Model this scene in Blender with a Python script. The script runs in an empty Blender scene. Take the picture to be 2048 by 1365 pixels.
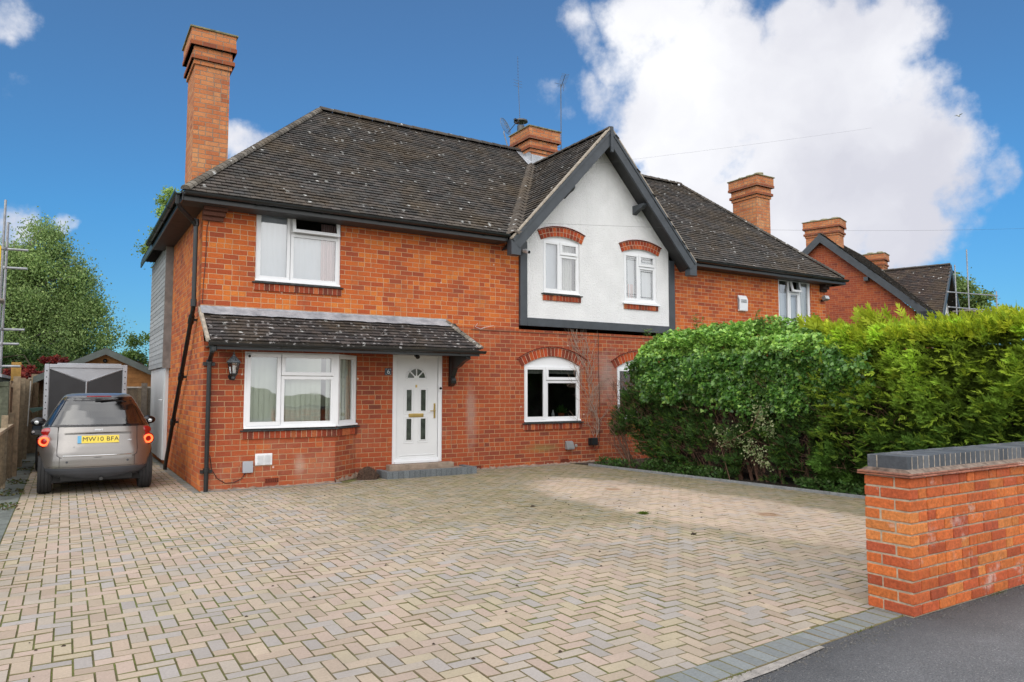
import bpy, bmesh, math, random
import numpy as np
from mathutils import Vector, Matrix, noise
random.seed(7); rng = np.random.default_rng(7)
SC = bpy.context.scene
COL = SC.collection
R = math.radians

# ------------------------------------------------------------------ camera
cam_d = bpy.data.cameras.new('camera'); cam = bpy.data.objects.new('camera', cam_d); COL.objects.link(cam)
cam_d.sensor_width = 36.0; cam_d.lens = 25.139; cam_d.clip_end = 2000; cam_d.clip_start = 0.05
CAM = Vector((-1.789, -12.352, 1.550)); cam.location = CAM
PITCH, YAW = R(3.933), R(31.887)
cam.rotation_euler = (R(90) + PITCH, 0, -YAW)
SC.camera = cam
def ray(u, v):                       # direction of a photo pixel (2048 wide); used for where clouds stand in the sky
    F = Vector((math.sin(YAW)*math.cos(PITCH), math.cos(YAW)*math.cos(PITCH), math.sin(PITCH)))
    Rt = Vector((math.cos(YAW), -math.sin(YAW), 0)); U = Rt.cross(F)
    return (F + Rt*((u-1024)/1430.14) + U*((682.5-v)/1430.14)).normalized()

# ------------------------------------------------------------------ world: sky + clouds (direction based)
SUN_EL, SUN_AZ = R(40), R(222)       # azimuth clockwise from +Y: behind the camera
world = bpy.data.worlds.new('World'); SC.world = world; world.use_nodes = True
nt = world.node_tree; N = nt.nodes; L = nt.links; N.clear()
def nn(t, **k):
    n = N.new(t)
    for a, b in k.items(): setattr(n, a, b)
    return n
def wm(op, a, b=None, c=None, clamp=False):
    n = nn('ShaderNodeMath', operation=op, use_clamp=clamp)
    for i, x in enumerate((a, b, c)):
        if x is None: continue
        if isinstance(x, (int, float)): n.inputs[i].default_value = x
        else: L.new(x, n.inputs[i])
    return n.outputs[0]
sky = nn('ShaderNodeTexSky', sky_type='NISHITA', sun_disc=False, sun_elevation=SUN_EL, sun_rotation=SUN_AZ,
         altitude=300, air_density=1.0, dust_density=0.25, ozone_density=3.0)
tc = nn('ShaderNodeTexCoord')
nz = nn('ShaderNodeTexNoise'); nz.inputs['Scale'].default_value = 6.5; nz.inputs['Detail'].default_value = 9; nz.inputs['Roughness'].default_value = .58
L.new(tc.outputs['Generated'], nz.inputs['Vector'])
nsub = nn('ShaderNodeVectorMath', operation='SUBTRACT'); L.new(nz.outputs['Color'], nsub.inputs[0]); nsub.inputs[1].default_value = (.5, .5, .5)
nsc = nn('ShaderNodeVectorMath', operation='SCALE'); L.new(nsub.outputs[0], nsc.inputs[0]); nsc.inputs['Scale'].default_value = .13
nad = nn('ShaderNodeVectorMath', operation='ADD'); L.new(tc.outputs['Generated'], nad.inputs[0]); L.new(nsc.outputs[0], nad.inputs[1])
nrm = nn('ShaderNodeVectorMath', operation='NORMALIZE'); L.new(nad.outputs[0], nrm.inputs[0])
blobs = [(1310, 40, 95, 1), (1420, 110, 125, 1), (1620, 120, 135, 1), (1760, 95, 100, 1), (1640, 40, 60, .8), (1330, 190, 110, 1), (1450, 200, 160, 1), (1620, 240, 170, 1),
         (1760, 200, 110, 1), (1560, 350, 150, 1), (1720, 370, 180, 1), (1820, 330, 110, 1), (1380, 350, 95, .9), (1480, 420, 100, 1),
         (1640, 460, 110, 1), (1790, 470, 90, 1), (1340, 330, 60, .9), (1215, 190, 70, .66), (1290, 270, 75, .85), (1180, 50, 60, .60), (1250, 110, 70, .70), (1330, 120, 80, .9),
         (1985, 360, 42, .50), (1930, 300, 45, .6), (1890, 230, 40, .55), (480, 300, 50, .62), (40, 215, 40, .44), (150, 455, 30, .60), (-10, 50, 55, .62), (15, 470, 60, .68), (1250, 350, 70, .60), (1120, 200, 60, .42)]
mask = None
for (u, v, r, w) in blobs:
    d = ray(u, v)
    dt = nn('ShaderNodeVectorMath', operation='DISTANCE'); L.new(nrm.outputs[0], dt.inputs[0]); dt.inputs[1].default_value = d
    rr = r/1430.14*.90
    mr = nn('ShaderNodeMapRange', interpolation_type='SMOOTHSTEP'); L.new(dt.outputs['Value'], mr.inputs[0])
    mr.inputs[1].default_value = rr*1.75; mr.inputs[2].default_value = rr*.35; mr.inputs[3].default_value = 0; mr.inputs[4].default_value = w
    mask = mr.outputs[0] if mask is None else wm('MAXIMUM', mask, mr.outputs[0])
nz2 = nn('ShaderNodeTexNoise'); nz2.inputs['Scale'].default_value = 14; nz2.inputs['Detail'].default_value = 8; nz2.inputs['Roughness'].default_value = .6
L.new(tc.outputs['Generated'], nz2.inputs['Vector'])
dens = wm('ADD', mask, wm('MULTIPLY', wm('SUBTRACT', nz2.outputs['Fac'], .5), 1.15))
am = nn('ShaderNodeMapRange', interpolation_type='SMOOTHSTEP'); L.new(dens, am.inputs[0]); am.inputs[1].default_value = .34; am.inputs[2].default_value = .86
mask = wm('MULTIPLY', am.outputs[0], wm('MULTIPLY', mask, 5.0, clamp=True), clamp=True)
# overcast deck behind the photographer
back = nn('ShaderNodeVectorMath', operation='DOT_PRODUCT'); L.new(nrm.outputs[0], back.inputs[0])
back.inputs[1].default_value = Vector((-math.sin(YAW)*.8, -math.cos(YAW)*.8, .6))
mb = nn('ShaderNodeMapRange', interpolation_type='SMOOTHSTEP'); L.new(back.outputs['Value'], mb.inputs[0])
mb.inputs[1].default_value = -.02; mb.inputs[2].default_value = .3
deckm = wm('MULTIPLY', mb.outputs[0], .95)
sep = nn('ShaderNodeSeparateXYZ'); L.new(tc.outputs['Generated'], sep.inputs[0])
tint = nn('ShaderNodeMix', data_type='RGBA', blend_type='MULTIPLY'); tint.inputs['Factor'].default_value = 1
L.new(sky.outputs[0], tint.inputs['A']); gr_ = nn('ShaderNodeValToRGB'); L.new(sep.outputs['Z'], gr_.inputs[0]); L.new(gr_.outputs[0], tint.inputs['B'])
for e_, (p_, c_) in zip([gr_.color_ramp.elements[0], gr_.color_ramp.elements[1], gr_.color_ramp.elements.new(.22)], ((.0, (.22, .44, .60, 1)), (.55, (.32, .92, 1.10, 1)), (.22, (.30, .66, .86, 1)))): e_.position = p_; e_.color = c_
ssc = nn('ShaderNodeVectorMath', operation='SCALE'); L.new(tint.outputs['Result'], ssc.inputs[0]); ssc.inputs['Scale'].default_value = 1.0
nz3 = nn('ShaderNodeTexNoise'); nz3.inputs['Scale'].default_value = 3.2; nz3.inputs['Detail'].default_value = 7
L.new(nrm.outputs[0], nz3.inputs['Vector'])
cr = nn('ShaderNodeValToRGB'); L.new(nz3.outputs['Fac'], cr.inputs[0])
cr.color_ramp.elements[0].position = .36; cr.color_ramp.elements[0].color = (4.8, 4.85, 5.4, 1)
cr.color_ramp.elements[1].position = .60; cr.color_ramp.elements[1].color = (6.9, 6.95, 7.2, 1)
mx = nn('ShaderNodeMix', data_type='RGBA'); L.new(mask, mx.inputs['Factor']); L.new(ssc.outputs[0], mx.inputs['A']); L.new(cr.outputs[0], mx.inputs['B'])
dk = nn('ShaderNodeValToRGB'); L.new(nz3.outputs['Fac'], dk.inputs[0])
dk.color_ramp.elements[0].position = .34; dk.color_ramp.elements[0].color = (9.0, 9.1, 9.6, 1); dk.color_ramp.elements[1].position = .64; dk.color_ramp.elements[1].color = (14.5, 14.3, 14.0, 1)
mx2 = nn('ShaderNodeMix', data_type='RGBA'); L.new(deckm, mx2.inputs['Factor']); L.new(mx.outputs['Result'], mx2.inputs['A']); L.new(dk.outputs[0], mx2.inputs['B'])
bg = nn('ShaderNodeBackground'); bg.inputs['Strength'].default_value = .1; L.new(mx2.outputs['Result'], bg.inputs['Color'])
wo = nn('ShaderNodeOutputWorld'); L.new(bg.outputs[0], wo.inputs[0])
world.cycles.sampling_method = 'AUTOMATIC'

sun_d = bpy.data.lights.new('sun', 'SUN'); sun_d.energy = 0.75; sun_d.angle = R(60); sun_d.color = (1, .965, .91)
sun = bpy.data.objects.new('sun', sun_d); COL.objects.link(sun)
sd = Vector((math.sin(SUN_AZ)*math.cos(SUN_EL), math.cos(SUN_AZ)*math.cos(SUN_EL), math.sin(SUN_EL)))
sun.rotation_euler = sd.to_track_quat('Z', 'Y').to_euler()
SC.view_settings.view_transform = 'Standard'; SC.view_settings.look = 'None'; SC.view_settings.gamma = 1
SC.view_settings.exposure = 0.55

# ------------------------------------------------------------------ material helpers
class NT:
    def __init__(s, name):
        s.m = bpy.data.materials.new(name); s.m.use_nodes = True
        s.t = s.m.node_tree; s.n = s.t.nodes; s.l = s.t.links
        s.b = s.n['Principled BSDF']; s.out = s.n['Material Output']
    def node(s, t, ins=None, **k):
        n = s.n.new(t)
        for a, b in k.items(): setattr(n, a, b)
        for a, b in (ins or {}).items(): s.put(n, a, b)
        return n
    def put(s, n, a, b):
        if hasattr(b, 'is_output'): s.l.new(b, n.inputs[a])
        else:
            if isinstance(b, tuple) and len(b) == 3 and n.inputs[a].type == 'RGBA': b = b + (1,)
            n.inputs[a].default_value = b
    def math(s, op, *a, clamp=False):
        n = s.node('ShaderNodeMath', operation=op, use_clamp=clamp)
        for i, x in enumerate(a): s.put(n, i, x)
        return n.outputs[0]
    def noise(s, scale, detail=4, rough=.55, vec=None, col=False):
        n = s.node('ShaderNodeTexNoise', {'Scale': scale, 'Detail': detail, 'Roughness': rough})
        s.l.new(vec if vec is not None else s.pos(), n.inputs['Vector'])
        return n.outputs['Color' if col else 'Fac']
    def pos(s):
        if not hasattr(s, '_p'): s._p = s.node('ShaderNodeNewGeometry').outputs['Position']
        return s._p
    def attr(s, name='Col'): return s.node('ShaderNodeAttribute', attribute_name=name).outputs['Color']
    def ramp(s, fac, stops, interp='LINEAR'):
        n = s.node('ShaderNodeValToRGB'); s.l.new(fac, n.inputs[0]); r = n.color_ramp; r.interpolation = interp
        while len(r.elements) > len(stops): r.elements.remove(r.elements[-1])
        while len(r.elements) < len(stops): r.elements.new(1)
        for e, (p, c) in zip(r.elements, stops):
            e.position = p; e.color = (c, c, c, 1) if isinstance(c, (int, float)) else tuple(c) + (1,)
        return n.outputs[0]
    def mix(s, fac, a, b, mode='MIX'):
        n = s.node('ShaderNodeMix', data_type='RGBA', blend_type=mode)
        s.put(n, 'Factor', fac); s.put(n, 'A', a); s.put(n, 'B', b); return n.outputs['Result']
    def bump(s, h, dist=.01, strength=1.0):
        n = s.node('ShaderNodeBump', {'Height': h, 'Distance': dist, 'Strength': strength})
        s.l.new(n.outputs[0], s.b.inputs['Normal'])
    def fin(s, color=None, rough=.6, metal=0, spec=None):
        if color is not None: s.put(s.b, 'Base Color', color)
        s.put(s.b, 'Roughness', rough); s.put(s.b, 'Metallic', metal)
        if spec is not None: s.put(s.b, 'Specular IOR Level', spec)
        return s.m

def plain(name, color, rough=.5, metal=0, var=.12, scale=6, bump=0, spec=None):
    t = NT(name); f = t.noise(scale, 5)
    lo = tuple(c*(1-var) for c in color); hi = tuple(min(1, c*(1+var)) for c in color)
    c = t.ramp(f, [(.3, lo), (.7, hi)])
    if bump: t.bump(t.noise(scale*12, 4), bump)
    return t.fin(c, rough, metal, spec)

def brick_mat(name, palette, mortar, c=.086, Lb=.240, half=.0052, stain=None, header=.30, white=0.0, spots=()):
    t = NT(name)
    uv = t.node('ShaderNodeUVMap', uv_map='UVMap').outputs[0]
    wob = t.noise(9, 2, vec=uv, col=True)
    wv = t.node('ShaderNodeVectorMath', {0: wob, 1: (.5, .5, .5)}, operation='SUBTRACT').outputs[0]
    wv = t.node('ShaderNodeVectorMath', {0: wv, 'Scale': .010}, operation='SCALE').outputs[0]
    uvw = t.node('ShaderNodeVectorMath', {0: uv, 1: wv}, operation='ADD').outputs[0]
    sx = t.node('ShaderNodeSeparateXYZ', {0: uvw})
    u, v = sx.outputs[0], sx.outputs[1]
    vr = t.math('DIVIDE', v, c); row = t.math('FLOOR', vr)
    off = t.math('MULTIPLY', t.math('MODULO', row, 2.0), .5)
    jr = t.node('ShaderNodeTexWhiteNoise', {'W': row}, noise_dimensions='1D').outputs['Value']
    ur = t.math('ADD', t.math('ADD', t.math('DIVIDE', u, Lb), off), t.math('MULTIPLY', jr, .12)); colm = t.math('FLOOR', ur)
    idv = t.node('ShaderNodeCombineXYZ', {0: colm, 1: row}).outputs[0]
    r1 = t.node('ShaderNodeTexWhiteNoise', {0: idv}, noise_dimensions='3D').outputs['Value']
    ish = t.math('GREATER_THAN', r1, 1-header)
    fx = t.math('FRACT', ur)
    fx2 = t.math('FRACT', t.math('MULTIPLY', fx, 2.0)); sub = t.math('FLOOR', t.math('MULTIPLY', fx, 2.0))
    # distance to joint in metres
    dA = t.math('MULTIPLY', t.math('MINIMUM', fx, t.math('SUBTRACT', 1.0, fx)), Lb)
    dB = t.math('MULTIPLY', t.math('MINIMUM', fx2, t.math('SUBTRACT', 1.0, fx2)), Lb/2)
    du = t.math('ADD', t.math('MULTIPLY', dA, t.math('SUBTRACT', 1.0, ish)), t.math('MULTIPLY', dB, ish))
    fv = t.math('FRACT', vr); dv = t.math('MULTIPLY', t.math('MINIMUM', fv, t.math('SUBTRACT', 1.0, fv)), c)
    d = t.math('MINIMUM', du, dv)
    mr = t.node('ShaderNodeMapRange', {0: d, 1: half*.72, 2: half*1.5}, interpolation_type='SMOOTHSTEP').outputs[0]
    idv2 = t.node('ShaderNodeCombineXYZ', {0: colm, 1: row, 2: t.math('MULTIPLY', sub, ish)}).outputs[0]
    wn = t.node('ShaderNodeTexWhiteNoise', {0: idv2}, noise_dimensions='3D')
    big = t.noise(.9, 3)
    key = t.math('ADD', t.math('MULTIPLY', t.math('POWER', wn.outputs['Value'], .8), .62), t.math('MULTIPLY', t.ramp(big, [(.3, 0), (.7, 1)]), .32), clamp=True)
    bc = t.ramp(key, palette)
    fine = t.noise(38, 5, .65)
    bc = t.mix(.65, bc, t.ramp(fine, [(.3, .72), (.7, 1.22)]), 'MULTIPLY')
    mo = t.mix(t.noise(3, 4), tuple(m*.72 for m in mortar), tuple(min(1, m*1.2) for m in mortar))
    c_ = t.mix(mr, mo, bc)
    if stain:
        for (sc, lo, hi, colr, amt) in stain:
            f = t.ramp(t.noise(sc, 6, .62), [(lo, 0), (hi, amt)])
            c_ = t.mix(f, c_, colr)
    mp_ = t.node('ShaderNodeMapping', {'Scale': (5, 5, .55)}); t.l.new(t.pos(), mp_.inputs[0])
    c_ = t.mix(t.ramp(t.noise(1, 5, .65, vec=mp_.outputs[0]), [(.56, 0), (.74, .32)]), c_, (.20, .085, .06))
    mp2 = t.node('ShaderNodeMapping', {'Scale': (9, 9, .8), 'Location': (3, 1, 7)}); t.l.new(t.pos(), mp2.inputs[0])
    c_ = t.mix(t.ramp(t.noise(1, 5, .7, vec=mp2.outputs[0]), [(.62, 0), (.78, .30)]), c_, (.52, .36, .27))
    sp3 = t.node('ShaderNodeSeparateXYZ', {0: t.pos()})
    for (sx_, sz_, rx_, rz_, cc_, am_) in spots:
        d1 = t.math('DIVIDE', t.math('SUBTRACT', sp3.outputs[0], sx_), rx_); d2 = t.math('DIVIDE', t.math('SUBTRACT', sp3.outputs[2], sz_), rz_)
        rr = t.math('ADD', t.math('SQRT', t.math('ADD', t.math('MULTIPLY', d1, d1), t.math('MULTIPLY', d2, d2))), t.math('MULTIPLY', t.math('SUBTRACT', t.noise(3.5, 5, .7), .5), 1.6))
        c_ = t.mix(t.node('ShaderNodeMapRange', {0: rr, 1: 1.0, 2: .2, 4: am_}).outputs[0], c_, cc_)
    if white:
        vo = t.node('ShaderNodeTexVoronoi', {'Scale': 2.6}); t.l.new(t.pos(), vo.inputs['Vector'])
        f = t.math('MULTIPLY', t.math('LESS_THAN', vo.outputs['Distance'], .045), white)
        c_ = t.mix(f, c_, (.75, .72, .66))
    h = t.math('ADD', mr, t.math('MULTIPLY', fine, .35))
    t.bump(h, .006, .8)
    return t.fin(c_, .88, spec=.25)

ORANGE = [(.0, (.17, .055, .036)), (.12, (.29, .066, .034)), (.32, (.41, .084, .029)), (.52, (.52, .118, .030)), (.76, (.61, .168, .035)), (.93, (.66, .22, .045)), (1, (.38, .21, .09))]
RED = [(.0, (.15, .048, .032)), (.16, (.25, .058, .032)), (.45, (.34, .074, .031)), (.75, (.42, .096, .032)), (.94, (.49, .135, .038)), (1, (.34, .17, .09))]
PALE = [(.0, (.30, .10, .05)), (.2, (.45, .14, .055)), (.5, (.54, .20, .08)), (.8, (.60, .27, .115)), (1, (.52, .32, .17))]
M = {}
M['brick_upper'] = brick_mat('orange_brick', ORANGE, (.58, .37, .22), half=.0042, white=.5,
    stain=[(1.6, .52, .72, (.24, .09, .05), .45)])
M['brick_lower'] = brick_mat('red_brick', RED, (.46, .265, .145), half=.0050, white=.6, spots=[(8.38, 1.85, .42, .75, (.33, .25, .22), .75), (4.95, 1.1, .16, .8, (.38, .25, .20), .7), (6.6, .35, .5, .12, (.22, .19, .07), .6), (1.5, .30, .12, .2, (.5, .36, .28), .6)],
    stain=[(.8, .55, .72, (.40, .23, .16), .40), (2.6, .58, .74, (.16, .055, .035), .45)])
M['brick_flank'] = brick_mat('flank_brick', [(p, (c[0]*1.0, c[1]*1.15, c[2]*1.2)) for p, c in ORANGE], (.42, .23, .12), half=.0052)
M['brick_chimney'] = brick_mat('chimney_brick', PALE, (.30, .22, .16), half=.006, stain=[(1.3, .58, .75, (.22, .12, .08), .5)])
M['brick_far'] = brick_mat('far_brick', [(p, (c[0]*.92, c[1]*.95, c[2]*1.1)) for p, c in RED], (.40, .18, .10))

def col_mat(name, rough=.8, noise_scale=30, amt=.3, bump=.003, spec=.3, extra=None):
    t = NT(name); c = t.attr()
    f = t.noise(noise_scale, 5, .6)
    c = t.mix(1.0, c, t.ramp(f, [(.28, 1-amt), (.72, 1+amt)]), 'MULTIPLY')
    if extra: c = extra(t, c)
    if bump: t.bump(f, bump)
    return t.fin(c, rough, spec=spec)
def brick_extra(t, c):
    f = t.ramp(t.noise(4, 7, .7), [(.59, 0), (.70, .6)])
    c = t.mix(f, c, (.62, .50, .45))
    return t.mix(t.ramp(t.noise(2.2, 5, .7), [(.56, 0), (.7, .5)]), c, (.50, .17, .045))
M['brick_single'] = col_mat('single_brick', .9, 45, .32, .004, extra=brick_extra)
M['brick_trim'] = col_mat('trim_brick', .9, 45, .28, .003)
def roof_extra(t, c):
    m = t.ramp(t.noise(1.1, 6, .65), [(.45, 0), (.68, .75)])
    c = t.mix(m, c, (.105, .078, .050))
    vo = t.node('ShaderNodeTexVoronoi', {'Scale': 6.0, 'Randomness': 1.0}); t.l.new(t.pos(), vo.inputs['Vector'])
    wn = t.noise(55, 3, .6)
    th = t.math('MULTIPLY', t.math('SUBTRACT', wn, .22), .62)
    patch = t.ramp(t.noise(.8, 4, .6), [(.35, .88), (.65, .45)])
    keep = t.math('GREATER_THAN', t.node('ShaderNodeSeparateColor', {0: vo.outputs['Color']}).outputs[0], patch)
    sp = t.math('MULTIPLY', t.math('LESS_THAN', vo.outputs['Distance'], t.math('MULTIPLY', th, 1.0)), keep)
    c = t.mix(t.math('MULTIPLY', sp, .9), c, (.55, .55, .53))
    m2 = t.ramp(t.noise(26, 4, .7), [(.60, 0), (.70, .55)])
    return t.mix(m2, c, (.20, .19, .175))
M['roof'] = col_mat('concrete_roof_tiles', .9, 60, .35, .003, spec=.2, extra=roof_extra)
def roof_lich(t, c):
    c = roof_extra(t, c)
    vo = t.node('ShaderNodeTexVoronoi', {'Scale': 9.0}); t.l.new(t.pos(), vo.inputs['Vector'])
    th = t.math('MULTIPLY', t.math('SUBTRACT', t.noise(70, 3, .6), .2), .75)
    sp = t.math('LESS_THAN', vo.outputs['Distance'], t.math('MULTIPLY', th, .9))
    return t.mix(t.math('MULTIPLY', sp, .75), c, (.46, .44, .43))
M['roof_canopy'] = col_mat('lichen_roof_tiles', .9, 60, .35, .003, spec=.2, extra=roof_lich)
M['mortar'] = plain('lime_mortar', (.36, .31, .25), .95, var=.3, scale=12, bump=.004)
M['black_plastic'] = plain('black_plastic', (.012, .014, .015), .32, var=.25, scale=9)
M['black_soffit'] = plain('dark_boards', (.035, .036, .038), .6, var=.2)
M['brown_soffit'] = plain('brown_boards', (.05, .030, .024), .7, var=.3)
M['slate_paint'] = plain('slate_grey_paint', (.047, .055, .065), .5, var=.18, scale=5, bump=.0006)
M['white_pvc'] = plain('white_frame_plastic', (.78, .79, .81), .28, var=.03, scale=3)
M['white_door'] = plain('white_door_skin', (.74, .75, .76), .35, var=.03, scale=3)
M['brass'] = plain('brass', (.55, .40, .14), .28, metal=.85, var=.1)
M['chrome'] = plain('chrome', (.7, .72, .74), .15, metal=1, var=.05)
def render_mat():
    t = NT('white_roughcast')
    n1 = t.noise(28, 5, .7); n2 = t.noise(2.0, 5, .6)
    c = t.ramp(n2, [(.3, (.78, .78, .785)), (.7, (.86, .86, .865))])
    st = t.node('ShaderNodeMapping', {'Scale': (7, 7, .5)}); t.l.new(t.pos(), st.inputs[0])
    c = t.mix(t.ramp(t.noise(1, 5, .6, vec=st.outputs[0]), [(.58, 0), (.8, .35)]), c, (.62, .61, .60))
    t.bump(n1, .03, .9); return t.fin(c, .85, spec=.3)
M['render'] = render_mat()
def lead_mat():
    t = NT('lead_flashing'); c = t.ramp(t.noise(4, 6, .7), [(.3, (.20, .22, .25)), (.5, (.36, .38, .41)), (.75, (.56, .57, .6))])
    t.bump(t.noise(14, 4), .01); return t.fin(c, .6, .2)
M['lead'] = lead_mat()
def glass(name, tintc=(.85, .9, .9), lo=.10, hi=.75, rough=.02, refl=(1, 1, 1)):
    t = NT(name); t.n.remove(t.b)
    tr = t.node('ShaderNodeBsdfTransparent', {'Color': tintc}); gl = t.node('ShaderNodeBsdfGlossy', {'Color': refl, 'Roughness': rough})
    fr = t.node('ShaderNodeFresnel', {'IOR': 1.5}).outputs[0]
    f = t.node('ShaderNodeMapRange', {0: fr, 1: .04, 2: 1.0, 3: lo, 4: hi}).outputs[0]
    wv = t.noise(1.3, 2); bp = t.node('ShaderNodeBump', {'Height': wv, 'Distance': .012, 'Strength': .35})
    t.l.new(bp.outputs[0], gl.inputs['Normal'])
    mx = t.node('ShaderNodeMixShader', {0: f}); t.l.new(tr.outputs[0], mx.inputs[1]); t.l.new(gl.outputs[0], mx.inputs[2])
    t.l.new(mx.outputs[0], t.out.inputs[0]); return t.m
M['glass'] = glass('window_glass', (.95, .97, .98), lo=.24, hi=.8)
M['glass_dark'] = glass('dim_room_glass', (.45, .48, .48), lo=.045, hi=.6)
M['glass_car'] = glass('tinted_car_glass', (.18, .20, .22), lo=.13, hi=.9, rough=.12)
def slats(name, a, b, scale, rough=.8):
    t = NT(name)
    w = t.node('ShaderNodeTexWave', {'Scale': scale, 'Distortion': .8, 'Detail': 2}, bands_direction='X')
    t.l.new(t.node('ShaderNodeTexCoord').outputs['Object'], w.inputs['Vector'])
    c = t.mix(w.outputs['Fac'], a, b); t.bump(w.outputs['Fac'], .02); return t.fin(c, rough)
M['net'] = plain('net_curtain', (.50, .54, .58), .9, var=.04, scale=1.2)
M['blind'] = plain('pale_green_blind', (.60, .65, .54), .8, var=.08, scale=1.5)
M['pink_curtain'] = slats('pink_curtain', (.50, .30, .30), (.62, .42, .42), 8)
M['cream_curtain'] = slats('cream_curtain', (.62, .62, .56), (.75, .75, .70), 8)
M['room_cream'] = plain('cream_room', (.35, .34, .30), .9)
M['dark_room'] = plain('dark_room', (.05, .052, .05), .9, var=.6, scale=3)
M['lead_came'] = plain('lead_came', (.07, .075, .08), .5)
def fol(name, trans=.35, rough=.5, spec=.3):
    t = NT(name); c = t.attr()
    f = t.noise(3, 3); c = t.mix(1.0, c, t.ramp(f, [(.3, .85), (.7, 1.15)]), 'MULTIPLY')
    t.put(t.b, 'Base Color', c); t.put(t.b, 'Roughness', rough); t.put(t.b, 'Specular IOR Level', spec)
    tl = t.node('ShaderNodeBsdfTranslucent', {'Color': c}); mx = t.node('ShaderNodeMixShader', {0: trans})
    t.l.new(t.b.outputs[0], mx.inputs[1]); t.l.new(tl.outputs[0], mx.inputs[2]); t.l.new(mx.outputs[0], t.out.inputs[0]); return t.m
M['leaf'] = fol('leaf'); M['needle'] = fol('conifer_needles', .3, .6, .2)
M['bark'] = plain('bark', (.10, .075, .055), .95, var=.4, scale=12, bump=.01)
M['birch_bark'] = plain('birch_bark', (.42, .40, .36), .9, var=.4, scale=7, bump=.01)
M['twig'] = plain('dry_twigs', (.15, .082, .055), .95, var=.3, scale=20)
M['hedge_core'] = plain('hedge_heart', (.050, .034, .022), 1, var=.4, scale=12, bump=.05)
M['dead_vine'] = plain('dead_vine', (.33, .24, .19), .95, var=.3, scale=20)

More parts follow.
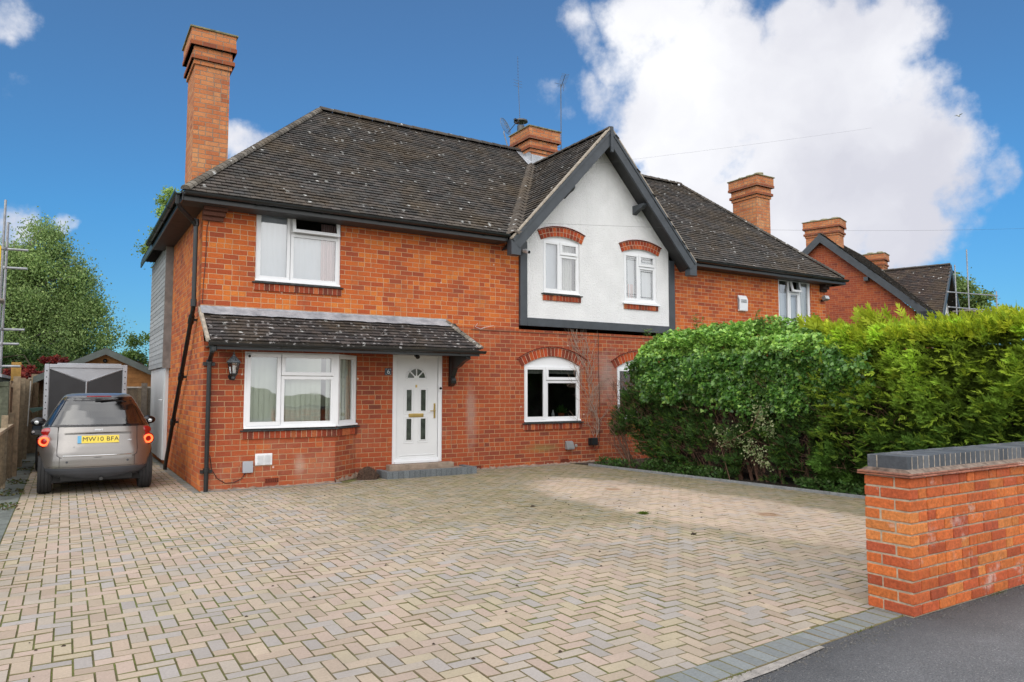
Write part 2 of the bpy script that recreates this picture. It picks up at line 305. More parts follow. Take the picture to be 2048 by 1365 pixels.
# ------------------------------------------------------------------ object helpers
def tag(o, label=None, cat=None, group=None, kind=None):
    if label: o['label'] = label
    if cat: o['category'] = cat
    if group: o['group'] = group
    if kind: o['kind'] = kind
    return o
def thing(name, label, cat, loc=(0, 0, 0), rz=0, group=None):
    o = bpy.data.objects.new(name, None); COL.objects.link(o); o.empty_display_size = .2
    o.location = loc; o.rotation_euler = (0, 0, rz); return tag(o, label, cat, group)
class MB:
    def __init__(s): s.v = []; s.f = []; s.c = []; s.cur = (1, 1, 1)
    def add(s, vs, fs, col=None):
        b = len(s.v); s.v += [tuple(p) for p in vs]
        for f in fs: s.f.append(tuple(b+i for i in f)); s.c.append(col or s.cur)
        return s
    def quad(s, a, b, c, d, col=None): return s.add([a, b, c, d], [(0, 1, 2, 3)], col)
    def box(s, x0, x1, y0, y1, z0, z1, col=None, M_=None):
        vs = [Vector((x, y, z)) for z in (z0, z1) for y in (y0, y1) for x in (x0, x1)]
        if M_ is not None: vs = [M_ @ p for p in vs]
        return s.add(vs, [(0, 2, 3, 1), (4, 5, 7, 6), (0, 1, 5, 4), (2, 6, 7, 3), (0, 4, 6, 2), (1, 3, 7, 5)], col)
    def prism(s, pts, d, col=None):                    # polygon (3D points) extruded by vector d
        n = len(pts); pts = [Vector(p) for p in pts]; d = Vector(d)
        return s.add(pts + [p+d for p in pts], [tuple(range(n))[::-1], tuple(range(n, 2*n))] + [(i, (i+1) % n, n+(i+1) % n, n+i) for i in range(n)], col)
    def tube(s, pts, r, n=8, col=None, cap=True):
        pts = [Vector(p) for p in pts]; rs = r if isinstance(r, (list, tuple)) else [r]*len(pts)
        vs = []; up = None
        for i, p in enumerate(pts):
            d = (pts[min(i+1, len(pts)-1)] - pts[max(i-1, 0)]).normalized()
            if up is None: up = d.orthogonal().normalized()
            up = (up - d*up.dot(d)).normalized(); w = d.cross(up)
            for k in range(n):
                a = 2*math.pi*k/n; vs.append(p + (up*math.cos(a) + w*math.sin(a))*rs[i])
        fs = [(i*n+k, i*n+(k+1) % n, (i+1)*n+(k+1) % n, (i+1)*n+k) for i in range(len(pts)-1) for k in range(n)]
        if cap: fs += [tuple(range(n))[::-1], tuple(range((len(pts)-1)*n, len(pts)*n))]
        return s.add(vs, fs, col)
    def lathe(s, prof, n=16, at=(0, 0, 0), col=None, axis='z', ysc=1):
        vs = []
        for (r, h) in prof:
            for k in range(n):
                a = 2*math.pi*k/n; c, t_ = r*math.cos(a), r*math.sin(a)*ysc
                p = (c, t_, h) if axis == 'z' else ((h, c, t_) if axis == 'x' else (c, h, t_))
                vs.append((p[0]+at[0], p[1]+at[1], p[2]+at[2]))
        fs = [(i*n+k, i*n+(k+1) % n, (i+1)*n+(k+1) % n, (i+1)*n+k) for i in range(len(prof)-1) for k in range(n)]
        fs += [tuple(range(n))[::-1], tuple(range((len(prof)-1)*n, len(prof)*n))]
        return s.add(vs, fs, col)
    def build(s, name, mat, parent=None, smooth=False, bevel=0, uv=False):
        me = bpy.data.meshes.new(name); me.from_pydata(s.v, [], s.f)
        bm = bmesh.new(); bm.from_mesh(me)
        cl = bm.loops.layers.float_color.new('Col')
        for f, c in zip(bm.faces, s.c):
            for l in f.loops: l[cl] = (c[0], c[1], c[2], 1)
        if uv: bmesh.ops.recalc_face_normals(bm, faces=bm.faces) if uv == 'n' else None
        if uv:
            ul = bm.loops.layers.uv.new('UVMap')
            for f in bm.faces:
                f.normal_update(); n = f.normal
                t_ = Vector((-n.y, n.x, 0))
                if t_.length < .3: t_ = Vector((1, 0, 0)); vz = 1
                else: t_.normalize(); vz = 2
                if abs(t_.x) > abs(t_.y):
                    if t_.x < 0: t_ = -t_
                elif t_.y < 0: t_ = -t_
                for l in f.loops:
                    p = l.vert.co; l[ul].uv = (p.dot(t_)+.013, p[vz])
        bm.to_mesh(me); bm.free()
        if smooth:
            me.shade_smooth()
        me.materials.append(mat)
        o = bpy.data.objects.new(name, me); COL.objects.link(o)
        if parent: o.parent = parent
        if bevel:
            b = o.modifiers.new('bevel', 'BEVEL'); b.width = bevel; b.segments = 2; b.limit_method = 'ANGLE'; b.angle_limit = R(40)
        return o
def np_mesh(name, V, Q, C, mat, parent=None, smooth=False):     # V (n,3); Q (m,4); C (m,3)
    me = bpy.data.meshes.new(name); me.vertices.add(len(V)); me.vertices.foreach_set('co', np.ascontiguousarray(V, dtype=np.float32).ravel())
    k = Q.shape[1]; me.loops.add(Q.size); me.loops.foreach_set('vertex_index', Q.astype(np.int32).ravel())
    me.polygons.add(len(Q)); me.polygons.foreach_set('loop_start', np.arange(0, Q.size, k, dtype=np.int32))
    me.update(calc_edges=True)
    a = me.color_attributes.new('Col', 'FLOAT_COLOR', 'CORNER')
    cc = np.ones((len(Q), k, 4), np.float32); cc[:, :, :3] = C[:, None, :]
    a.data.foreach_set('color', cc.ravel()); me.materials.append(mat)
    o = bpy.data.objects.new(name, me); COL.objects.link(o)
    if parent: o.parent = parent
    return o
def text(s, size, loc, rot, mat, parent=None, ext=.001, align='CENTER', spacing=1.0, name='lettering'):
    cu = bpy.data.curves.new(name, 'FONT'); cu.body = s; cu.size = size; cu.extrude = ext; cu.align_x = align; cu.align_y = 'CENTER'; cu.space_character = spacing
    tmp = bpy.data.objects.new(name, cu); COL.objects.link(tmp)
    me = bpy.data.meshes.new_from_object(tmp.evaluated_get(bpy.context.evaluated_depsgraph_get()))
    bpy.data.objects.remove(tmp); me.materials.clear(); me.materials.append(mat)
    o = bpy.data.objects.new(name, me); COL.objects.link(o); o.location = loc; o.rotation_euler = rot
    if parent: o.parent = parent
    return o
def lerp(a, b, t): return a + (b-a)*t
def vcol(c, v=.15):
    k = 1 + random.uniform(-v, v); return tuple(min(1, x*k) for x in c)

# ================================================================== GROUND
def ground():
    t = NT('rough_ground'); c = t.ramp(t.noise(.6, 6), [(.3, (.05, .07, .025)), (.6, (.09, .10, .04)), (.8, (.14, .12, .08))])
    t.bump(t.noise(20, 5), .03); m = t.fin(c, .95)
    o = MB().quad((-400, -400, -.13), (400, -400, -.13), (400, 700, -.13), (-400, 700, -.13)).build('ground', m); tag(o, 'rough ground under and beyond the plots', kind='structure')
ground()
def algae(t, c, amt=1.0):
    """green algae where cars never park; a worn clean bay in the middle"""
    s = t.node('ShaderNodeSeparateXYZ', {0: t.pos()}); x, y = s.outputs[0], s.outputs[1]
    n = t.noise(1.1, 5, .6)
    def bayf(cx, cy, a, b, rot, soft=.35):
        ca, sa = math.cos(R(rot)), math.sin(R(rot))
        dx = t.math('SUBTRACT', x, cx); dy = t.math('SUBTRACT', y, cy)
        p = t.math('ADD', t.math('MULTIPLY', dx, ca), t.math('MULTIPLY', dy, sa)); q = t.math('SUBTRACT', t.math('MULTIPLY', dy, ca), t.math('MULTIPLY', dx, sa))
        r = t.math('SQRT', t.math('ADD', t.math('POWER', t.math('ABSOLUTE', t.math('DIVIDE', p, a)), 2.4), t.math('POWER', t.math('ABSOLUTE', t.math('DIVIDE', q, b)), 2.4)))
        r = t.math('ADD', r, t.math('MULTIPLY', t.math('SUBTRACT', n, .5), .7))
        return t.node('ShaderNodeMapRange', {0: r, 1: 1.15, 2: .8}, interpolation_type='SMOOTHSTEP').outputs[0]
    clean = bayf(5.5, -5.6, 1.12, 3.7, 3)
    near = bayf(.6, -8.2, 4.2, 3.3, 0)
    left = bayf(-.5, -3.2, 1.6, 4.5, 0)
    keep = t.math('MAXIMUM', t.math('MAXIMUM', clean, t.math('MULTIPLY', near, .75)), t.math('MULTIPLY', left, .8))
    al = t.math('MULTIPLY', t.math('SUBTRACT', 1.0, keep), t.node('ShaderNodeMapRange', {0: x, 1: .3, 2: 3.4, 3: .35, 4: 1.0}).outputs[0])
    al = t.math('MULTIPLY', al, t.ramp(t.noise(2.3, 6, .7), [(.25, .5), (.7, 1.0)]), clamp=True)
    return clean, al
def paver_mat():
    t = NT('block_paving'); c = t.attr()
    f = t.noise(60, 5, .7); c = t.mix(1, c, t.ramp(f, [(.3, .86), (.7, 1.12)]), 'MULTIPLY')
    clean, al = algae(t, c)
    mo_ = t.ramp(t.noise(7, 7, .75), [(.28, .35), (.60, 1.0)])
    c = t.mix(t.math('MULTIPLY', t.math('MULTIPLY', al, mo_), .88), c, (.135, .128, .046))
    c = t.mix(t.math('MULTIPLY', clean, .40), c, (.56, .43, .33))
    gr = t.ramp(t.noise(.8, 6, .65), [(.45, 0), (.72, .45)]); c = t.mix(gr, c, (.25, .215, .18))
    c = t.mix(t.ramp(t.noise(16, 4, .7), [(.66, 0), (.74, .55)]), c, (.20, .16, .12))
    # two round rusty tyre-rest stains
    s = t.node('ShaderNodeSeparateXYZ', {0: t.pos()})
    for (sx_, sy_, r_) in ((5.55, -3.55, .16), (5.72, -6.35, .17)):
        dx = t.math('SUBTRACT', s.outputs[0], sx_); dy = t.math('SUBTRACT', s.outputs[1], sy_)
        rr = t.math('SQRT', t.math('ADD', t.math('MULTIPLY', dx, dx), t.math('MULTIPLY', dy, dy)))
        rr = t.math('ADD', rr, t.math('MULTIPLY', t.math('SUBTRACT', t.noise(9, 3), .5), .12))
        c = t.mix(t.node('ShaderNodeMapRange', {0: rr, 1: r_, 2: r_*.55, 4: .6}).outputs[0], c, (.25, .13, .06))
    t.bump(f, .0025); return t.fin(c, .85, spec=.25)
def joint_mat():
    t = NT('mossy_joint_sand'); 
    c = t.ramp(t.noise(3.5, 6, .7), [(.33, (.13, .095, .06)), (.48, (.135, .13, .05)), (.60, (.17, .20, .045)), (.8, (.13, .095, .06))])
    t.bump(t.noise(90, 4), .006); return t.fin(c, .95)
M['paver'] = paver_mat()
PAL = [((.465, .372, .285), 5), ((.460, .355, .292), 4), ((.42, .360, .302), 4), ((.385, .348, .325), 4), ((.45, .378, .270), 1.4), ((.43, .335, .262), 2)]
def paver_col():
    r = random.uniform(0, sum(w for _, w in PAL))
    for c, w in PAL:
        r -= w
        if r <= 0: return vcol(c, .07)
    return PAL[0][0]
XL, XKERB = -2.3, lambda y: 7.42 + (-.7-y)*.097
YROW = lambda x: -9.405 + (x-.9)*.055                       # inner edge of the dark soldier row
def block(mb, x0, x1, y0, y1, col, top=0.0, j=.0034, ch=.0026, tilt=.0022, clip=False):
    if clip:
        y0 = max(y0, YROW((x0+x1)/2)); x1 = min(x1, XKERB((y0+y1)/2)-.003)
        if y1-y0 < .02 or x1-x0 < .02: return
    x0 += j; x1 -= j; y0 += j; y1 -= j
    a, b, c_ = [random.uniform(-tilt, tilt) for _ in range(3)]
    z = [top+a+b*(sx)+c_*sy for sx, sy in ((-1, -1), (1, -1), (1, 1), (-1, 1))]
    o = [(x0, y0), (x1, y0), (x1, y1), (x0, y1)]; i = [(x0+ch, y0+ch), (x1-ch, y0+ch), (x1-ch, y1-ch), (x0+ch, y1-ch)]
    vs = [(p[0], p[1], top-.03) for p in o] + [(p[0], p[1], q-.005) for p, q in zip(o, z)] + [(p[0], p[1], q) for p, q in zip(i, z)]
    b_ = len(mb.v); mb.add(vs, [(8, 9, 10, 11)], col)
    g_ = .5 + .5*math.sin(x0*1.7+y0*.9)*math.sin(y0*1.3-x0*.6) + random.uniform(-.3, .3); dirt = (.19-.03*g_, .15+.02*g_, .085-.02*g_)   # moss and dirt packed in the chamfered edges
    for f in [(k, (k+1) % 4, 4+(k+1) % 4, 4+k) for k in range(4)] + [(4+k, 4+(k+1) % 4, 8+(k+1) % 4, 8+k) for k in range(4)]:
        mb.f.append(tuple(b_+i for i in f)); mb.c.append(dirt)
def driveway():
    mb = MB(); w = .1
    def inside(x, y):
        if x < XL or y < YROW(x)-.04: return False
        if x > XKERB(y) + .03: return False
        if y > 9.2: return False
        if x > -.02 - (.12 if y > -.45 else 0) and y > -.62 and x < 2.2: return False
        if x > -.14 and y > -.14 - max(0, min(1, (2.75-x)/.55))*.48: return False
        return True
    for i in range(-26, 84):
        for k in range(-100, 95):
            x, y = i*w, k*w; m = (i-k) % 4
            if m == 0:
                if inside(x+.05, y+.05) and inside(x+.15, y+.05): block(mb, x, x+.2, y, y+.1, paver_col(), clip=True)
                elif inside(x+.05, y+.05): block(mb, x, x+.1, y, y+.1, paver_col(), clip=True)
                elif inside(x+.15, y+.05): block(mb, x+.1, x+.2, y, y+.1, paver_col(), clip=True)
            if m == 3:
                if inside(x+.05, y+.05) and inside(x+.05, y+.15): block(mb, x, x+.1, y, y+.2, paver_col(), clip=True)
                elif inside(x+.05, y+.05): block(mb, x, x+.1, y, y+.1, paver_col(), clip=True)
                elif inside(x+.05, y+.15): block(mb, x, x+.1, y+.1, y+.2, paver_col(), clip=True)
    root = thing('driveway', None, None); root['kind'] = 'structure'; root['label'] = 'herringbone block paved driveway in buff and grey blocks'
    o = mb.build('paving_blocks', M['paver'], root)
    jb = MB().quad((XL-4, -9.9, -.007), (8.3, -9.6, -.007), (8.3, 9.3, -.007), (XL-4, 9.3, -.007)).build('joint_sand', joint_mat(), root)
    t = NT('charcoal_paver'); c = t.mix(1, t.attr(), t.ramp(t.noise(50, 5, .7), [(.3, .8), (.7, 1.15)]), 'MULTIPLY')
    c = t.mix(t.ramp(t.noise(2, 5), [(.5, 0), (.75, .3)]), c, (.16, .17, .08)); t.bump(t.noise(60, 4), .002); cm = t.fin(c, .85)
    e = MB()
    x = -6.0                                              # soldier row along the street
    while x < 4.4:
        col = vcol((.20, .215, .215), .12); y0 = YROW(x)
        block(e, x, x+.105, y0-.205, y0, col, top=.001); x += .105
    y = -9.2
    while y < -.1:                                         # stretcher edging beside the fence and the house
        e_c = vcol((.17, .175, .17), .12); y += .2
    for yy in np.arange(-.55, 7, .2):
        block(e, -.13, -.005, yy, yy+.2, vcol((.20, .21, .20), .1), top=.002)
    for xx in np.arange(0, 2.1, .2): block(e, xx, xx+.2, -.60, -.46, vcol((.22, .22, .22), .1), top=.002)
    for xx in np.arange(2.7, 7.3, .2): block(e, xx, xx+.2, -.14, -.01, vcol((.24, .22, .20), .1), top=.002)
    e.build('dark_edge_row', cm, root)
    k = MB()
    for yy in np.arange(-9.3, -.5, .9):                    # pin kerb beside the hedge
        y1 = min(yy+.895, -.55)
        k.prism([(XKERB(yy), yy, -.05), (XKERB(yy)+.05, yy, -.05), (XKERB(y1)+.05, y1, -.05), (XKERB(y1), y1, -.05)], (0, 0, .09))
    k.build('pin_kerb', plain('pale_concrete', (.21, .22, .225), .9, var=.2, scale=15, bump=.002), root, bevel=.004)
driveway()
def flat(name, pts, z, mat, label=None):
    o = MB().add([(x, y, z) for x, y in pts], [tuple(range(len(pts)))]).build(name, mat); tag(o, label, kind='structure'); return o
def asphalt():
    t = NT('asphalt'); f = t.noise(120, 4, .75); v = t.node('ShaderNodeTexVoronoi', {'Scale': 90}); t.l.new(t.pos(), v.inputs['Vector'])
    c = t.ramp(f, [(.3, (.085, .087, .093)), (.5, (.15, .153, .16)), (.72, (.27, .27, .275))])
    sp = t.math('GREATER_THAN', t.node('ShaderNodeSeparateColor', {0: v.outputs['Color']}).outputs[0], .95)
    c = t.mix(t.math('MULTIPLY', sp, t.math('LESS_THAN', v.outputs['Distance'], .35)), c, (.34, .33, .32))
    c = t.mix(1, c, t.ramp(t.noise(1.4, 5), [(.3, .86), (.7, 1.18)]), 'MULTIPLY')
    sy_ = t.node('ShaderNodeSeparateXYZ', {0: t.pos()}).outputs[1]
    ed = t.math('ADD', sy_, t.math('MULTIPLY', t.math('SUBTRACT', t.noise(5, 5, .6), .5), .25))
    c = t.mix(t.node('ShaderNodeMapRange', {0: ed, 1: -10.05, 2: -9.62, 4: .6}).outputs[0], c, (.055, .056, .06))
    t.bump(t.math('ADD', f, v.outputs['Distance']), .008); return t.fin(c, .85, spec=.3)
AS = asphalt()
flat('footpath', [(-60, -9.615+(-6-.9)*.055-3.0), (-6.2, -9.615+(-7.1)*.055), (.9, -9.615), (3.05, -9.50), (60, -9.50), (60, -12.9), (-60, -12.9)], -.003, AS, 'dark asphalt footpath in front of the drive')
flat('road', [(-60, -13.05), (60, -13.05), (60, -30), (-60, -30)], -.11, AS, 'asphalt road behind the photographer')
mk = MB()
for x in np.arange(-58, 58, .92): mk.box(x, x+.91, -13.05, -12.9, -.2, .0)
tag(mk.build('kerb', plain('kerb_concrete', (.30, .30, .29), .9, var=.2, scale=9), bevel=.01), 'concrete road kerb', kind='structure')
cs = MB()
ctl = [(-2, -9.80), (.9, -9.633), (1.6, -9.600), (2.15, -9.565)]
wd = [.055, .055, .05, .015]
for i in range(3):
    (x0, y0), (x1, y1) = ctl[i], ctl[i+1]
    cs.quad((x0, y0-wd[i]-.01, .004), (x1, y1-wd[i+1]-.01, .004), (x1, y1+.012, .004), (x0, y0+.012, .004))
tag(cs.build('concrete_strip', plain('haunch_concrete', (.36, .33, .30), .95, var=.35, scale=14, bump=.01)), 'thin pale concrete strip between pavers and asphalt', kind='structure')
flat('concrete_path', [(XL-.45, -9.75), (XL-.006, -9.75), (XL-.006, 9.2), (XL-.45, 9.2)], .002,
     plain('old_slab', (.13, .145, .13), .9, var=.4, scale=4, bump=.004), 'mossy grey slab strip along the garden fence')
flat('flower_bed', [(XKERB(0)+.04, -.02), (XKERB(-9.3)+.04, -9.3), (12, -9.3), (12, -.02)], .004,
     plain('garden_soil', (.07, .05, .035), 1, var=.5, scale=12, bump=.03), 'bare brown soil bed under the hedge')
flat('garden_lawn', [(XL-14, -9.3), (XL-.46, -9.3), (XL-.46, 30), (XL-14, 30)], -.02, plain('lawn', (.06, .10, .03), .95, var=.4, scale=8, bump=.03), 'next door lawn beyond the fence')
flat('back_garden_lawn', [(XL-.46, 9.3), (30, 9.3), (30, 40), (XL-.46, 40)], -.02, plain('lawn_back', (.06, .10, .03), .95, var=.4, scale=8, bump=.03), 'lawn behind the back fence')

# ================================================================== HOUSE
HX = 16.3; HD = 6.6; EZ = 4.62
house = thing('brick_house', 'pair of orange brick semi detached houses with dark tiled hipped roof and white gable', 'house', (8, 3, 0))
def H(o):                                         # parent while keeping world coordinates
    o.parent = house; o.matrix_parent_inverse = Matrix.Translation((-8, -3, 0)); return o
def hb(mb, name, mat, **k): return H(mb.build(name, mat, **k))

def wall_panel(mb, O, U, x0, x1, z0, z1, openings, depth=.10, outline=None):
    """vertical wall from O along U; openings (a,b,c,d,rise) cut with real reveals"""
    O = Vector(O); U = Vector(U).normalized(); Nn = Vector((U.y, -U.x, 0))      # outward (towards -Y for U=+X)
    P = lambda a, z, d=0: O + U*a + Vector((0, 0, z)) - Nn*d
    xs = sorted({x0, x1, *[v for o in openings for v in (o[0], o[1])]}); zs = sorted({z0, z1, *[v for o in openings for v in (o[2], o[3], o[3]+o[4])]})
    for i in range(len(xs)-1):
        for k in range(len(zs)-1):
            xa, xb, za, zb = xs[i], xs[i+1], zs[k], zs[k+1]; xm, zm = (xa+xb)/2, (za+zb)/2
            if any(o[0] < xm < o[1] and o[2] < zm < o[3]+o[4] for o in openings): continue
            mb.quad(P(xa, za), P(xb, za), P(xb, zb), P(xa, zb))
    for (a, b, c, d, rise) in openings:
        prof = [(a, d), (b, d)] if not rise else [(lerp(a, b, i/12), d + rise*(1-(2*i/12-1)**2)) for i in range(13)]
        if rise:
            for (p, q) in zip(prof[:-1], prof[1:]): mb.quad(P(p[0], p[1]), P(q[0], q[1]), P(q[0], d+rise), P(p[0], d+rise))
        ring = [(a, c), (b, c)] + prof[::-1]
        for i in range(len(ring)):
            p, q = ring[i], ring[(i+1) % len(ring)]
            mb.quad(P(*p), P(*p, depth), P(*q, depth), P(*q))
WIN = {  # x0 x1 z0 z1 rise
 'UL': (.83, 2.29, 3.385, 4.60, 0), 'K1': (6.19, 7.64, .90, 2.06, .20), 'K2': (8.66, 10.11, .90, 2.06, .20),
 'G1': (6.645, 7.605, 3.60, 4.74, .09), 'G2': (8.865, 9.865, 3.55, 4.70, .09), 'RU': (14.28, 15.66, 3.34, 4.575, 0)}
DOOR = (3.31, 4.33, .20, 2.26, 0)
wu = MB(); wl = MB(); wr_ = MB(); wb_ = MB()
SPL = 2.80
wall_panel(wu, (0, 0, 0), (1, 0, 0), 0, 6.06, SPL, EZ, [WIN['UL']])
wall_panel(wr_, (0, 0, 0), (1, 0, 0), 10.42, HX, 0, EZ, [WIN['RU']])
wall_panel(wl, (0, 0, 0), (1, 0, 0), 2.62, 10.42, 0, SPL, [DOOR, WIN['K1'], WIN['K2']])
# lower-left projecting bay wall, canted side
BY = -.45; BX = 2.10
wall_panel(wb_, (0, BY, 0), (1, 0, 0), 0, BX, 0, 2.30, [(.61, BX, .94, 2.165, 0)])
cd = (Vector((2.62, 0, 0)) - Vector((BX, BY, 0))); CL = cd.length
wall_panel(wb_, (BX, BY, 0), cd, 0, CL, 0, .94, []); wall_panel(wb_, (BX, BY, 0), cd, 0, CL, 2.165, 2.3, [])
hb(wu, 'brick_wall', M['brick_upper'], uv=True)['label'] = 'orange upper brick wall'
hb(wr_, 'brick_wall', M['brick_upper'], uv=True)['label'] = 'orange brick wall of the right hand house'
hb(wb_, 'bay_wall', M['brick_lower'], uv=True)
hb(wl, 'brick_wall', M['brick_lower'], uv=True)['label'] = 'redder ground floor brick wall'
# tile string course between the storeys
sc_ = MB().box(4.95, 10.42, -.012, 0, 2.735, 2.75, (.14, .05, .03)); hb(sc_, 'string_course', M['brick_trim'])
fl = MB()
fl.quad((0, HD, 0), (0, 0, 0), (0, 0, EZ), (0, HD, EZ))
fl.add([(0, 0, 0), (0, BY, 0), (0, BY, 2.26), (0, BY-.02, 2.26), (0, 0, 2.88)], [(0, 1, 2, 3, 4)])
fl.quad((HX, 0, 0), (HX, HD, 0), (HX, HD, EZ), (HX, 0, EZ)); fl.quad((HX, HD, 0), (0, HD, 0), (0, HD, EZ), (HX, HD, EZ))
hb(fl, 'side_wall', M['brick_flank'], uv=True)
ql = MB().box(-.004, .0, 2.02, 2.14, 1.85, 2.40, (.30, .03, .012)); hb(ql, 'blocked_slot', M['brick_trim'])
# plinth mortar smear along the base
pm = MB()
def smear(a, b, h0, h1, d=.016, n=24):
    a, b = Vector(a), Vector(b); U = (b-a).normalized(); Nn = Vector((U.y, -U.x, 0)); prev = None
    for i in range(n+1):
        p = a.lerp(b, i/n); h = random.uniform(h0, h1); cur = (p, h)
        if prev:
            P0, P1 = prev[0], p
            pm.add([P0+Nn*.03, P1+Nn*.03, P1+Nn*d*.3+Vector((0, 0, h)), P0+Nn*d*.3+Vector((0, 0, prev[1])), P1, P0], [(0, 1, 2, 3)])
        prev = cur
smear((0, BY, 0), (BX, BY, 0), .01, .035, n=60); smear((BX, BY, 0), (2.62, 0, 0), .03, .09, n=18); smear((2.62, 0, 0), (3.1, 0, 0), .06, .13, n=14); pmA = pm; pm = MB(); smear((4.8, 0, 0), (8, 0, 0), .015, .05, n=70)
for q_ in (pmA, pm): hb(q_, 'mortar_skirt', plain('dirty_skirt_mortar', (.27, .19, .14), .95, var=.4, scale=9, bump=.004))

# gable: rendered panel, timbers
gx0, gx1, gzb, GC = 6.23, 10.245, 3.045, 8.15
ga = MB(); y_ = -.035
GT = lambda x: 4.56 + (2.44 - abs(x-GC))*1.09 - .12
ops = [WIN['G1'], WIN['G2']]
wall_panel(ga, (0, y_, 0), (1, 0, 0), gx0, gx1, gzb, 4.85, ops, depth=.12)
nst = 40
for i in range(nst):
    a, b = lerp(gx0, gx1, i/nst), lerp(gx0, gx1, (i+1)/nst)
    ga.quad((a, y_, 4.85), (b, y_, 4.85), (b, y_, max(4.86, GT(b))), (a, y_, max(4.86, GT(a))))
hb(ga, 'white_render_gable', M['render'])
tm = MB()
tm.box(6.06, 6.232, -.065, .0, 2.875, 4.62); tm.box(10.243, 10.42, -.065, 0, 2.875, 4.62); tm.box(6.233, 10.242, -.063, 0, 2.875, 3.047)
hb(tm, 'timber_frame', M['slate_paint'], bevel=.006)

def arch_bricks(mb, x0, x1, z, rise, rows, y, h=.105, pal=None, drip=True, fat=.075):
    a = (x1-x0)/2; rad = (a*a + rise*rise)/(2*rise); cx, cz = (x0+x1)/2, z+rise-rad
    th = math.asin(min(1, a/rad)) + .06/rad; 
    for r_ in range(rows):
        rr0 = rad + .004 + r_*(h+.012); n = max(6, int(2*th*rr0/(fat+.010)))
        for i in range(n):
            t0 = -th + 2*th*i/n; t1 = -th + 2*th*(i+1)/n - .015/rr0
            col = vcol(random.choice([(.36, .055, .02), (.29, .045, .018), (.42, .08, .022), (.2, .04, .02)]), .15)
            p = [(cx+math.sin(t)*q, y, cz+math.cos(t)*q) for t, q in ((t0, rr0), (t0, rr0+h), (t1, rr0+h), (t1, rr0))]
            mb.prism(p, (0, -y + .005, 0), col)
    if drip:
        rr0 = rad + rows*(h+.012)+.004; n = int(2*th*rr0/.055)
        for i in range(n):
            t0 = -th*1.02 + 2.04*th*i/n; t1 = t0 + 1.5*th/n
            p = [(cx+math.sin(t)*q, y-.028, cz+math.cos(t)*q) for t, q in ((t0, rr0), (t0, rr0+.016), (t1, rr0+.016), (t1, rr0))]
            mb.prism(p, (0, -y+.03, 0), vcol((.17, .035, .02), .2))
    # mortar bed
    m_ = [(cx+math.sin(-th+2*th*i/16)*q, y+.006, cz+math.cos(-th+2*th*i/16)*q) for q, rg in ((rad, range(17)), (rad+rows*(h+.006), range(16, -1, -1))) for i in rg]
    mb.add(m_, [tuple(range(len(m_)))][:0])
    for i in range(16):
        t0, t1 = -th+2*th*i/16, -th+2*th*(i+1)/16
        q0, q1 = rad, rad+rows*(h+.012)
        mb.quad((cx+math.sin(t0)*q0, y+.006, cz+math.cos(t0)*q0), (cx+math.sin(t1)*q0, y+.006, cz+math.cos(t1)*q0), (cx+math.sin(t1)*q1, y+.006, cz+math.cos(t1)*q1), (cx+math.sin(t0)*q1, y+.006, cz+math.cos(t0)*q1), (.56, .38, .27))
def sill_bricks(mb, p0, p1, z1, h=.115, proud=.028):
    p0, p1 = Vector(p0), Vector(p1); U = (p1-p0); n = max(3, int(U.length/.083)); U.normalize(); Nn = Vector((U.y, -U.x, 0)); w = (p1-p0).length/n
    for i in range(n):
        a = p0 + U*(i*w+.006); b = p0 + U*((i+1)*w-.006)
        col = vcol(random.choice([(.34, .062, .024), (.25, .045, .02), (.40, .11, .04), (.16, .04, .024)]), .15)
        q = [a+Nn*proud, b+Nn*proud, b, a]
        mb.prism([Vector((v.x, v.y, z1-h)) for v in q], (0, 0, h-.003), col)
    q = [p0+Nn*(proud-.006), p1+Nn*(proud-.006), p1, p0]
    mb.prism([Vector((v.x, v.y, z1-h+.003)) for v in q], (0, 0, h-.008), (.50, .33, .22))

for k, y, rows, hh, dr in (('K1', -.010, 1, .175, True), ('K2', -.010, 1, .175, True), ('G1', -.055, 2, .088, True), ('G2', -.055, 2, .088, True)):
    arch = MB(); w_ = WIN[k]; arch_bricks(arch, w_[0], w_[1], w_[3], w_[4], rows, y, h=hh, drip=dr)
    hb(arch, 'brick_arch', M['brick_trim'])

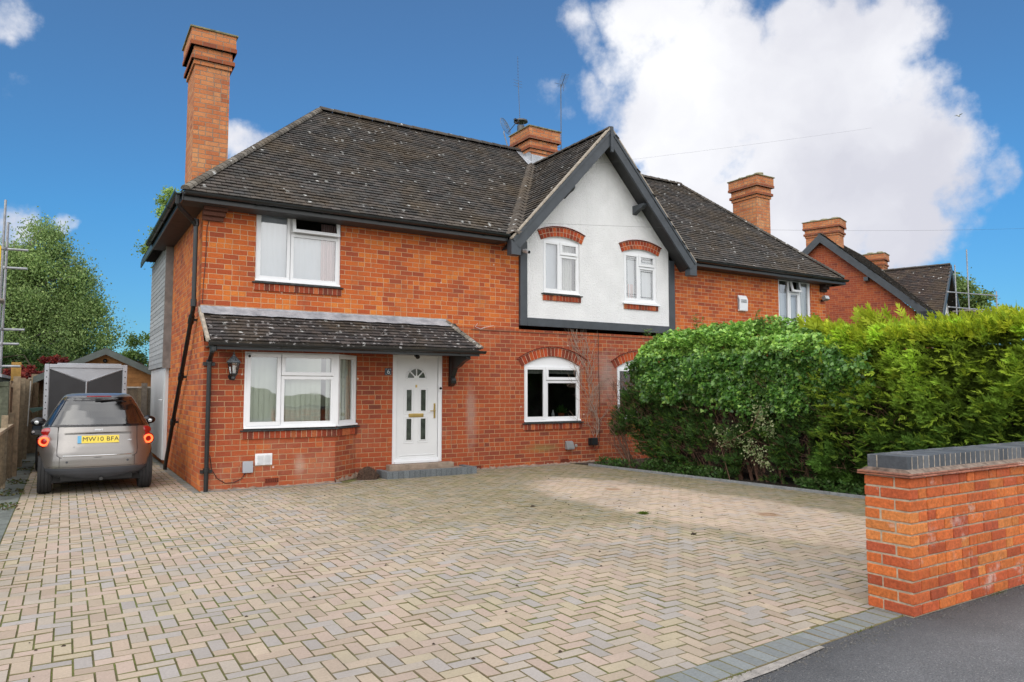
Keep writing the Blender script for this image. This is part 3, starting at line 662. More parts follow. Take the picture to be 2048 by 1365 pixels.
def rect_frame(mb, P, a0, a1, z0, z1, w, d0, d1):
    """picture-frame of profile width w between depths d0..d1, P(a,z,d)->point"""
    for (x0, x1, y0, y1) in ((a0, a1, z0, z0+w), (a0, a1, z1-w, z1), (a0, a0+w, z0+w, z1-w), (a1-w, a1, z0+w, z1-w)):
        pts = [P(x0, y0, d0), P(x1, y0, d0), P(x1, y1, d0), P(x0, y1, d0)]; mb.prism(pts, P(0, 0, d1)-P(0, 0, d0))
def make_window(O, U, a0, a1, z0, z1, lights, rise=0, glassm='glass', recess=.055, label=None, frame=.052, curtain=None, sill='black', leaded=False, sb=True, sill_proud=.05, proud_y=0, brick_y=None, room=True):
    """lights: list of (fa0,fa1,fz0,fz1,kind) fractions; kind fixed / sash / vent_open"""
    O, U = Vector(O), Vector(U).normalized(); Nn = Vector((U.y, -U.x, 0))
    P = lambda a, z, d=0: O + U*a + Vector((0, 0, z)) - Nn*d
    fr = MB(); ht = z1
    rect_frame(fr, P, a0, a1, z0, z1, frame, recess, recess+.07)
    if rise:
        n = 12; pts = [(lerp(a0, a1, i/n), z1+rise*(1-(2*i/n-1)**2)) for i in range(n+1)]
        fr.prism([P(a0, z1-.002, recess+.012)] + [P(x, z, recess+.012) for x, z in pts[::1]] + [P(a1, z1-.002, recess+.012)], -Nn*.05)
    # cill nosing in white
    fr.prism([P(a0-.0, z0-.001, recess-.045), P(a1, z0-.001, recess-.045), P(a1, z0+.03, recess-.035), P(a0, z0+.03, recess-.035)], -Nn*(.08))
    W_, H_ = a1-a0, z1-z0
    win = fr.build('window', M['white_pvc'], bevel=.004); H(win)
    if label: win['label'] = label
    def sub(mb, name, mat, **k):
        o = mb.build(name, mat, **k); o.parent = win; return o
    sash = MB(); gl = []
    for (f0, f1, g0, g1, kind) in lights:
        x0, x1 = a0 + W_*f0, a0 + W_*f1; y0, y1 = z0 + H_*g0, z0 + H_*g1
        bw = .055 if kind == 'fixed' else .062
        if kind == 'vent_open':
            ang = R(13); hgt = y1-y0
            Q = lambda a, z, d=0, y1=y1: P(a, y1 - (y1-z)*math.cos(ang) + 0, recess-.03 - (y1-z)*math.sin(ang)) + (P(0, 0, d)-P(0, 0, 0))
            s2 = MB(); rect_frame(s2, Q, x0+.01, x1-.01, y0, y1-.01, .058, 0, .045); sub(s2, 'open_vent', M['white_pvc'], bevel=.003)
            g = MB().quad(Q(x0+.05, y0+.05, .02), Q(x1-.05, y0+.05, .02), Q(x1-.05, y1-.05, .02), Q(x0+.05, y1-.05, .02)); sub(g, 'pane', M['glass_dark'])
            s3 = MB(); rect_frame(s3, P, x0, x1, y0, y1, .03, recess+.02, recess+.06); sub(s3, 'vent_frame', M['white_pvc'])
        else:
            dd = recess-.012 if kind == 'sash' else recess+.008
            rect_frame(sash, P, x0+.004, x1-.004, y0+.004, y1-.004, bw, dd, dd+.05)
            g = MB().quad(P(x0+bw, y0+bw, dd+.028), P(x1-bw, y0+bw, dd+.028), P(x1-bw, y1-bw, dd+.028), P(x0+bw, y1-bw, dd+.028))
            sub(g, 'pane', M[glassm])
            gk = MB(); e = bw-.004       # black gasket line
            for (p, q, r_, s_) in ((x0+e, x1-e, y0+e, y0+e+.007), (x0+e, x1-e, y1-e-.007, y1-e), (x0+e, x0+e+.007, y0+e, y1-e), (x1-e-.007, x1-e, y0+e, y1-e)):
                gk.quad(P(p, r_, dd+.024), P(q, r_, dd+.024), P(q, s_, dd+.024), P(p, s_, dd+.024))
            if leaded:
                for t_ in (.06,):
                    m_ = bw + .045
                    for (p, q, r_, s_) in ((x0+m_, x1-m_, y0+m_, y0+m_+.006), (x0+m_, x1-m_, y1-m_-.006, y1-m_), (x0+m_, x0+m_+.006, y0+m_, y1-m_), (x1-m_-.006, x1-m_, y0+m_, y1-m_)):
                        gk.quad(P(p, r_, dd+.022), P(q, r_, dd+.022), P(q, s_, dd+.022), P(p, s_, dd+.022))
                    for fz in (.14, .86):
                        zz = lerp(y0, y1, fz); gk.quad(P(x0+bw, zz, dd+.022), P(x1-bw, zz, dd+.022), P(x1-bw, zz+.006, dd+.022), P(x0+bw, zz+.006, dd+.022))
            sub(gk, 'glazing_bead', M['lead_came'])
    if sash.v: sub(sash, 'sash', M['white_pvc'], bevel=.004)
    by = brick_y if brick_y is not None else 0
    if sill:
        s_ = MB()
        if sill == 'black':
            x = a0-.05
            while x < a1+.05:                       # ragged roofing-tile sill
                e = min(x+.17, a1+.05); dz = random.uniform(-.004, .004)
                pr_ = .05 + random.uniform(0, .012) + proud_y
                s_.prism([P(x, z0-.042+dz, -pr_), P(e-.003, z0-.042+dz, -pr_), P(e-.003, z0-.022+dz, -pr_), P(x, z0-.022+dz, -pr_)], -Nn*(pr_+.06)); x = e
            s_.prism([P(a0, z0-.022, -.015-proud_y), P(a1, z0-.022, -.015-proud_y), P(a1, z0-.003, -.010-proud_y), P(a0, z0-.003, -.01-proud_y)], -Nn*.08)
            sub(s_, 'sill', M['black_sill'])
        else:
            s_.prism([P(a0-.06, z0-.05, -.06-proud_y), P(a1+.06, z0-.05, -.06-proud_y), P(a1+.06, z0-.012, -.055-proud_y), P(a0-.06, z0-.012, -.055-proud_y)], -Nn*.13)
            sub(s_, 'sill', M['white_pvc'], bevel=.005)
        if sb:
            b_ = MB(); sill_bricks(b_, P(a0-.02, 0, -proud_y), P(a1+.02, 0, -proud_y), z0-.048)
            sub(b_, 'sill_bricks', M['brick_trim'])
    # what stands behind the glass
    if curtain:
        for (cn, f0, f1, g0, g1, dep, mt) in curtain:
            c_ = MB(); x0, x1 = a0+W_*f0, a0+W_*f1; n = max(2, int((x1-x0)/.045)); zt, zb = z0+H_*g1, z0+H_*g0
            for i in range(n):
                p, q = lerp(x0, x1, i/n), lerp(x0, x1, (i+1)/n); pa = .004 if mt == 'net' else .016; dp, dq = dep+pa*(i % 2), dep+pa*((i+1) % 2)
                c_.quad(P(p, zb, dp), P(q, zb, dq), P(q, zt, dq), P(p, zt, dp))
            sub(c_, cn, M[mt])
    if not room: return win
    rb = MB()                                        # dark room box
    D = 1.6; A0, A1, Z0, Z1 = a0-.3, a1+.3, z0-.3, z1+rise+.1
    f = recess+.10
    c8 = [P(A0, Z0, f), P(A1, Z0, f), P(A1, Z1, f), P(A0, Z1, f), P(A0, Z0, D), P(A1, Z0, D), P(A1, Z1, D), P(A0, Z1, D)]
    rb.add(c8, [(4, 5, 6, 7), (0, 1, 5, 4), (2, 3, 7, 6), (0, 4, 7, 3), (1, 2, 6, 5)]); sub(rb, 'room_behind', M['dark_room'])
    return win
M['black_sill'] = plain('weathered_black_sill', (.035, .038, .038), .75, var=.6, scale=16, bump=.004)
X1 = (1, 0, 0)
two = lambda s, v, vk='sash': [(0.02, s, .03, .985, 'sash'), (s, .985, v, .985, vk), (s, .985, .03, v, 'fixed')]
make_window((0, 0, 0), X1, .83, 2.29, 3.385, 4.60, [(0.02, .40, .03, .985, 'fixed'), (.40, .985, .72, .985, 'vent_open'), (.40, .985, .03, .72, 'fixed')], label='large upstairs window with top vent ajar', recess=.03,
            curtain=[('net_curtain', .03, .40, .0, .99, .13, 'net'), ('net_curtain', .40, .82, .0, .70, .13, 'net'), ('pink_curtain', .78, .97, .0, .92, .115, 'pink_curtain')])
make_window((0, 0, 0), X1, *WIN['K1'][:4], two(.385, .74), rise=.20, glassm='glass_dark', label='arched kitchen window', recess=.03,
            curtain=[('roller_blind', .05, .95, .86, .99, .14, 'cream_curtain')])
make_window((0, 0, 0), X1, *WIN['K2'][:4], two(.42, .74), rise=.20, glassm='glass_dark', label='arched window half hidden by the hedge', recess=.03, sill='black')
gy = (0, -.035, 0)
make_window(gy, X1, *WIN['G1'][:4], two(.47, .74), rise=.09, label='white gable window with cream curtain', recess=.03, proud_y=0,
            curtain=[('net_curtain', .03, .55, 0, .99, .13, 'net'), ('cream_curtain', .5, .9, 0, .99, .16, 'cream_curtain')])
make_window(gy, X1, *WIN['G2'][:4], two(.47, .74), rise=.09, label='white gable window with leaded panes', recess=.03, sill='white', leaded=True,
            curtain=[('net_curtain', .03, .97, 0, .99, .135, 'net'), ('pink_curtain', .22, .40, 0, .38, .125, 'pink_curtain')])
make_window((0, 0, 0), X1, *WIN['RU'][:4], [(0.02, .36, .03, .985, 'fixed'), (.36, .66, .70, .985, 'vent_open'), (.36, .66, .03, .70, 'fixed'), (.66, .985, .03, .985, 'fixed')],
            label='leaded upstairs window with small vent propped open', recess=.03, sill='white', leaded=True, sb=False,
            curtain=[('net_curtain', .03, .97, 0, .68, .16, 'net'), ('cream_curtain', .75, .97, 0, .99, .13, 'cream_curtain')])
# bay window: front light group and canted light
make_window((0, BY, 0), X1, .61, BX-.005, .94, 2.165, [(0.02, .385, .03, .985, 'sash'), (.385, .985, .69, .985, 'sash'), (.385, .985, .03, .69, 'fixed')], label='front of the bay window with vertical blinds', recess=.0, frame=.05, room=False)
make_window((BX, BY, 0), cd, .03, CL-.01, .94, 2.165, [(0.08, .94, .03, .985, 'fixed')], label='angled side of the bay window', recess=.0, frame=.05, room=False)
rm = MB().add([(.4, -.30, .8), (2.3, -.25, .8), (2.9, .3, .8), (2.9, 1.2, .8), (.4, 1.2, .8), (.4, -.30, 2.3), (2.3, -.25, 2.3), (2.9, .3, 2.3), (2.9, 1.2, 2.3), (.4, 1.2, 2.3)], [(2, 3, 8, 7), (3, 4, 9, 8), (4, 0, 5, 9)]); hb(rm, 'room_behind', M['room_cream'])
bl = MB()
x = .66
while x < 2.02:
    if not 1.88 < x < 1.96:
        a = R(12); dx, dy = .046*math.cos(a), .046*math.sin(a)
        bl.quad((x-dx, BY+.13-dy, .96), (x+dx, BY+.13+dy, .96), (x+dx, BY+.13+dy, 2.12), (x-dx, BY+.13-dy, 2.12))
    x += .084
for k_ in range(4):
    p_ = Vector((BX+.10, BY+.20, 0)) + cd.normalized()*(.02+k_*.11); bl.quad(p_+Vector((0, 0, .96)), p_+cd.normalized()*.09+Vector((0, 0, .96)), p_+cd.normalized()*.09+Vector((0, 0, 2.12)), p_+Vector((0, 0, 2.12)))
hb(bl, 'vertical_blind', M['blind'])
cn_ = MB().prism([(BX-.03, BY-.004, .945), (BX+.04, BY-.004, .945), (BX+.065, BY+.03, .945), (BX-.03, BY+.05, .945)], (0, 0, 1.22)); hb(cn_, 'bay_corner_post', M['white_pvc'])

# front door
dr = MB(); Pd = lambda a, z, d=0: Vector((a, d, z))
rect_frame(dr, Pd, 3.31, 4.33, .20, 2.26, .085, .02, .09)
dr.box(4.245, 4.315, .012, .05, .22, 2.24); dr.box(3.36, 4.25, -.01, .05, .20, .245)
door = hb(dr, 'front_door', M['white_pvc'], bevel=.004); door['label'] = 'white front door with fanlight and four small panes'
def dsub(mb, name, mat, **k):
    o = mb.build(name, mat, **k); o.parent = door; return o
DX0, DX1, DZ0, DZ1 = 3.393, 4.248, .247, 2.178; DCX = (DX0+DX1)/2 - .02
dl = MB(); dl.box(DX0, DX1, .045, .085, DZ0, DZ1)
rect_frame(dl, Pd, DX0+.0, DX1-.0, DZ0, DZ1, .012, .034, .046)
dp = []
for sx in (-1, 1):
    for (z0_, z1_) in ((1.16, 1.56), (.62, 1.02)):
        cxp = DCX + sx*.145
        rect_frame(dl, Pd, cxp-.105, cxp+.105, z0_-.055, z1_+.04, .012, .036, .046)
        rect_frame(dl, Pd, cxp-.066, cxp+.066, z0_-.012, z1_+.012, .016, .030, .046); dp.append((cxp-.052, cxp+.052, z0_, z1_))
dl.box(DX0+.08, DX1-.08, .036, .046, .335, .35)
dl.box(DX0+.04, DX1-.04, .03, .046, DZ0+.01, DZ0+.06)
fc = (DCX, 1.77); 
dl.prism([(fc[0]-.225, .036, fc[1]-.04), (fc[0]+.225, .036, fc[1]-.04), (fc[0]+.225, .036, fc[1]-.028), (fc[0]-.225, .036, fc[1]-.028)], (0, .01, 0))
n = 16
for i in range(n):
    a0_, a1_ = math.pi*i/n, math.pi*(i+1)/n
    for r0, r1, yy in ((.208, .220, .036), (.180, .196, .028)):
        dl.prism([(fc[0]+math.cos(a)*r, yy, fc[1]+math.sin(a)*r) for a, r in ((a0_, r0), (a0_, r1), (a1_, r1), (a1_, r0))], (0, .018, 0))
for a in (0, math.pi/4, math.pi/2, 3*math.pi/4, math.pi):
    c_, s_ = math.cos(a), math.sin(a); w = .011
    dl.prism([(fc[0]+c_*r - s_*w*q, .028, fc[1]+s_*r + c_*w*q) for r, q in ((.05, -1), (.18, -1), (.18, 1), (.05, 1))], (0, .018, 0))
dsub(dl, 'door_leaf', M['white_door'], bevel=.003)
for p in dp: dsub(MB().quad((p[0], .043, p[2]), (p[1], .043, p[2]), (p[1], .043, p[3]), (p[0], .043, p[3])), 'pane', M['glass_door'] if 'glass_door' in M else M.setdefault('glass_door', plain('obscured_door_glass', (.045, .055, .045), .12, var=.5, scale=9)))
fan = MB()
fan.add([(fc[0], .043, fc[1])] + [(fc[0]+math.cos(math.pi*i/n)*.185, .043, fc[1]+math.sin(math.pi*i/n)*.185) for i in range(n+1)], [(0, i+1, i+2) for i in range(n)])
dsub(fan, 'fanlight', M['glass_door'])
hub = MB(); hub.add([(fc[0], .030, fc[1]-.002)] + [(fc[0]+math.cos(math.pi*i/n)*.055, .030, fc[1]+math.sin(math.pi*i/n)*.055) for i in range(n+1)], [(0, i+1, i+2) for i in range(n)]); dsub(hub, 'fanlight_hub', M['white_door'])
lb = MB(); lb.box(DCX-.15, DCX+.15, .030, .046, 1.045, 1.115); lb.box(DCX-.13, DCX+.13, .022, .030, 1.055, 1.105); dsub(lb, 'letterbox', M['brass'], bevel=.004)
hd = MB(); hd.box(4.165, 4.195, .026, .046, 1.02, 1.30); hd.tube([(4.18, .04, 1.16), (4.18, -.01, 1.16), (4.07, -.012, 1.16)], .009, 8); dsub(hd, 'handle', M['brass'], bevel=.003)
kn = MB(); kn.box(DCX-.015, DCX+.015, .03, .046, 1.60, 1.65); dsub(kn, 'spyhole', M['brass'])
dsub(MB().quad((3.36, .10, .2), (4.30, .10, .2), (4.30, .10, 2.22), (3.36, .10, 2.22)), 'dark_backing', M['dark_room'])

# door step: mortar top slab with dark block edging
st = MB(); st.box(3.02, 4.58, -.44, .02, -.05, .105); st.box(3.2, 4.5, -.17, .03, .10, .198)
step = hb(st, 'door_step', plain('worn_step_mortar', (.28, .22, .17), .95, var=.3, scale=9, bump=.006), bevel=.012)
sg = MB()
for x in np.arange(3.0, 4.78, .105): sg.box(x, x+.101, -.55, -.44, -.03, .125, vcol((.14, .155, .165), .15))
for y in np.arange(-.44, -.02, .105): sg.box(3.0, 3.10, y, y+.101, -.03, .125, vcol((.14, .155, .165), .15))
for y in np.arange(-.44, -.02, .105): sg.box(4.68, 4.79, y, y+.101, -.03, .120, vcol((.14, .155, .165), .15))
sg.box(4.5, 4.68, -.44, -.0, -.03, .10, (.27, .22, .18))
o = sg.build('step_edging', M['brick_trim'], bevel=.004); o.parent = step

# ------------------------------------------------------------------ roofs
ALLT = {}
def inpoly(x, y, poly):
    c = False; n = len(poly); j = n-1
    for i in range(n):
        xi, yi = poly[i]; xj, yj = poly[j]
        if (yi > y) != (yj > y) and x < (xj-xi)*(y-yi)/(yj-yi)+xi: c = not c
        j = i
    return c
TILEPAL = [(.070, .067, .064), (.084, .078, .073), (.062, .060, .059), (.095, .084, .077), (.078, .068, .063)]
def tile_slope(mb, O, A, B, poly, w=.168, g=.112, holes=(), seed=0, pal=TILEPAL):
    O, A, B = Vector(O), Vector(A).normalized(), Vector(B).normalized(); Nn = A.cross(B)
    rd = random.Random(seed)
    a0, a1 = min(p[0] for p in poly), max(p[0] for p in poly); b0, b1 = min(p[1] for p in poly), max(p[1] for p in poly)
    rows = int((b1-b0)/g)+1
    for r_ in range(rows):
        b = b0 + r_*g; off = (r_ % 2)*w/2 + rd.uniform(-.006, .006); nx = int((a1-a0)/w)+2
        lift = .028 + rd.uniform(-.003, .003)
        for i in range(-1, nx):
            a = a0 + off + i*w; a_ = max(a, a0-.002); cx_, cy_ = a+w/2, b+g*.5
            if not inpoly(cx_, cy_, poly) or any(inpoly(cx_, cy_, h) for h in holes): continue
            h0 = lift + rd.uniform(-.004, .004); h1 = .006; t = rd.uniform(-.004, .004); gap = .003; top = b+g*1.05; bb = b + rd.uniform(-.004, .004)
            P = lambda x, y, h: O + A*x + B*y + Nn*h
            cm = h0 + .003
            a_l = a if seed not in (9,) else max(a, a0-.01)
            vs = [P(a_l+gap, bb, h0-t), P(a+w/2, bb-.002, cm), P(a+w-gap, bb, h0+t), P(a+w-gap, top, h1), P(a_l+gap, top, h1),
                  P(a_l+gap, bb+.003, h0-t-.017), P(a+w/2, bb, cm-.017), P(a+w-gap, bb+.003, h0+t-.017)]
            mb.add(vs, [(0, 1, 2, 3, 4), (5, 6, 1, 0), (6, 7, 2, 1)], vcol(rd.choice(pal), .2))
    # solid underlay
    pts = [O + A*p[0] + B*p[1] - Nn*.004 for p in poly]
    mb.add(pts, [tuple(range(len(pts)))], (.03, .028, .026))
def round_tiles(mb, p0, p1, r=.11, Lt=.32, col=(.075, .068, .062), flatten=.8, v=.25):
    p0, p1 = Vector(p0), Vector(p1); d = (p1-p0); n = max(1, int(d.length/Lt)); d.normalize(); s = (p1-p0).length/n
    side = d.cross(Vector((0, 0, 1))).normalized(); up = side.cross(d).normalized()
    for i in range(n):
        a = p0 + d*(s*i); b = p0 + d*(s*(i+1)-.006); c_ = vcol(col, v); k = 7; vs = []
        for (q, rr) in ((a, r*1.04), (b, r*.93)):
            for j in range(k):
                an = math.pi*(j/(k-1)); vs.append(q + side*math.cos(an)*rr + up*(math.sin(an)*rr*flatten - r*.25))
        mb.add(vs, [(j, j+1, k+j+1, k+j) for j in range(k-1)] + [tuple(range(k))], c_)
OV = .34; EZT = 4.66; RZ = 7.84; RY = 3.3; RX0, RX1 = 2.84, 14.05
SX1 = HX + .40
run = RY+OV; rise_ = RZ-EZT; SL = math.hypot(run, rise_); Bf = Vector((0, run, rise_))/SL
roof = MB()
GXL, GXR, GZE, GZR = 5.62, 10.68, 4.50, 7.26
gt_y = lambda z: -OV + (z-EZT)*run/rise_
hole = [(GXL+.25+OV, -.2), (GXR-.25+OV, -.2), (GC+OV, (gt_y(GZR)+OV)*SL/run-.3)]
bv = (gt_y(GZR)+OV)*SL/run
tile_slope(roof, (-OV, -OV, EZT), (1, 0, 0), Bf, [(0, 0), (GXL+.02+OV, 0), (GC+OV, bv-.02), (GXR-.02+OV, 0), (SX1+OV, 0), (RX1+OV, SL), (RX0+OV, SL)], seed=1)
# left hip
runL = RX0+OV; SLl = math.hypot(runL, rise_); Bl = Vector((runL, 0, rise_))/SLl
tile_slope(roof, (-OV, HD+OV, EZT), (0, -1, 0), Bl, [(0, 0), (HD+2*OV, 0), (HD+OV-RY, SLl), (HD+OV-RY-.01, SLl)], seed=2)
runR = SX1-RX1; SLr = math.hypot(runR, rise_); Br = Vector((-runR, 0, rise_))/SLr
tile_slope(roof, (SX1, -OV, EZT), (0, 1, 0), Br, [(0, 0), (HD+2*OV, 0), (RY+OV+.01, SLr), (RY+OV, SLr)], seed=3)
Bb = Vector((0, -run, rise_))/SL
roof.quad((SX1, HD+OV, EZT), (-OV, HD+OV, EZT), (RX0, RY, RZ), (RX1, RY, RZ), (.05, .045, .04))
# gable slopes
gr = GC-GXL; gh = GZR-GZE; gs = math.hypot(gr, gh)
Bg = Vector((gr, 0, gh))/gs; GY0 = -.46
yv = lambda z: gt_y(z)
ye = yv(GZE); yr = yv(GZR)
YB = yr+.04
tile_slope(roof, (GXL, YB, GZE), (0, -1, 0), Vector((gr, 0, gh)), [(YB-GY0-.14, 0), (YB-GY0, 0), (YB-GY0, gs), (0, gs)], seed=5)
gs2 = math.hypot(GXR-GC, gh)
tile_slope(roof, (GXR, GY0, GZE), (0, 1, 0), Vector((-(GXR-GC), 0, gh)), [(0, 0), (.12, 0), (YB-GY0, gs2), (0, gs2)], seed=6)
roof_o = hb(roof, 'roof', M['roof']); roof_o['label'] = 'dark lichen spotted tiled hipped roof'
rt = MB()
round_tiles(rt, (RX0, RY, RZ+.03), (RX1, RY, RZ+.03), r=.12)
hb(rt, 'ridge_tiles', M['roof'])
hp = MB(); hp2 = MB()
round_tiles(hp, (-OV+.02, -OV+.02, EZT+.05), (RX0, RY, RZ+.03), r=.085, Lt=.125, col=(.15, .135, .115), v=.45)
round_tiles(hp2, (SX1, -OV, EZT+.05), (RX1, RY, RZ+.03), r=.085, Lt=.125, col=(.085, .078, .07), v=.4)
hb(hp, 'hip_tiles', M['roof']); hb(hp2, 'hip_tiles', M['roof'])
g2 = MB(); round_tiles(g2, (GC, GY0-.01, GZR+.02), (GC, yr, GZR+.02), r=.09, Lt=.3); hb(g2, 'gable_ridge_tiles', M['roof'])
# swept valley of paler tile ends on the left of the gable
sv = MB(); nrow = 26
Vb = Vector((GXL+.10, yv(GZE+.11), GZE+.11)); Vt = Vector((GC, yr, GZR))
for i in range(nrow):
    f0 = i/nrow; P_ = Vb.lerp(Vt, f0); w = .20*(1-f0*.35)
    up = Vector((0, 0, .13))
    nf = Vector((0, -rise_, run)).normalized(); ng = Vector((-gh, 0, gr)).normalized()
    a = P_ + Vector((-w, 0, 0)) + nf*.035; b = P_ + (nf+ng)*.075; c_ = P_ + Vector((0, -w*1.05, 0)) + ng*.035
    Bu = (Vt-Vb)/nrow*1.25
    m1 = (a+b)/2 + nf*.012; m2 = (b+c_)/2 + ng*.012
    pts = [a, m1, b, m2, c_]; bup = [a+Bf*.10, m1+Bf*.07+Bu*.3, b+Bu*.9, m2+Bu*.6, c_+Vector((gr, 0, gh)).normalized()*.10]
    bup = [q - (nf+ng)*.013 for q in bup]; dn = [q-(nf+ng)*.010 for q in pts]
    cc = vcol((.095, .082, .07), .3); ce = vcol((.24, .20, .17), .3)
    sv.add(pts+bup+dn, [(0, 1, 6, 5), (1, 2, 7, 6), (2, 3, 8, 7), (3, 4, 9, 8)], cc)
    sv.add(pts+dn, [(5, 6, 1, 0), (6, 7, 2, 1), (7, 8, 3, 2), (8, 9, 4, 3)], ce)
hb(sv, 'swept_valley', M['roof'])
# verge mortar of gable + bargeboards
def barge(mb, vm, xe, xr, ze, zr, y, th=.05, w=.235, foot=.29):
    s = 1 if xr > xe else -1; L_ = math.hypot(xr-xe, zr-ze); nx, nz_ = (zr-ze)/L_*s, -abs(xr-xe)/L_      # inward normal (down)
    dn = Vector((nx*1.0, 0, nz_))
    a = Vector((xe, y, ze)); b = Vector((xr, y, zr))
    drop = w/ (abs(xr-xe)/L_)
    b2 = Vector((xr, y, zr-drop)); a2 = a + dn*w
    mb.prism([a, b, b2, a2] if s > 0 else [b, a, a2, b2], (0, th, 0))
    mb.prism([a+Vector((-.02*s, 0, .02)), a2+Vector((.03*s, 0, 0)), Vector((a2.x+.03*s, y, ze-foot)), Vector((xe-.02*s, y, ze-foot))][::s], (0, th+.12, 0))
    # capping strip proud along the top edge
    c0 = a + Vector((0, -.018, .012)); c1 = b + Vector((0, -.018, .012)); 
    mb.prism([c0, c1, c1 + Vector((0, 0, -.06/ (abs(xr-xe)/L_))), c0 + dn*.06][::s], (0, .017, 0))
    vm.prism([a+Vector((0, -.01, .022)), b+Vector((0, -.01, .022)), b+Vector((0, -.01, .065)), a+Vector((0, -.01, .055))][::s], (0, .11, 0))
for gx_ in (GXL-.02, GXR+.02):
    bb = MB(); vm = MB(); barge(bb, vm, gx_, GC, GZE+.02, GZR+.0, GY0-.03)
    hb(bb, 'bargeboard', M['slate_paint'], bevel=.004); hb(vm, 'verge_mortar', M['mortar'])
fi = MB(); fi.box(GC-.035, GC+.035, GY0-.075, GY0-.03, GZR-.52, GZR+.05); hb(fi, 'finial_post', M['slate_paint'], bevel=.006)
# soffit under gable verge + purlin brackets
for sgn in (-1, 1):
    sf = MB()
    xe = GXL+.03 if sgn < 0 else GXR-.03
    sf.prism([(xe, GY0+.02, GZE-.12), (GC, GY0+.02, GZR-.14), (GC, GY0+.02, GZR-.11), (xe, GY0+.02, GZE-.09)][::-sgn], (0, .44, 0))
    hb(sf, 'verge_soffit', M['black_soffit'])
for xb, zb in ((7.17, 5.88), (9.20, 5.78)):
    b_ = MB(); w2 = .06
    prof = [(-.0, 0), (-.40, 0), (-.40, -.05), (-.33, -.10), (-.2, -.13), (0, -.22)]
    b_.prism([(xb-w2, y, zb+z) for y, z in prof], (w2*2, 0, 0)); hb(b_, 'purlin_bracket', M['slate_paint'], bevel=.006)

# eaves: fascia, soffit, gutter per run
def gutter(mb, p0, p1, out, r=.058):
    p0, p1, out = Vector(p0), Vector(p1), Vector(out); k = 7; prof = []
    for j in range(k+1):
        a = math.pi*j/k; prof.append((math.cos(a)*r, -math.sin(a)*r))
    outer = [(x*1.0, z) for x, z in prof] ; inner = [(x*.86, z*.86) for x, z in prof][::-1]
    pp = outer + inner
    mb.prism([p0 + out*(r+x) + Vector((0, 0, z)) for x, z in pp], p1-p0)
    d = (p1-p0).normalized(); n = int((p1-p0).length/1.0)
    for i in range(1, n+1):
        q = p0 + (p1-p0)*(i/(n+.5))
        mb.prism([q + out*(r+x*1.12) + Vector((0, 0, z*1.12)) for x, z in prof] , d*.045)
GZ = EZT+.0
def eave(x0, x1, yw=-OV):
    ev = MB(); so = MB(); gu = MB()
    ev.box(x0, x1, yw-.03, yw-.005, 4.50, 4.635); so.box(x0, x1, yw-.005, .0, 4.50, 4.515)
    gutter(gu, (x0, yw-.03, 4.63), (x1, yw-.03, 4.63), (0, -1, 0))
    hb(ev, 'fascia', M['black_plastic'], bevel=.004); hb(so, 'soffit', M['black_soffit']); hb(gu, 'gutter', M['black_plastic'])
eave(-OV, GXL-.05); eave(GXR+.07, SX1+.02)
gu = MB(); gutter(gu, (-OV-.03, -OV-.1, 4.63), (-OV-.03, 4.35, 4.63), (-1, 0, 0)); hb(gu, 'gutter', M['black_plastic'])
for a_, b_ in ((-OV-.03, -OV-.005), (SX1, SX1+.025)): hb(MB().box(a_, b_, -OV-.03, HD+OV, 4.50, 4.635), 'fascia', M['black_plastic'], bevel=.004)
hb(MB().box(-OV-.005, 0, -OV, 4.3, 4.502, 4.518), 'side_soffit', M['brown_soffit']); hb(MB().box(HX, SX1, -OV, HD, 4.50, 4.515), 'side_soffit', M['brown_soffit'])
cb = MB()                                            # corbelled bricks at the corner under the eaves
for i in range(3): cb.box(-.02, .30+.02*i, -.06-.07*i, -.002, 4.30+.07*i, 4.365+.07*i, vcol((.12, .05, .035), .2))
hb(cb, 'corner_corbel', M['brick_trim'], bevel=.004)
cb = MB()
for i in range(3): cb.box(HX-.25, HX+.02, -.06-.07*i, -.002, 4.30+.07*i, 4.365+.07*i, vcol((.05, .03, .025), .2))
hb(cb, 'corner_corbel', M['brick_trim'], bevel=.004)

# canopy over door and bay
can = MB(); CY0, CZ0, CZ1 = -.86, 2.30, 2.84; CL_ = math.hypot(-CY0, CZ1-CZ0)
tile_slope(can, (0.03, CY0, CZ0), (1, 0, 0), Vector((0, -CY0, CZ1-CZ0)), [(0, 0), (4.67, 0), (4.37, CL_), (0, CL_)], seed=9, g=.105, pal=[(.060, .054, .053), (.074, .064, .061), (.05, .046, .046), (.088, .074, .069)])
can.prism([(0.0, CY0, CZ0), (0.0, 0, CZ1), (0.0, 0, CZ1-.05), (0.0, CY0, CZ0-.05)], (4.6, 0, 0), (.04, .035, .03))
tile_slope(can, (4.70, CY0, CZ0), (0, 1, 0), Vector((-.30, 0, CZ1-CZ0)), [(0, 0), (-CY0, 0), (-CY0, CL_*.62), (-CY0-.02, CL_*.62)], seed=10, g=.105, pal=[(.09, .08, .075)])
hb(can, 'canopy_roof', M['roof_canopy'])['label'] = 'heavily lichened tiles of the canopy over bay and door'
hv = MB(); round_tiles(hv, (4.70, CY0, CZ0+.03), (4.40, -.02, CZ1+.03), r=.06, Lt=.11, col=(.22, .20, .17), v=.4); hb(hv, 'canopy_hip', M['roof_canopy'])
vg = MB(); vg.prism([(-.035, CY0-.0, CZ0-.02), (-.035, CY0, CZ0+.035), (-.035, 0.0, CZ1+.05), (-.035, 0.0, CZ1-.03)], (.05, 0, 0)); hb(vg, 'canopy_verge', M['mortar'])
fs = MB(); prev = None
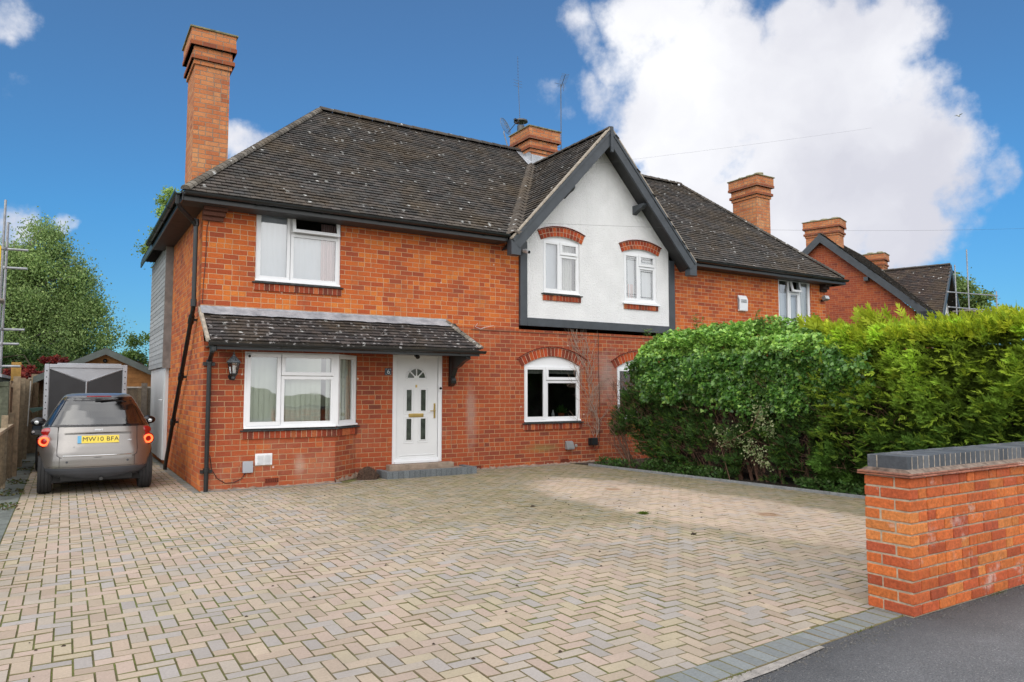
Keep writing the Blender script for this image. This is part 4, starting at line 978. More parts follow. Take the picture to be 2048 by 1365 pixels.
for i in range(46):
    x = lerp(-.01, 4.40, i/45); zt = CZ1+.075+random.uniform(-.004, .004); zb = CZ1-.045+random.uniform(-.012, .010); yb = -.20+random.uniform(-.012, .012)
    zb = CZ0 + (CZ1-CZ0)*(1-(-yb)/(-CY0)) + .055
    cur = (Vector((x, -.006, zt+.0)), Vector((x, -.012, CZ1+.055)), Vector((x, yb, zb)))
    if prev: fs.quad(prev[1], cur[1], cur[0], prev[0]); fs.quad(prev[2], cur[2], cur[1], prev[1])
    prev = cur
hb(fs, 'lead_flashing', M['lead'])
cg = MB(); gutter(cg, (.0, CY0+.02, 2.265), (4.76, CY0+.02, 2.265), (0, -1, 0), r=.052)
cg.box(.02, 4.66, CY0+.005, CY0+.03, 2.17, 2.285); cg.box(.02, 4.60, CY0+.03, -.0, 2.205, 2.22)
hb(cg, 'canopy_gutter', M['black_plastic'])
bk = MB()
bk.box(4.455, 4.555, -.09, 0, 1.66, 2.20); bk.prism([(4.46, -.09, 2.20), (4.46, -.72, 2.20), (4.46, -.72, 2.12), (4.46, -.52, 2.07), (4.46, -.36, 1.99), (4.46, -.22, 1.96), (4.46, -.09, 1.78)], (.09, 0, 0))
bk.prism([(4.45, -.09, 1.80), (4.45, -.14, 1.74), (4.45, -.13, 1.68), (4.45, -.06, 1.64), (4.45, 0, 1.62), (4.45, 0, 1.80)], (.11, 0, 0))
hb(bk, 'canopy_bracket', M['black_plastic'], bevel=.008)

# downpipes
p1_ = MB()
p1_.tube([(-.42, -.33, 4.60), (-.42, -.31, 4.46), (-.36, -.20, 4.40), (-.16, .06, 4.30), (-.09, .12, 4.22)], .036, 10)
p1_.tube([(-.09, .12, 4.28), (-.09, .12, 2.98)], .036, 10); p1_.tube([(-.09, .12, 2.98), (-.09, .16, 2.86), (-.09, .30, 2.74), (-.09, 3.20, .10), (-.09, 3.24, .0)], .036, 10)
for p, q in (((-.09, .12, 4.22), (-.09, .12, 4.33)), ((-.09, .12, 2.90), (-.09, .12, 3.02)), ((-.09, .28, 2.76), (-.09, .40, 2.65)), ((-.09, 1.30, 1.83), (-.09, 1.40, 1.74)), ((-.09, 2.20, 1.01), (-.09, 2.30, .92))): p1_.tube([p, q], .048, 10)
for y, z in ((.34, 2.70), (1.36, 1.78), (2.26, .96)): p1_.box(-.07, 0.0, y-.03, y+.03, z-.02, z+.02)
H(p1_.build('downpipe', M['black_plastic']))['label'] = 'long downpipe slanting down the side wall'
p2_ = MB(); px, py = .075, BY-.06
p2_.tube([(px-.02, CY0-.02, 2.22), (px-.02, CY0-.02, 2.14), (px, py, 1.99), (px, py, .0)], .034, 10)
for z in (2.14, 1.96, .30): p2_.tube([(px, py if z < 2 else CY0-.02, z), (px, py if z < 2 else CY0-.02, z+.06)], .047, 10)
for z in (1.93, .28): p2_.box(px-.085, px+.085, py+.01, BY, z, z+.05)
hb(p2_, 'downpipe', M['black_plastic'])['label'] = 'downpipe at the front corner below the canopy'

# chimneys
def chimney(x0, x1, y0, y1, zb, zt, pots=3, cap=.075, along='y', label=None, capd=.66, parent=True, F=None, mat='brick_chimney', nocowl=True):
    c = MB()
    zc = zt-capd
    def ring(a, e, f): c.box(x0-e, x1+e, y0-e, y1+e, a, f)
    ring(zb, 0, zc)
    st_ = [(zc, cap*.35), (zc+.085, cap*.7), (zc+.17, cap*.35), (zc+.245, cap*.35), (zc+.33, cap), (zt-.10, cap)]
    for i in range(len(st_)-1):
        if st_[i+1][0] > st_[i][0]: ring(st_[i][0], st_[i][1], st_[i+1][0])
    ring(zt-.10, cap*1.0, zt-.02)
    dark = MB(); 
    for (a, e, h) in ((zc+.085, cap*.72+.012, .075), (zc+.33, cap+.014, .075)):
        n = 1
        dark.box(x0-e, x1+e, y0-e, y1+e, a, a+h)
    o = c.build('chimney', M[mat], uv=True)
    if F: o.parent = F
    else: H(o)
    if label: o['label'] = label
    d = dark.build('corbel_course', M['brick_corbel'], uv=True); d.parent = o
    m_ = MB(); e = cap+.03
    m_.box(x0-e, x1+e, y0-e, y1+e, zt-.02, zt+.012)
    m_.add([(x0-e+.03, y0-e+.03, zt+.012), (x1+e-.03, y0-e+.03, zt+.012), (x1+e-.03, y1+e-.03, zt+.012), (x0-e+.03, y1+e-.03, zt+.012),
            (x0+.1, y0+.1, zt+.07), (x1-.1, y0+.1, zt+.07), (x1-.1, y1-.1, zt+.07), (x0+.1, y1-.1, zt+.07)], [(0, 1, 5, 4), (1, 2, 6, 5), (2, 3, 7, 6), (3, 0, 4, 7), (4, 5, 6, 7)])
    q = m_.build('mortar_cap', M['moss_mortar'], bevel=.005); q.parent = o
    for i in range(pots):
        f = (i+.5)/pots; cx_ = lerp(x0, x1, f) if along == 'x' else (x0+x1)/2; cy_ = lerp(y0, y1, f) if along == 'y' else (y0+y1)/2
        p = MB(); p.lathe([(.125, zt+.03), (.125, zt+.10), (.14, zt+.105), (.14, zt+.135), (.115, zt+.135), (.10, zt+.06)], 18, (cx_, cy_, 0)); p = p.build('chimney_pot', M['pot']); p.parent = o
    return o
M['brick_corbel'] = brick_mat('corbel_brick', [(p, (c[0]*.85, c[1]*1.15, c[2]*1.3)) for p, c in RED], (.24, .17, .12))
M['moss_mortar'] = plain('mossy_mortar', (.20, .185, .10), .95, var=.5, scale=9, bump=.006)
M['pot'] = plain('pale_clay_pot', (.40, .37, .26), .9, var=.3, scale=9)
CHL = chimney(0.0, .60, 1.48, 2.40, 4.6, 8.16, pots=1, cap=.085, label='tall orange brick chimney at the left end of the roof')
CHM = chimney(8.24, 9.05, 2.86, 3.66, 7.0, 8.40, pots=2, along='x', cap=.085, label='short stepped brick chimney on the ridge behind the gable')
CHR = chimney(15.50, 16.10, 1.62, 2.52, 4.6, 7.97, pots=3, cap=.085, label='brick chimney with pale pots at the right end of the roof')
co = MB(); zz = 8.47; cx_, cy_ = 8.30, 3.42
co.lathe([(.10, zz-.1), (.10, zz+.14)], 16, (cx_, cy_, 0))
for k in range(4):
    a = k*math.pi/2+.4; co.tube([(cx_+.09*math.cos(a), cy_+.09*math.sin(a), zz+.1), (cx_+.10*math.cos(a), cy_+.10*math.sin(a), zz+.26)], .007, 5)
co.lathe([(.19, zz+.25), (.185, zz+.285), (.10, zz+.315), (.01, zz+.33)], 20, (cx_, cy_, 0)); co = co.build('cowl', plain('dull_steel', (.10, .10, .10), .45, .6)); co.parent = CHM
lf = MB()                                                # lead round the middle chimney
lf.prism([(8.22, 2.81, 7.30), (9.07, 2.81, 7.30), (9.07, 2.81, 7.66), (8.22, 2.81, 7.66)], (0, .045, 0))
lf.prism([(8.215, 2.81, 7.30), (8.215, 3.35, 7.70), (8.215, 3.35, 8.02), (8.215, 3.15, 7.98), (8.215, 3.0, 7.84), (8.215, 2.81, 7.66)], (.02, 0, 0))
fz = lambda y: gt_y(0) and EZT + (y+OV)*rise_/run
lf.quad((8.10, 2.50, fz(2.50)+.05), (9.2, 2.50, fz(2.50)+.05), (9.2, 2.83, fz(2.83)+.06), (8.10, 2.83, fz(2.83)+.06))
lf.quad((8.02, 2.60, fz(2.6)+.05), (8.24, 2.60, fz(2.6)+.05), (8.24, 3.3, fz(3.3)+.06), (8.02, 3.3, fz(3.3)+.06))
lf = lf.build('chimney_flashing', M['lead']); lf.parent = CHM
for o_ in (co, lf): pass
# flank: grey weatherboarded projection over a white side door
wb = MB(); y0, y1 = 3.78, 6.9
z = 2.03; i = 0
while z < 4.56:
    z1_ = min(z+.10, 4.56); wb.prism([(-.122, y0+.02, z), (-.115, y0+.02, z1_), (-.10, y0+.02, z1_), (-.10, y0+.02, z)], (0, y1-y0, 0), vcol((.30, .31, .31), .14)); z = z1_
wb.box(-.10, 0, y0+.02, y1, 2.03, 4.56, (.2, .19, .18)); wb.box(-.145, 0, y0-.06, y0+.02, 2.0, 4.56, (.20, .19, .18))
hb(wb, 'weatherboarding', col_mat('silvered_boards', .8, 8, .25, .004))
wd_ = MB(); wd_.box(-.06, 0, 3.95, 6.9, .12, 2.03); wd_.box(-.075, -.06, 4.05, 4.95, .12, 1.98); wd_.tube([(-.08, 4.15, 1.35), (-.14, 4.15, 1.35), (-.14, 4.28, 1.35)], .012, 6, )
hb(wd_, 'side_door', plain('white_side_panel', (.62, .64, .65), .5, var=.06), bevel=.004)
# air bricks, vents
def airbrick(x, y, z, w=.22, h=.07):
    a = MB(); a.box(x, x+w, y-.006, y, z, z+h, (.22, .045, .02))
    for i in range(7):
        for k in range(3): a.box(x+.012+i*w/7.4, x+.030+i*w/7.4, y-.008, y-.0065, z+.008+k*.021, z+.02+k*.021, (.02, .01, .01))
    hb(a, 'air_brick', M['brick_trim'])
airbrick(.96, BY, .07); airbrick(4.96, 0, .01); airbrick(7.09, 0, .03)

# ================================================================== FIXTURES (things of their own)
def lantern():
    x, y, z = .415, BY-.15, 1.70
    r = thing('wall_lantern', 'black six sided carriage lantern with frosted roof beside the bay window', 'lantern', (x, y, z))
    b = MB(); b.lathe([(.055, 0), (.055, .02)], 14, (0, .14, .06), axis='y'); b.tube([(0, .14, .06), (0, .05, .03), (0, 0, .05), (0, 0, .10)], .014, 8)
    b.lathe([(.012, .0), (.035, .03), (.030, .06), (.062, .10), (.062, .112)], 12); b.build('bracket', M['black_plastic'], r, smooth=False)
    c = MB(); n = 6
    for k in range(n):
        a = 2*math.pi*k/n; c.tube([(.055*math.cos(a), .055*math.sin(a), .11), (.088*math.cos(a), .088*math.sin(a), .275)], .007, 5)
    c.lathe([(.100, .272), (.100, .283)], 6); c.build('cage', M['black_plastic'], r)
    g = MB(); g.lathe([(.050, .112), (.083, .272)], 6); g.build('glass_panel', M['glass'], r)
    l = MB(); l.lathe([(.022, .11), (.026, .12), (.026, .22), (.02, .235)], 12); l.build('bulb', plain('opal_lamp', (.8, .8, .8), .3), r)
    h = MB(); h.lathe([(.112, .280), (.105, .292), (.06, .345), (.032, .375), (.018, .385), (.022, .40), (.008, .415), (.012, .435), (.002, .455)], 12)
    h.build('hood', plain('weathered_silver_paint', (.16, .18, .20), .5, .3, var=.7, scale=35), r)
lantern()
def number_plate():
    r = MB(); r.box(-.065, .065, -.012, 0, -.06, .065); r = r.build('house_number', plain('blue_slate', (.045, .065, .09), .5), bevel=.004)
    r.location = (3.215, -.001, 1.885); tag(r, 'small blue square house number tile reading 6 left of the door', 'number tile')
    t_ = text('6', .12, (.005, -.0135, .002), (R(90), 0, 0), plain('white_numeral', (.7, .72, .74), .5), r, .001)
    t_.name = 'numeral'
    e = MB()
    for k in (-1, 1):
        e.tube([(-.05, -.0135, k*.035), (-.045, -.0135, k*.05), (-.03, -.0135, k*.055)], .0022, 4); e.tube([(.05, -.0135, k*.035), (.045, -.0135, k*.05), (.03, -.0135, k*.055)], .0022, 4)
    e.build('corner_flourish', bpy.data.materials['white_numeral'], r)
number_plate()
def alarm_box():
    r = MB(); r.prism([(-.155, 0, -.21), (-.155, -.07, -.19), (-.155, -.085, .10), (-.155, -.03, .21), (-.155, 0, .21)], (.31, 0, 0), None)
    o = r.build('alarm_box', M['white_pvc'], bevel=.02); o.location = (12.82, -.001, 3.76)
    tag(o, 'white alarm siren box on the right hand brick wall', 'alarm box')
    s = MB()
    for k in range(5): s.box(-.11, .10, -.088, -.083, .02+k*.018, .027+k*.018)
    s.build('louvre', M['lead_came'], o)
    f_ = MB(); f_.prism([(-.157, -.02, -.15), (-.157, -.06, -.15), (-.157, -.07, .08), (-.157, -.03, .17)], (-.004, 0, 0)); f_.build('side_label', plain('steel_blue_sticker', (.30, .36, .42), .4), o)
alarm_box()
def camera(label, loc, col, lenscol=(.01, .01, .012), yaw=0, pitch=-20, ln=.10, r_=.032):
    r = thing('security_camera', label, 'camera', loc, R(yaw))
    m = M['white_pvc'] if col == 'w' else M['black_plastic']
    b = MB(); b.lathe([(.035, 0), (.035, -.02), (.02, -.03)], 14, axis='y'); b.tube([(0, -.02, 0), (0, -.06, 0)], .010, 6); b.build('mount', m, r)
    h = MB(); a = R(pitch); c_, s_ = math.cos(a), math.sin(a)
    p = lambda t: (0, -.05-t*c_, .0+t*s_)
    h.tube([p(0), p(ln)], [r_*.9, r_], 14); h.build('housing', m, r, bevel=.003)
    l = MB(); l.tube([p(ln), p(ln+.004)], r_*.72, 14); l.build('lens', plain('lens_black', (.006, .006, .008), .1), r)
camera('small white camera with black lens at the top left corner of the bay window', (.66, BY-.0, 2.10), 'w', pitch=-10, ln=.05)
camera('black camera hanging under the gutter above the front door', (3.72, -.10, 2.20), 'b', pitch=-40, ln=.07, r_=.04)
camera('white bullet camera on the grey timber left of the gable', (6.13, -.07, 4.42), 'w', yaw=10, pitch=-22, ln=.13, r_=.045)
def doorbell():
    r = MB(); r.box(-.035, .035, -.02, 0, -.06, .06); o = r.build('doorbell', M['white_pvc'], bevel=.008); o.location = (4.283, .011, 1.585); tag(o, 'white doorbell with round black eye on the right door frame', 'doorbell')
    l = MB(); l.lathe([(.027, -.0205), (.025, -.028), (.005, -.03)], 18, axis='y'); l.build('lens', bpy.data.materials['lens_black'], o)
doorbell()
def simple(name, mb, mat, label, cat, loc=(0, 0, 0), bevel=.005, group=None, kind=None):
    o = mb.build(name, mat, bevel=bevel); o.location = loc; tag(o, label, cat, group, kind); return o
mt_white = plain('off_white_vent', (.66, .67, .68), .5, var=.08)
v = MB(); v.box(0, .265, -.02, 0, 0, .185)
vent = simple('wall_vent', v, M['white_pvc'], 'white louvred vent grille low on the wall under the bay window', 'vent', (.80, BY-.001, .355))
v = MB()
for i in range(8):
    for q in (.03, .145): v.prism([(q, -.021, .022+i*.019), (q, -.034, .018+i*.019), (q, -.021, .031+i*.019)], (.095, 0, 0))
v.build('louvre', mt_white, vent)
v = MB(); v.box(0, .155, -.06, 0, 0, .18); simple('junction_box', v, plain('grey_plastic_box', (.36, .38, .42), .5, var=.05), 'plain grey utility box low on the wall with a cable looping from it', 'utility box', (.61, BY-.001, .25), .008)
v = MB(); v.tube([(.66, BY-.012, .25), (.60, BY-.012, .16), (.48, BY-.012, .11), (.36, BY-.012, .11), (.24, BY-.012, .19), (.16, BY-.012, .33), (.13, BY-.012, .55)], .006, 6)
simple('hanging_cable', v, plain('brown_cable', (.06, .02, .015), .6), 'thin dark cable looping from the grey box to the downpipe', 'cable', bevel=0)
v = MB(); v.prism([(0, 0, -.01), (0, -.11, -.01), (0, -.105, .03), (0, -.05, .15), (0, 0, .17)], (.19, 0, 0)); simple('extractor_cowl', v, plain('grey_cowl', (.20, .20, .20), .5, var=.12), 'grey sloping extractor hood low on the kitchen wall', 'vent hood', (7.21, -.001, .31), .012)
v = MB(); v.box(0, .19, -.05, 0, 0, .15); v.box(.02, .19, -.11, -.05, .0, .155); fl_ = simple('floodlight', v, M['black_plastic'], 'black outdoor socket box low on the wall under the dead vine', 'socket box', (7.83, -.001, .37), .008)
v = MB(); v.lathe([(.035, 0), (.032, -.02), (.018, -.022)], 14, axis='y'); simple('pipe_outlet', v, plain('putty', (.30, .28, .25), .8), 'small round pipe outlet between the vent hood and black socket box', 'pipe outlet', (7.50, -.001, .37), 0)
fl2 = thing('floodlight', 'grey floodlight with wire at the right hand end of the house wall', 'floodlight', (16.12, -.01, 4.05))
v = MB(); v.box(-.03, .03, -.10, 0, -.02, .02); v.build('bracket', M['black_plastic'], fl2)
v = MB(); v.box(-.10, .10, -.20, -.09, -.06, .06, M_=Matrix.Rotation(R(-25), 4, 'X')); v.build('head', plain('grey_lamp_head', (.22, .22, .22), .4), fl2, bevel=.01)
v = MB(); v.box(-.08, .08, -.203, -.201, -.045, .045, M_=Matrix.Rotation(R(-25), 4, 'X')); v.build('lens', plain('frosted_lamp_glass', (.6, .62, .64), .2), fl2)
# dish + aerials
d = thing('satellite_dish', 'faint mesh satellite dish on a pole left of the middle chimney', 'satellite dish', (7.72, 3.3, 7.9))
v = MB(); v.tube([(.12, 0, -.05), (-.02, 0, .36), (-.02, 0, .42)], .016, 8); v.build('pole', plain('galvanised', (.30, .31, .33), .45, .6), d)
v = MB(); 
def dishp(r_, a): return Vector((r_*math.cos(a), -.10 + .5*r_*r_, r_*math.sin(a)))
dm = Matrix.Translation((-.06, -.02, .50)) @ Matrix.Rotation(R(28), 4, 'Z') @ Matrix.Rotation(R(-18), 4, 'X')
n = 26
for rr in (.03, .09, .15, .20, .23):
    pts = [dm @ dishp(rr, 2*math.pi*k/n) for k in range(n+1)]; v.tube(pts, .004 if rr < .23 else .007, 4, cap=False)
for k in range(0, 26): v.tube([dm @ dishp(.02, 2*math.pi*k/26), dm @ dishp(.13, 2*math.pi*k/26), dm @ dishp(.23, 2*math.pi*k/26)], .0016, 3, cap=False)
v.build('mesh_reflector', plain('grey_mesh', (.12, .14, .16), .6), d)
v = MB(); v.tube([dm @ Vector((0, -.10, -.2)), dm @ Vector((0, -.42, -.06))], .010, 6); v.box(-.10, .09, -.03, .03, -.02, .02, M_=dm @ Matrix.Translation((0, -.42, -.02))); v.box(-.03, .03, -.05, .05, -.05, .03, M_=dm @ Matrix.Translation((.0, -.42, -.05))); v.build('receiver', M['black_plastic'], d)
al = plain('dull_aerial_metal', (.11, .12, .14), .5, .3)
a = thing('television_aerial', 'tall thin whip aerial with small cross elements behind the middle chimney', 'aerial', (8.52, 3.75, 8.35))
v = MB(); v.tube([(0, 0, -.2), (-.09, 0, 1.62)], .008, 5); v.tube([(-.09, 0, 1.62), (-.11, 0, 2.35)], .004, 4); v.build('mast', al, a)
v = MB()
for z in (1.50, 1.58, 1.66): v.tube([(-.24, 0, z), (.03, 0, z)], .004, 4)
for z in np.arange(1.75, 2.3, .09): v.tube([(-.13, 0, z), (-.07, 0, z)], .003, 3)
v.build('cross_element', al, a)
a = thing('television_aerial', 'yagi television aerial angled down left on a mast right of the middle chimney', 'aerial', (9.47, 3.2, 8.15))
v = MB(); v.tube([(0, 0, -.15), (0, 0, 1.80)], .013, 6); v.tube([(-.32, 0, .0), (0, 0, 0)], .008, 5); v.tube([(-.32, 0, .22), (0, 0, .22)], .008, 5); v.build('mast', al, a)
v = MB(); A_, B_ = Vector((.08, .1, 1.78)), Vector((-.50, -.9, 1.62)); v.tube([A_, B_], .008, 5)
for k in range(11):
    p = A_.lerp(B_, k/10); v.tube([p+Vector((.10, -.03, 0)), p-Vector((.10, -.03, 0))], .004, 4)
v.tube([(.16, .1, 1.68), (.16, .1, 1.9)], .005, 4); v.tube([(-.2, 0, 1.79), (.1, 0, 1.80)], .006, 4); v.build('boom', al, a)
# cables
def cable(pts, r, label, sag=0):
    P0 = [Vector(p) for p in pts]; out = []
    for i in range(len(P0)-1):
        for k in range(12):
            t = k/12; p = P0[i].lerp(P0[i+1], t); p.z -= sag*4*t*(1-t); out.append(p)
    out.append(P0[-1]); v = MB(); v.tube(out, r, 5); o = v.build('overhead_cable', M['black_plastic']); tag(o, label, 'cable'); return o
cable([(.12, -.03, 4.47), (2.3, -1.3, 4.85), (12, -4.1, 6.9)], .0011, 'thin telephone wire rising from the left corner across the roof', .05)
cable([(6.45, -.50, 4.95), (20, -3.5, 5.9)], .0020, 'thin wire crossing the white gable from its left bargeboard', .1)
v = MB(); v.tube([(.12, -.012, 4.42), (.06, -.012, 4.2), (.05, -.012, 3.6), (.03, -.012, 3.3), (.02, -.012, 2.95)], .006, 5); simple('wall_cable', v, bpy.data.materials['brown_cable'], 'brown cable running down the left corner of the upper wall', 'cable', bevel=0)
v = MB()
for cpts in ([(8.13, -.02, 2.8), (8.12, -.02, 2.0), (8.15, -.02, 1.1), (8.13, -.02, .5), (8.1, -.03, .30), (8.0, -.03, .24), (7.95, -.03, .38)],
             ): v.tube(cpts, .006, 5)
v2_ = v; v = MB()
v.tube([(5.08, -.02, 2.87), (5.03, -.02, 2.80), (5.15, -.02, 2.76), (5.25, -.02, 2.80), (5.45, -.02, 2.84)], .0035, 5)
simple('wall_cable', v2_, bpy.data.materials['brown_cable'], 'thin brown cable running down the wall to the black socket box', 'cable', bevel=0)
simple('wall_cable', v, M['white_pvc'], 'pale looped cable end running under the storey line above the canopy end', 'cable', bevel=0)
# dead vine
def vine():
    v = MB(); rd = random.Random(4)
    def grow(x, z, ang, L_, r, depth):
        pts = [(x, -.012-r, z)]; n = int(L_/.06)
        for i in range(n):
            ang += rd.uniform(-.38, .38); ang = lerp(ang, math.pi/2 + (.12 if depth == 0 else 0), .10)
            x += .06*math.cos(ang); z += .06*math.sin(ang)
            if z > 3.0: break
            pts.append((x, -.012-r-rd.uniform(0, .01), z))
            if depth < 3 and rd.random() < (.34 if depth else .62): grow(x, z, ang+rd.choice((-1, 1))*rd.uniform(.4, 1.1), L_*rd.uniform(.16, .42), max(.0015, r*.6), depth+1)
        if len(pts) > 1: v.tube(pts, [max(.001, lerp(r, r*.4, i/len(pts))) for i in range(len(pts))], 4, cap=False)
    grow(8.03, .45, 1.72, 2.3, .009, 0); grow(7.98, .5, 1.60, 1.5, .006, 0); grow(8.05, .6, 1.9, 2.1, .007, 0)
    grow(7.92, 1.9, 1.9, 1.0, .006, 0)
    simple('dead_climber', v, M['dead_vine'], 'leafless dead climber clinging to the brick right of the kitchen window', 'climbing plant', bevel=0)
vine()
# mound beside step
def lump(name, label, cat, c, s, mat, seed=0, n=3, rough=.25):
    bm = bmesh.new(); bmesh.ops.create_icosphere(bm, subdivisions=n, radius=1)
    for v_ in bm.verts:
        k = 1 + rough*noise.noise(v_.co*2.3 + Vector((seed, 0, 0))) + rough*.5*noise.noise(v_.co*7 + Vector((seed, 3, 0)))
        v_.co = Vector((v_.co.x*s[0]*k, v_.co.y*s[1]*k, max(-.02, v_.co.z*s[2]*k)))
    me = bpy.data.meshes.new(name); bm.to_mesh(me); bm.free(); me.materials.append(mat); o = bpy.data.objects.new(name, me); COL.objects.link(o); o.location = c; return tag(o, label, cat)
mnd = lump('root_clump', 'brown shaggy clump of dead roots on the ground left of the door step', 'root clump', (2.74, -.30, 0), (.19, .14, .20), plain('root_brown', (.085, .050, .033), 1, var=.5, scale=30, bump=.02), 3)
rv = random.Random(3); v = MB()
for i in range(350):
    a = rv.uniform(0, 2*math.pi); e = rv.uniform(0, 1.5); p = Vector((math.cos(a)*math.cos(e)*.19, math.sin(a)*math.cos(e)*.14, math.sin(e)*.20)); q = p*1.12 + Vector((rv.uniform(-.03, .03), rv.uniform(-.03, .03), rv.uniform(-.03, .01)))
    v.tube([p*.95, q], [.003, .001], 3, cap=False)
v.build('root_hair', M['twig'], mnd)
# bird
b = thing('bird', 'tiny white gull gliding in front of the cloud edge', 'bird', CAM + ray(1917, 232)*60)
v = MB(); v.lathe([(.005, -.16), (.05, -.08), (.06, 0), (.04, .10), (.045, .15), (.01, .21)], 10, axis='x'); v.prism([(-.16, -.01, 0), (-.28, -.06, 0), (-.28, .06, 0), (-.16, .01, 0)], (0, 0, .01)); v.build('body', M['white_pvc'], b, smooth=True)
for s in (-1, 1):
    v = MB(); v.prism([(.06, s*.03, .01), (-.08, s*.03, .01), (-.06, s*.25, .07), (-.12, s*.52, .03), (-.02, s*.30, .09), (.05, s*.2, .06)][::s], (0, 0, .008)); v.build('wing', plain('pale_grey_wing', (.5, .52, .55), .8), b)

# ================================================================== CAR
def car():
    W2 = .755
    root = thing('small_car', 'silver grey two seat city car with lit rear lamps parked on the drive', 'car', (-1.345, .14, 0)); root.scale = (1.045, 1, 1)
    paint = NT('champagne_silver_paint'); fl_ = paint.noise(700, 2); paint.put(paint.b, 'Coat Weight', .8); paint.put(paint.b, 'Coat Roughness', .05)
    PT = paint.fin(paint.ramp(fl_, [(.3, (.20, .188, .178)), (.7, (.30, .284, .270))]), .34, .75)
    dark = plain('dark_bumper_plastic', (.050, .055, .065), .45, var=.1); glassm = M['glass_car']; rub = plain('tyre_rubber', (.018, .018, .019), .85, var=.2, scale=30, bump=.002)
    # loft of plan rings: z, half width, rear y, front y, corner power
    RG = [(.22, .62, .12, 2.55, 3.4), (.27, .70, .06, 2.60, 4.0), (.31, .735, .03, 2.62, 4.6), (.36, .752, .01, 2.63, 5.0), (.42, .757, .0, 2.64, 5.0), (.52, .760, .0, 2.64, 4.8), (.62, .758, .008, 2.62, 4.6), (.70, .752, .025, 2.56, 4.3),
          (.80, .745, .055, 2.42, 4.0), (.90, .730, .085, 2.22, 4.0), (.985, .705, .12, 2.02, 4.0), (1.02, .685, .135, 1.95, 4.0), (1.12, .632, .185, 1.78, 4.0), (1.24, .572, .26, 1.58, 4.0), (1.34, .520, .335, 1.42, 4.0), (1.41, .480, .41, 1.30, 3.8),
          (1.45, .455, .47, 1.22, 3.4), (1.48, .42, .56, 1.12, 3.0), (1.498, .35, .70, 1.02, 2.8), (1.503, .22, .8, .95, 2.4)]
    def rg(z):
        for a, b in zip(RG[:-1], RG[1:]):
            if z <= b[0]: t = (z-a[0])/(b[0]-a[0]); return [lerp(a[i], b[i], t) for i in range(1, 5)]
        return list(RG[-1][1:])
    def P(th, z, off=0):
        w, yr_, yf, p = rg(z); cyc = (yr_+yf)/2; hl = (yf-yr_)/2
        c_, s_ = math.cos(th), math.sin(th)
        x = math.copysign(abs(c_)**(2/p), c_)*(w+off); y = cyc + math.copysign(abs(s_)**(2/p), s_)*(hl+off)
        # rear is slightly bowed
        if s_ < 0: y += .10*(x/W2)**2*(1 if z < 1.0 else .8)
        return Vector((x, y, z))
    def rear(x, z, off=0):        # point on the rear face at x
        lo, hi = math.pi, 1.5*math.pi
        w, *_ = rg(z); xx = -abs(x)
        for _ in range(40):
            m = (lo+hi)/2
            if P(m, z, off).x < xx: lo = m
            else: hi = m
        q = P((lo+hi)/2, z, off); return Vector((math.copysign(q.x, x) if x else 0, q.y, z))
    zs = sorted(set([r[0] for r in RG] + [round(.22+.025*i, 3) for i in range(53)])); zs = [z for z in zs if z <= 1.503]
    n = 96; ths = [2*math.pi*k/n for k in range(n)]
    shell = {k: MB() for k in ('body', 'glass', 'bumper', 'roof')}
    def region(p):
        x, y, z = p; wheel = any(math.hypot(y-wy, z-.29) < .33 for wy in (.56, 2.15)) and abs(x) > .69 and y > .22
        if wheel: return None
        if z < .405 and y < .6: return 'bumper'
        if z < .30: return 'bumper'
        if abs(x) > .53 and z < .30 and y < 1.0: return None
        if z > 1.0 and z < 1.435: 
            if y < .75 and abs(x) < rg(z)[0]*.985: return 'glass'       # rear glass incl black surround
            if .9 < y < 2.0 and z < 1.38: return 'glass'
            if y > 1.25: return 'glass'
        return 'body'
    for i in range(len(zs)-1):
        for k in range(n):
            a, b, c_, d_ = P(ths[k], zs[i]), P(ths[(k+1) % n], zs[i]), P(ths[(k+1) % n], zs[i+1]), P(ths[k], zs[i+1])
            m = (a+b+c_+d_)/4; g = region(m)
            if g: shell[g].quad(a, b, c_, d_)
    tz = zs[-1]; shell['body'].add([P(t, tz) for t in ths], [tuple(range(n))])
    def bld(mb, name, mat, smooth=True, **k):
        o = mb.build(name, mat, root, **k)
        if smooth:
            bm = bmesh.new(); bm.from_mesh(o.data); bmesh.ops.remove_doubles(bm, verts=bm.verts, dist=.0005); bm.to_mesh(o.data); bm.free()
            o.data.shade_smooth()
            es = o.modifiers.new('es', 'EDGE_SPLIT'); es.split_angle = R(35)
        return o
    bld(shell['body'], 'body', PT); bld(shell['bumper'], 'bumper_lower', dark); bld(shell['glass'], 'window_glass', glassm)
    # black ceramic border around rear glass (proud patch) 
    bd = MB(); 
    def band(pts, off=.004, mb=bd):
        mb.add([rear(x, z, off) for x, z in pts], [tuple(range(len(pts)))])
    for i in range(14):
        z0_, z1_ = lerp(1.0, 1.43, i/14), lerp(1.0, 1.43, (i+1)/14)
        for s in (-1, 1):
            w0, w1 = rg(z0_)[0]*.965, rg(z1_)[0]*.965; i0, i1 = lerp(.60, .40, i/14), lerp(.60, .40, (i+1)/14)
            q = [rear(s*i0, z0_, .004), rear(s*w0, z0_, .004), rear(s*w1, z1_, .004), rear(s*i1, z1_, .004)]; bd.add(q if s > 0 else q[::-1], [(0, 1, 2, 3)])
    for z0_, z1_ in ((1.0, 1.03), (1.385, 1.435)):
        for k in range(12):
            xa, xb = lerp(-.62, .62, k/12), lerp(-.62, .62, (k+1)/12)
            w = rg(z1_)[0]*.96; xa, xb = max(-w, min(w, xa)), max(-w, min(w, xb))
            if xb-xa > .005: bd.add([rear(xa, z0_, .005), rear(xb, z0_, .005), rear(xb, z1_, .005), rear(xa, z1_, .005)], [(0, 1, 2, 3)])
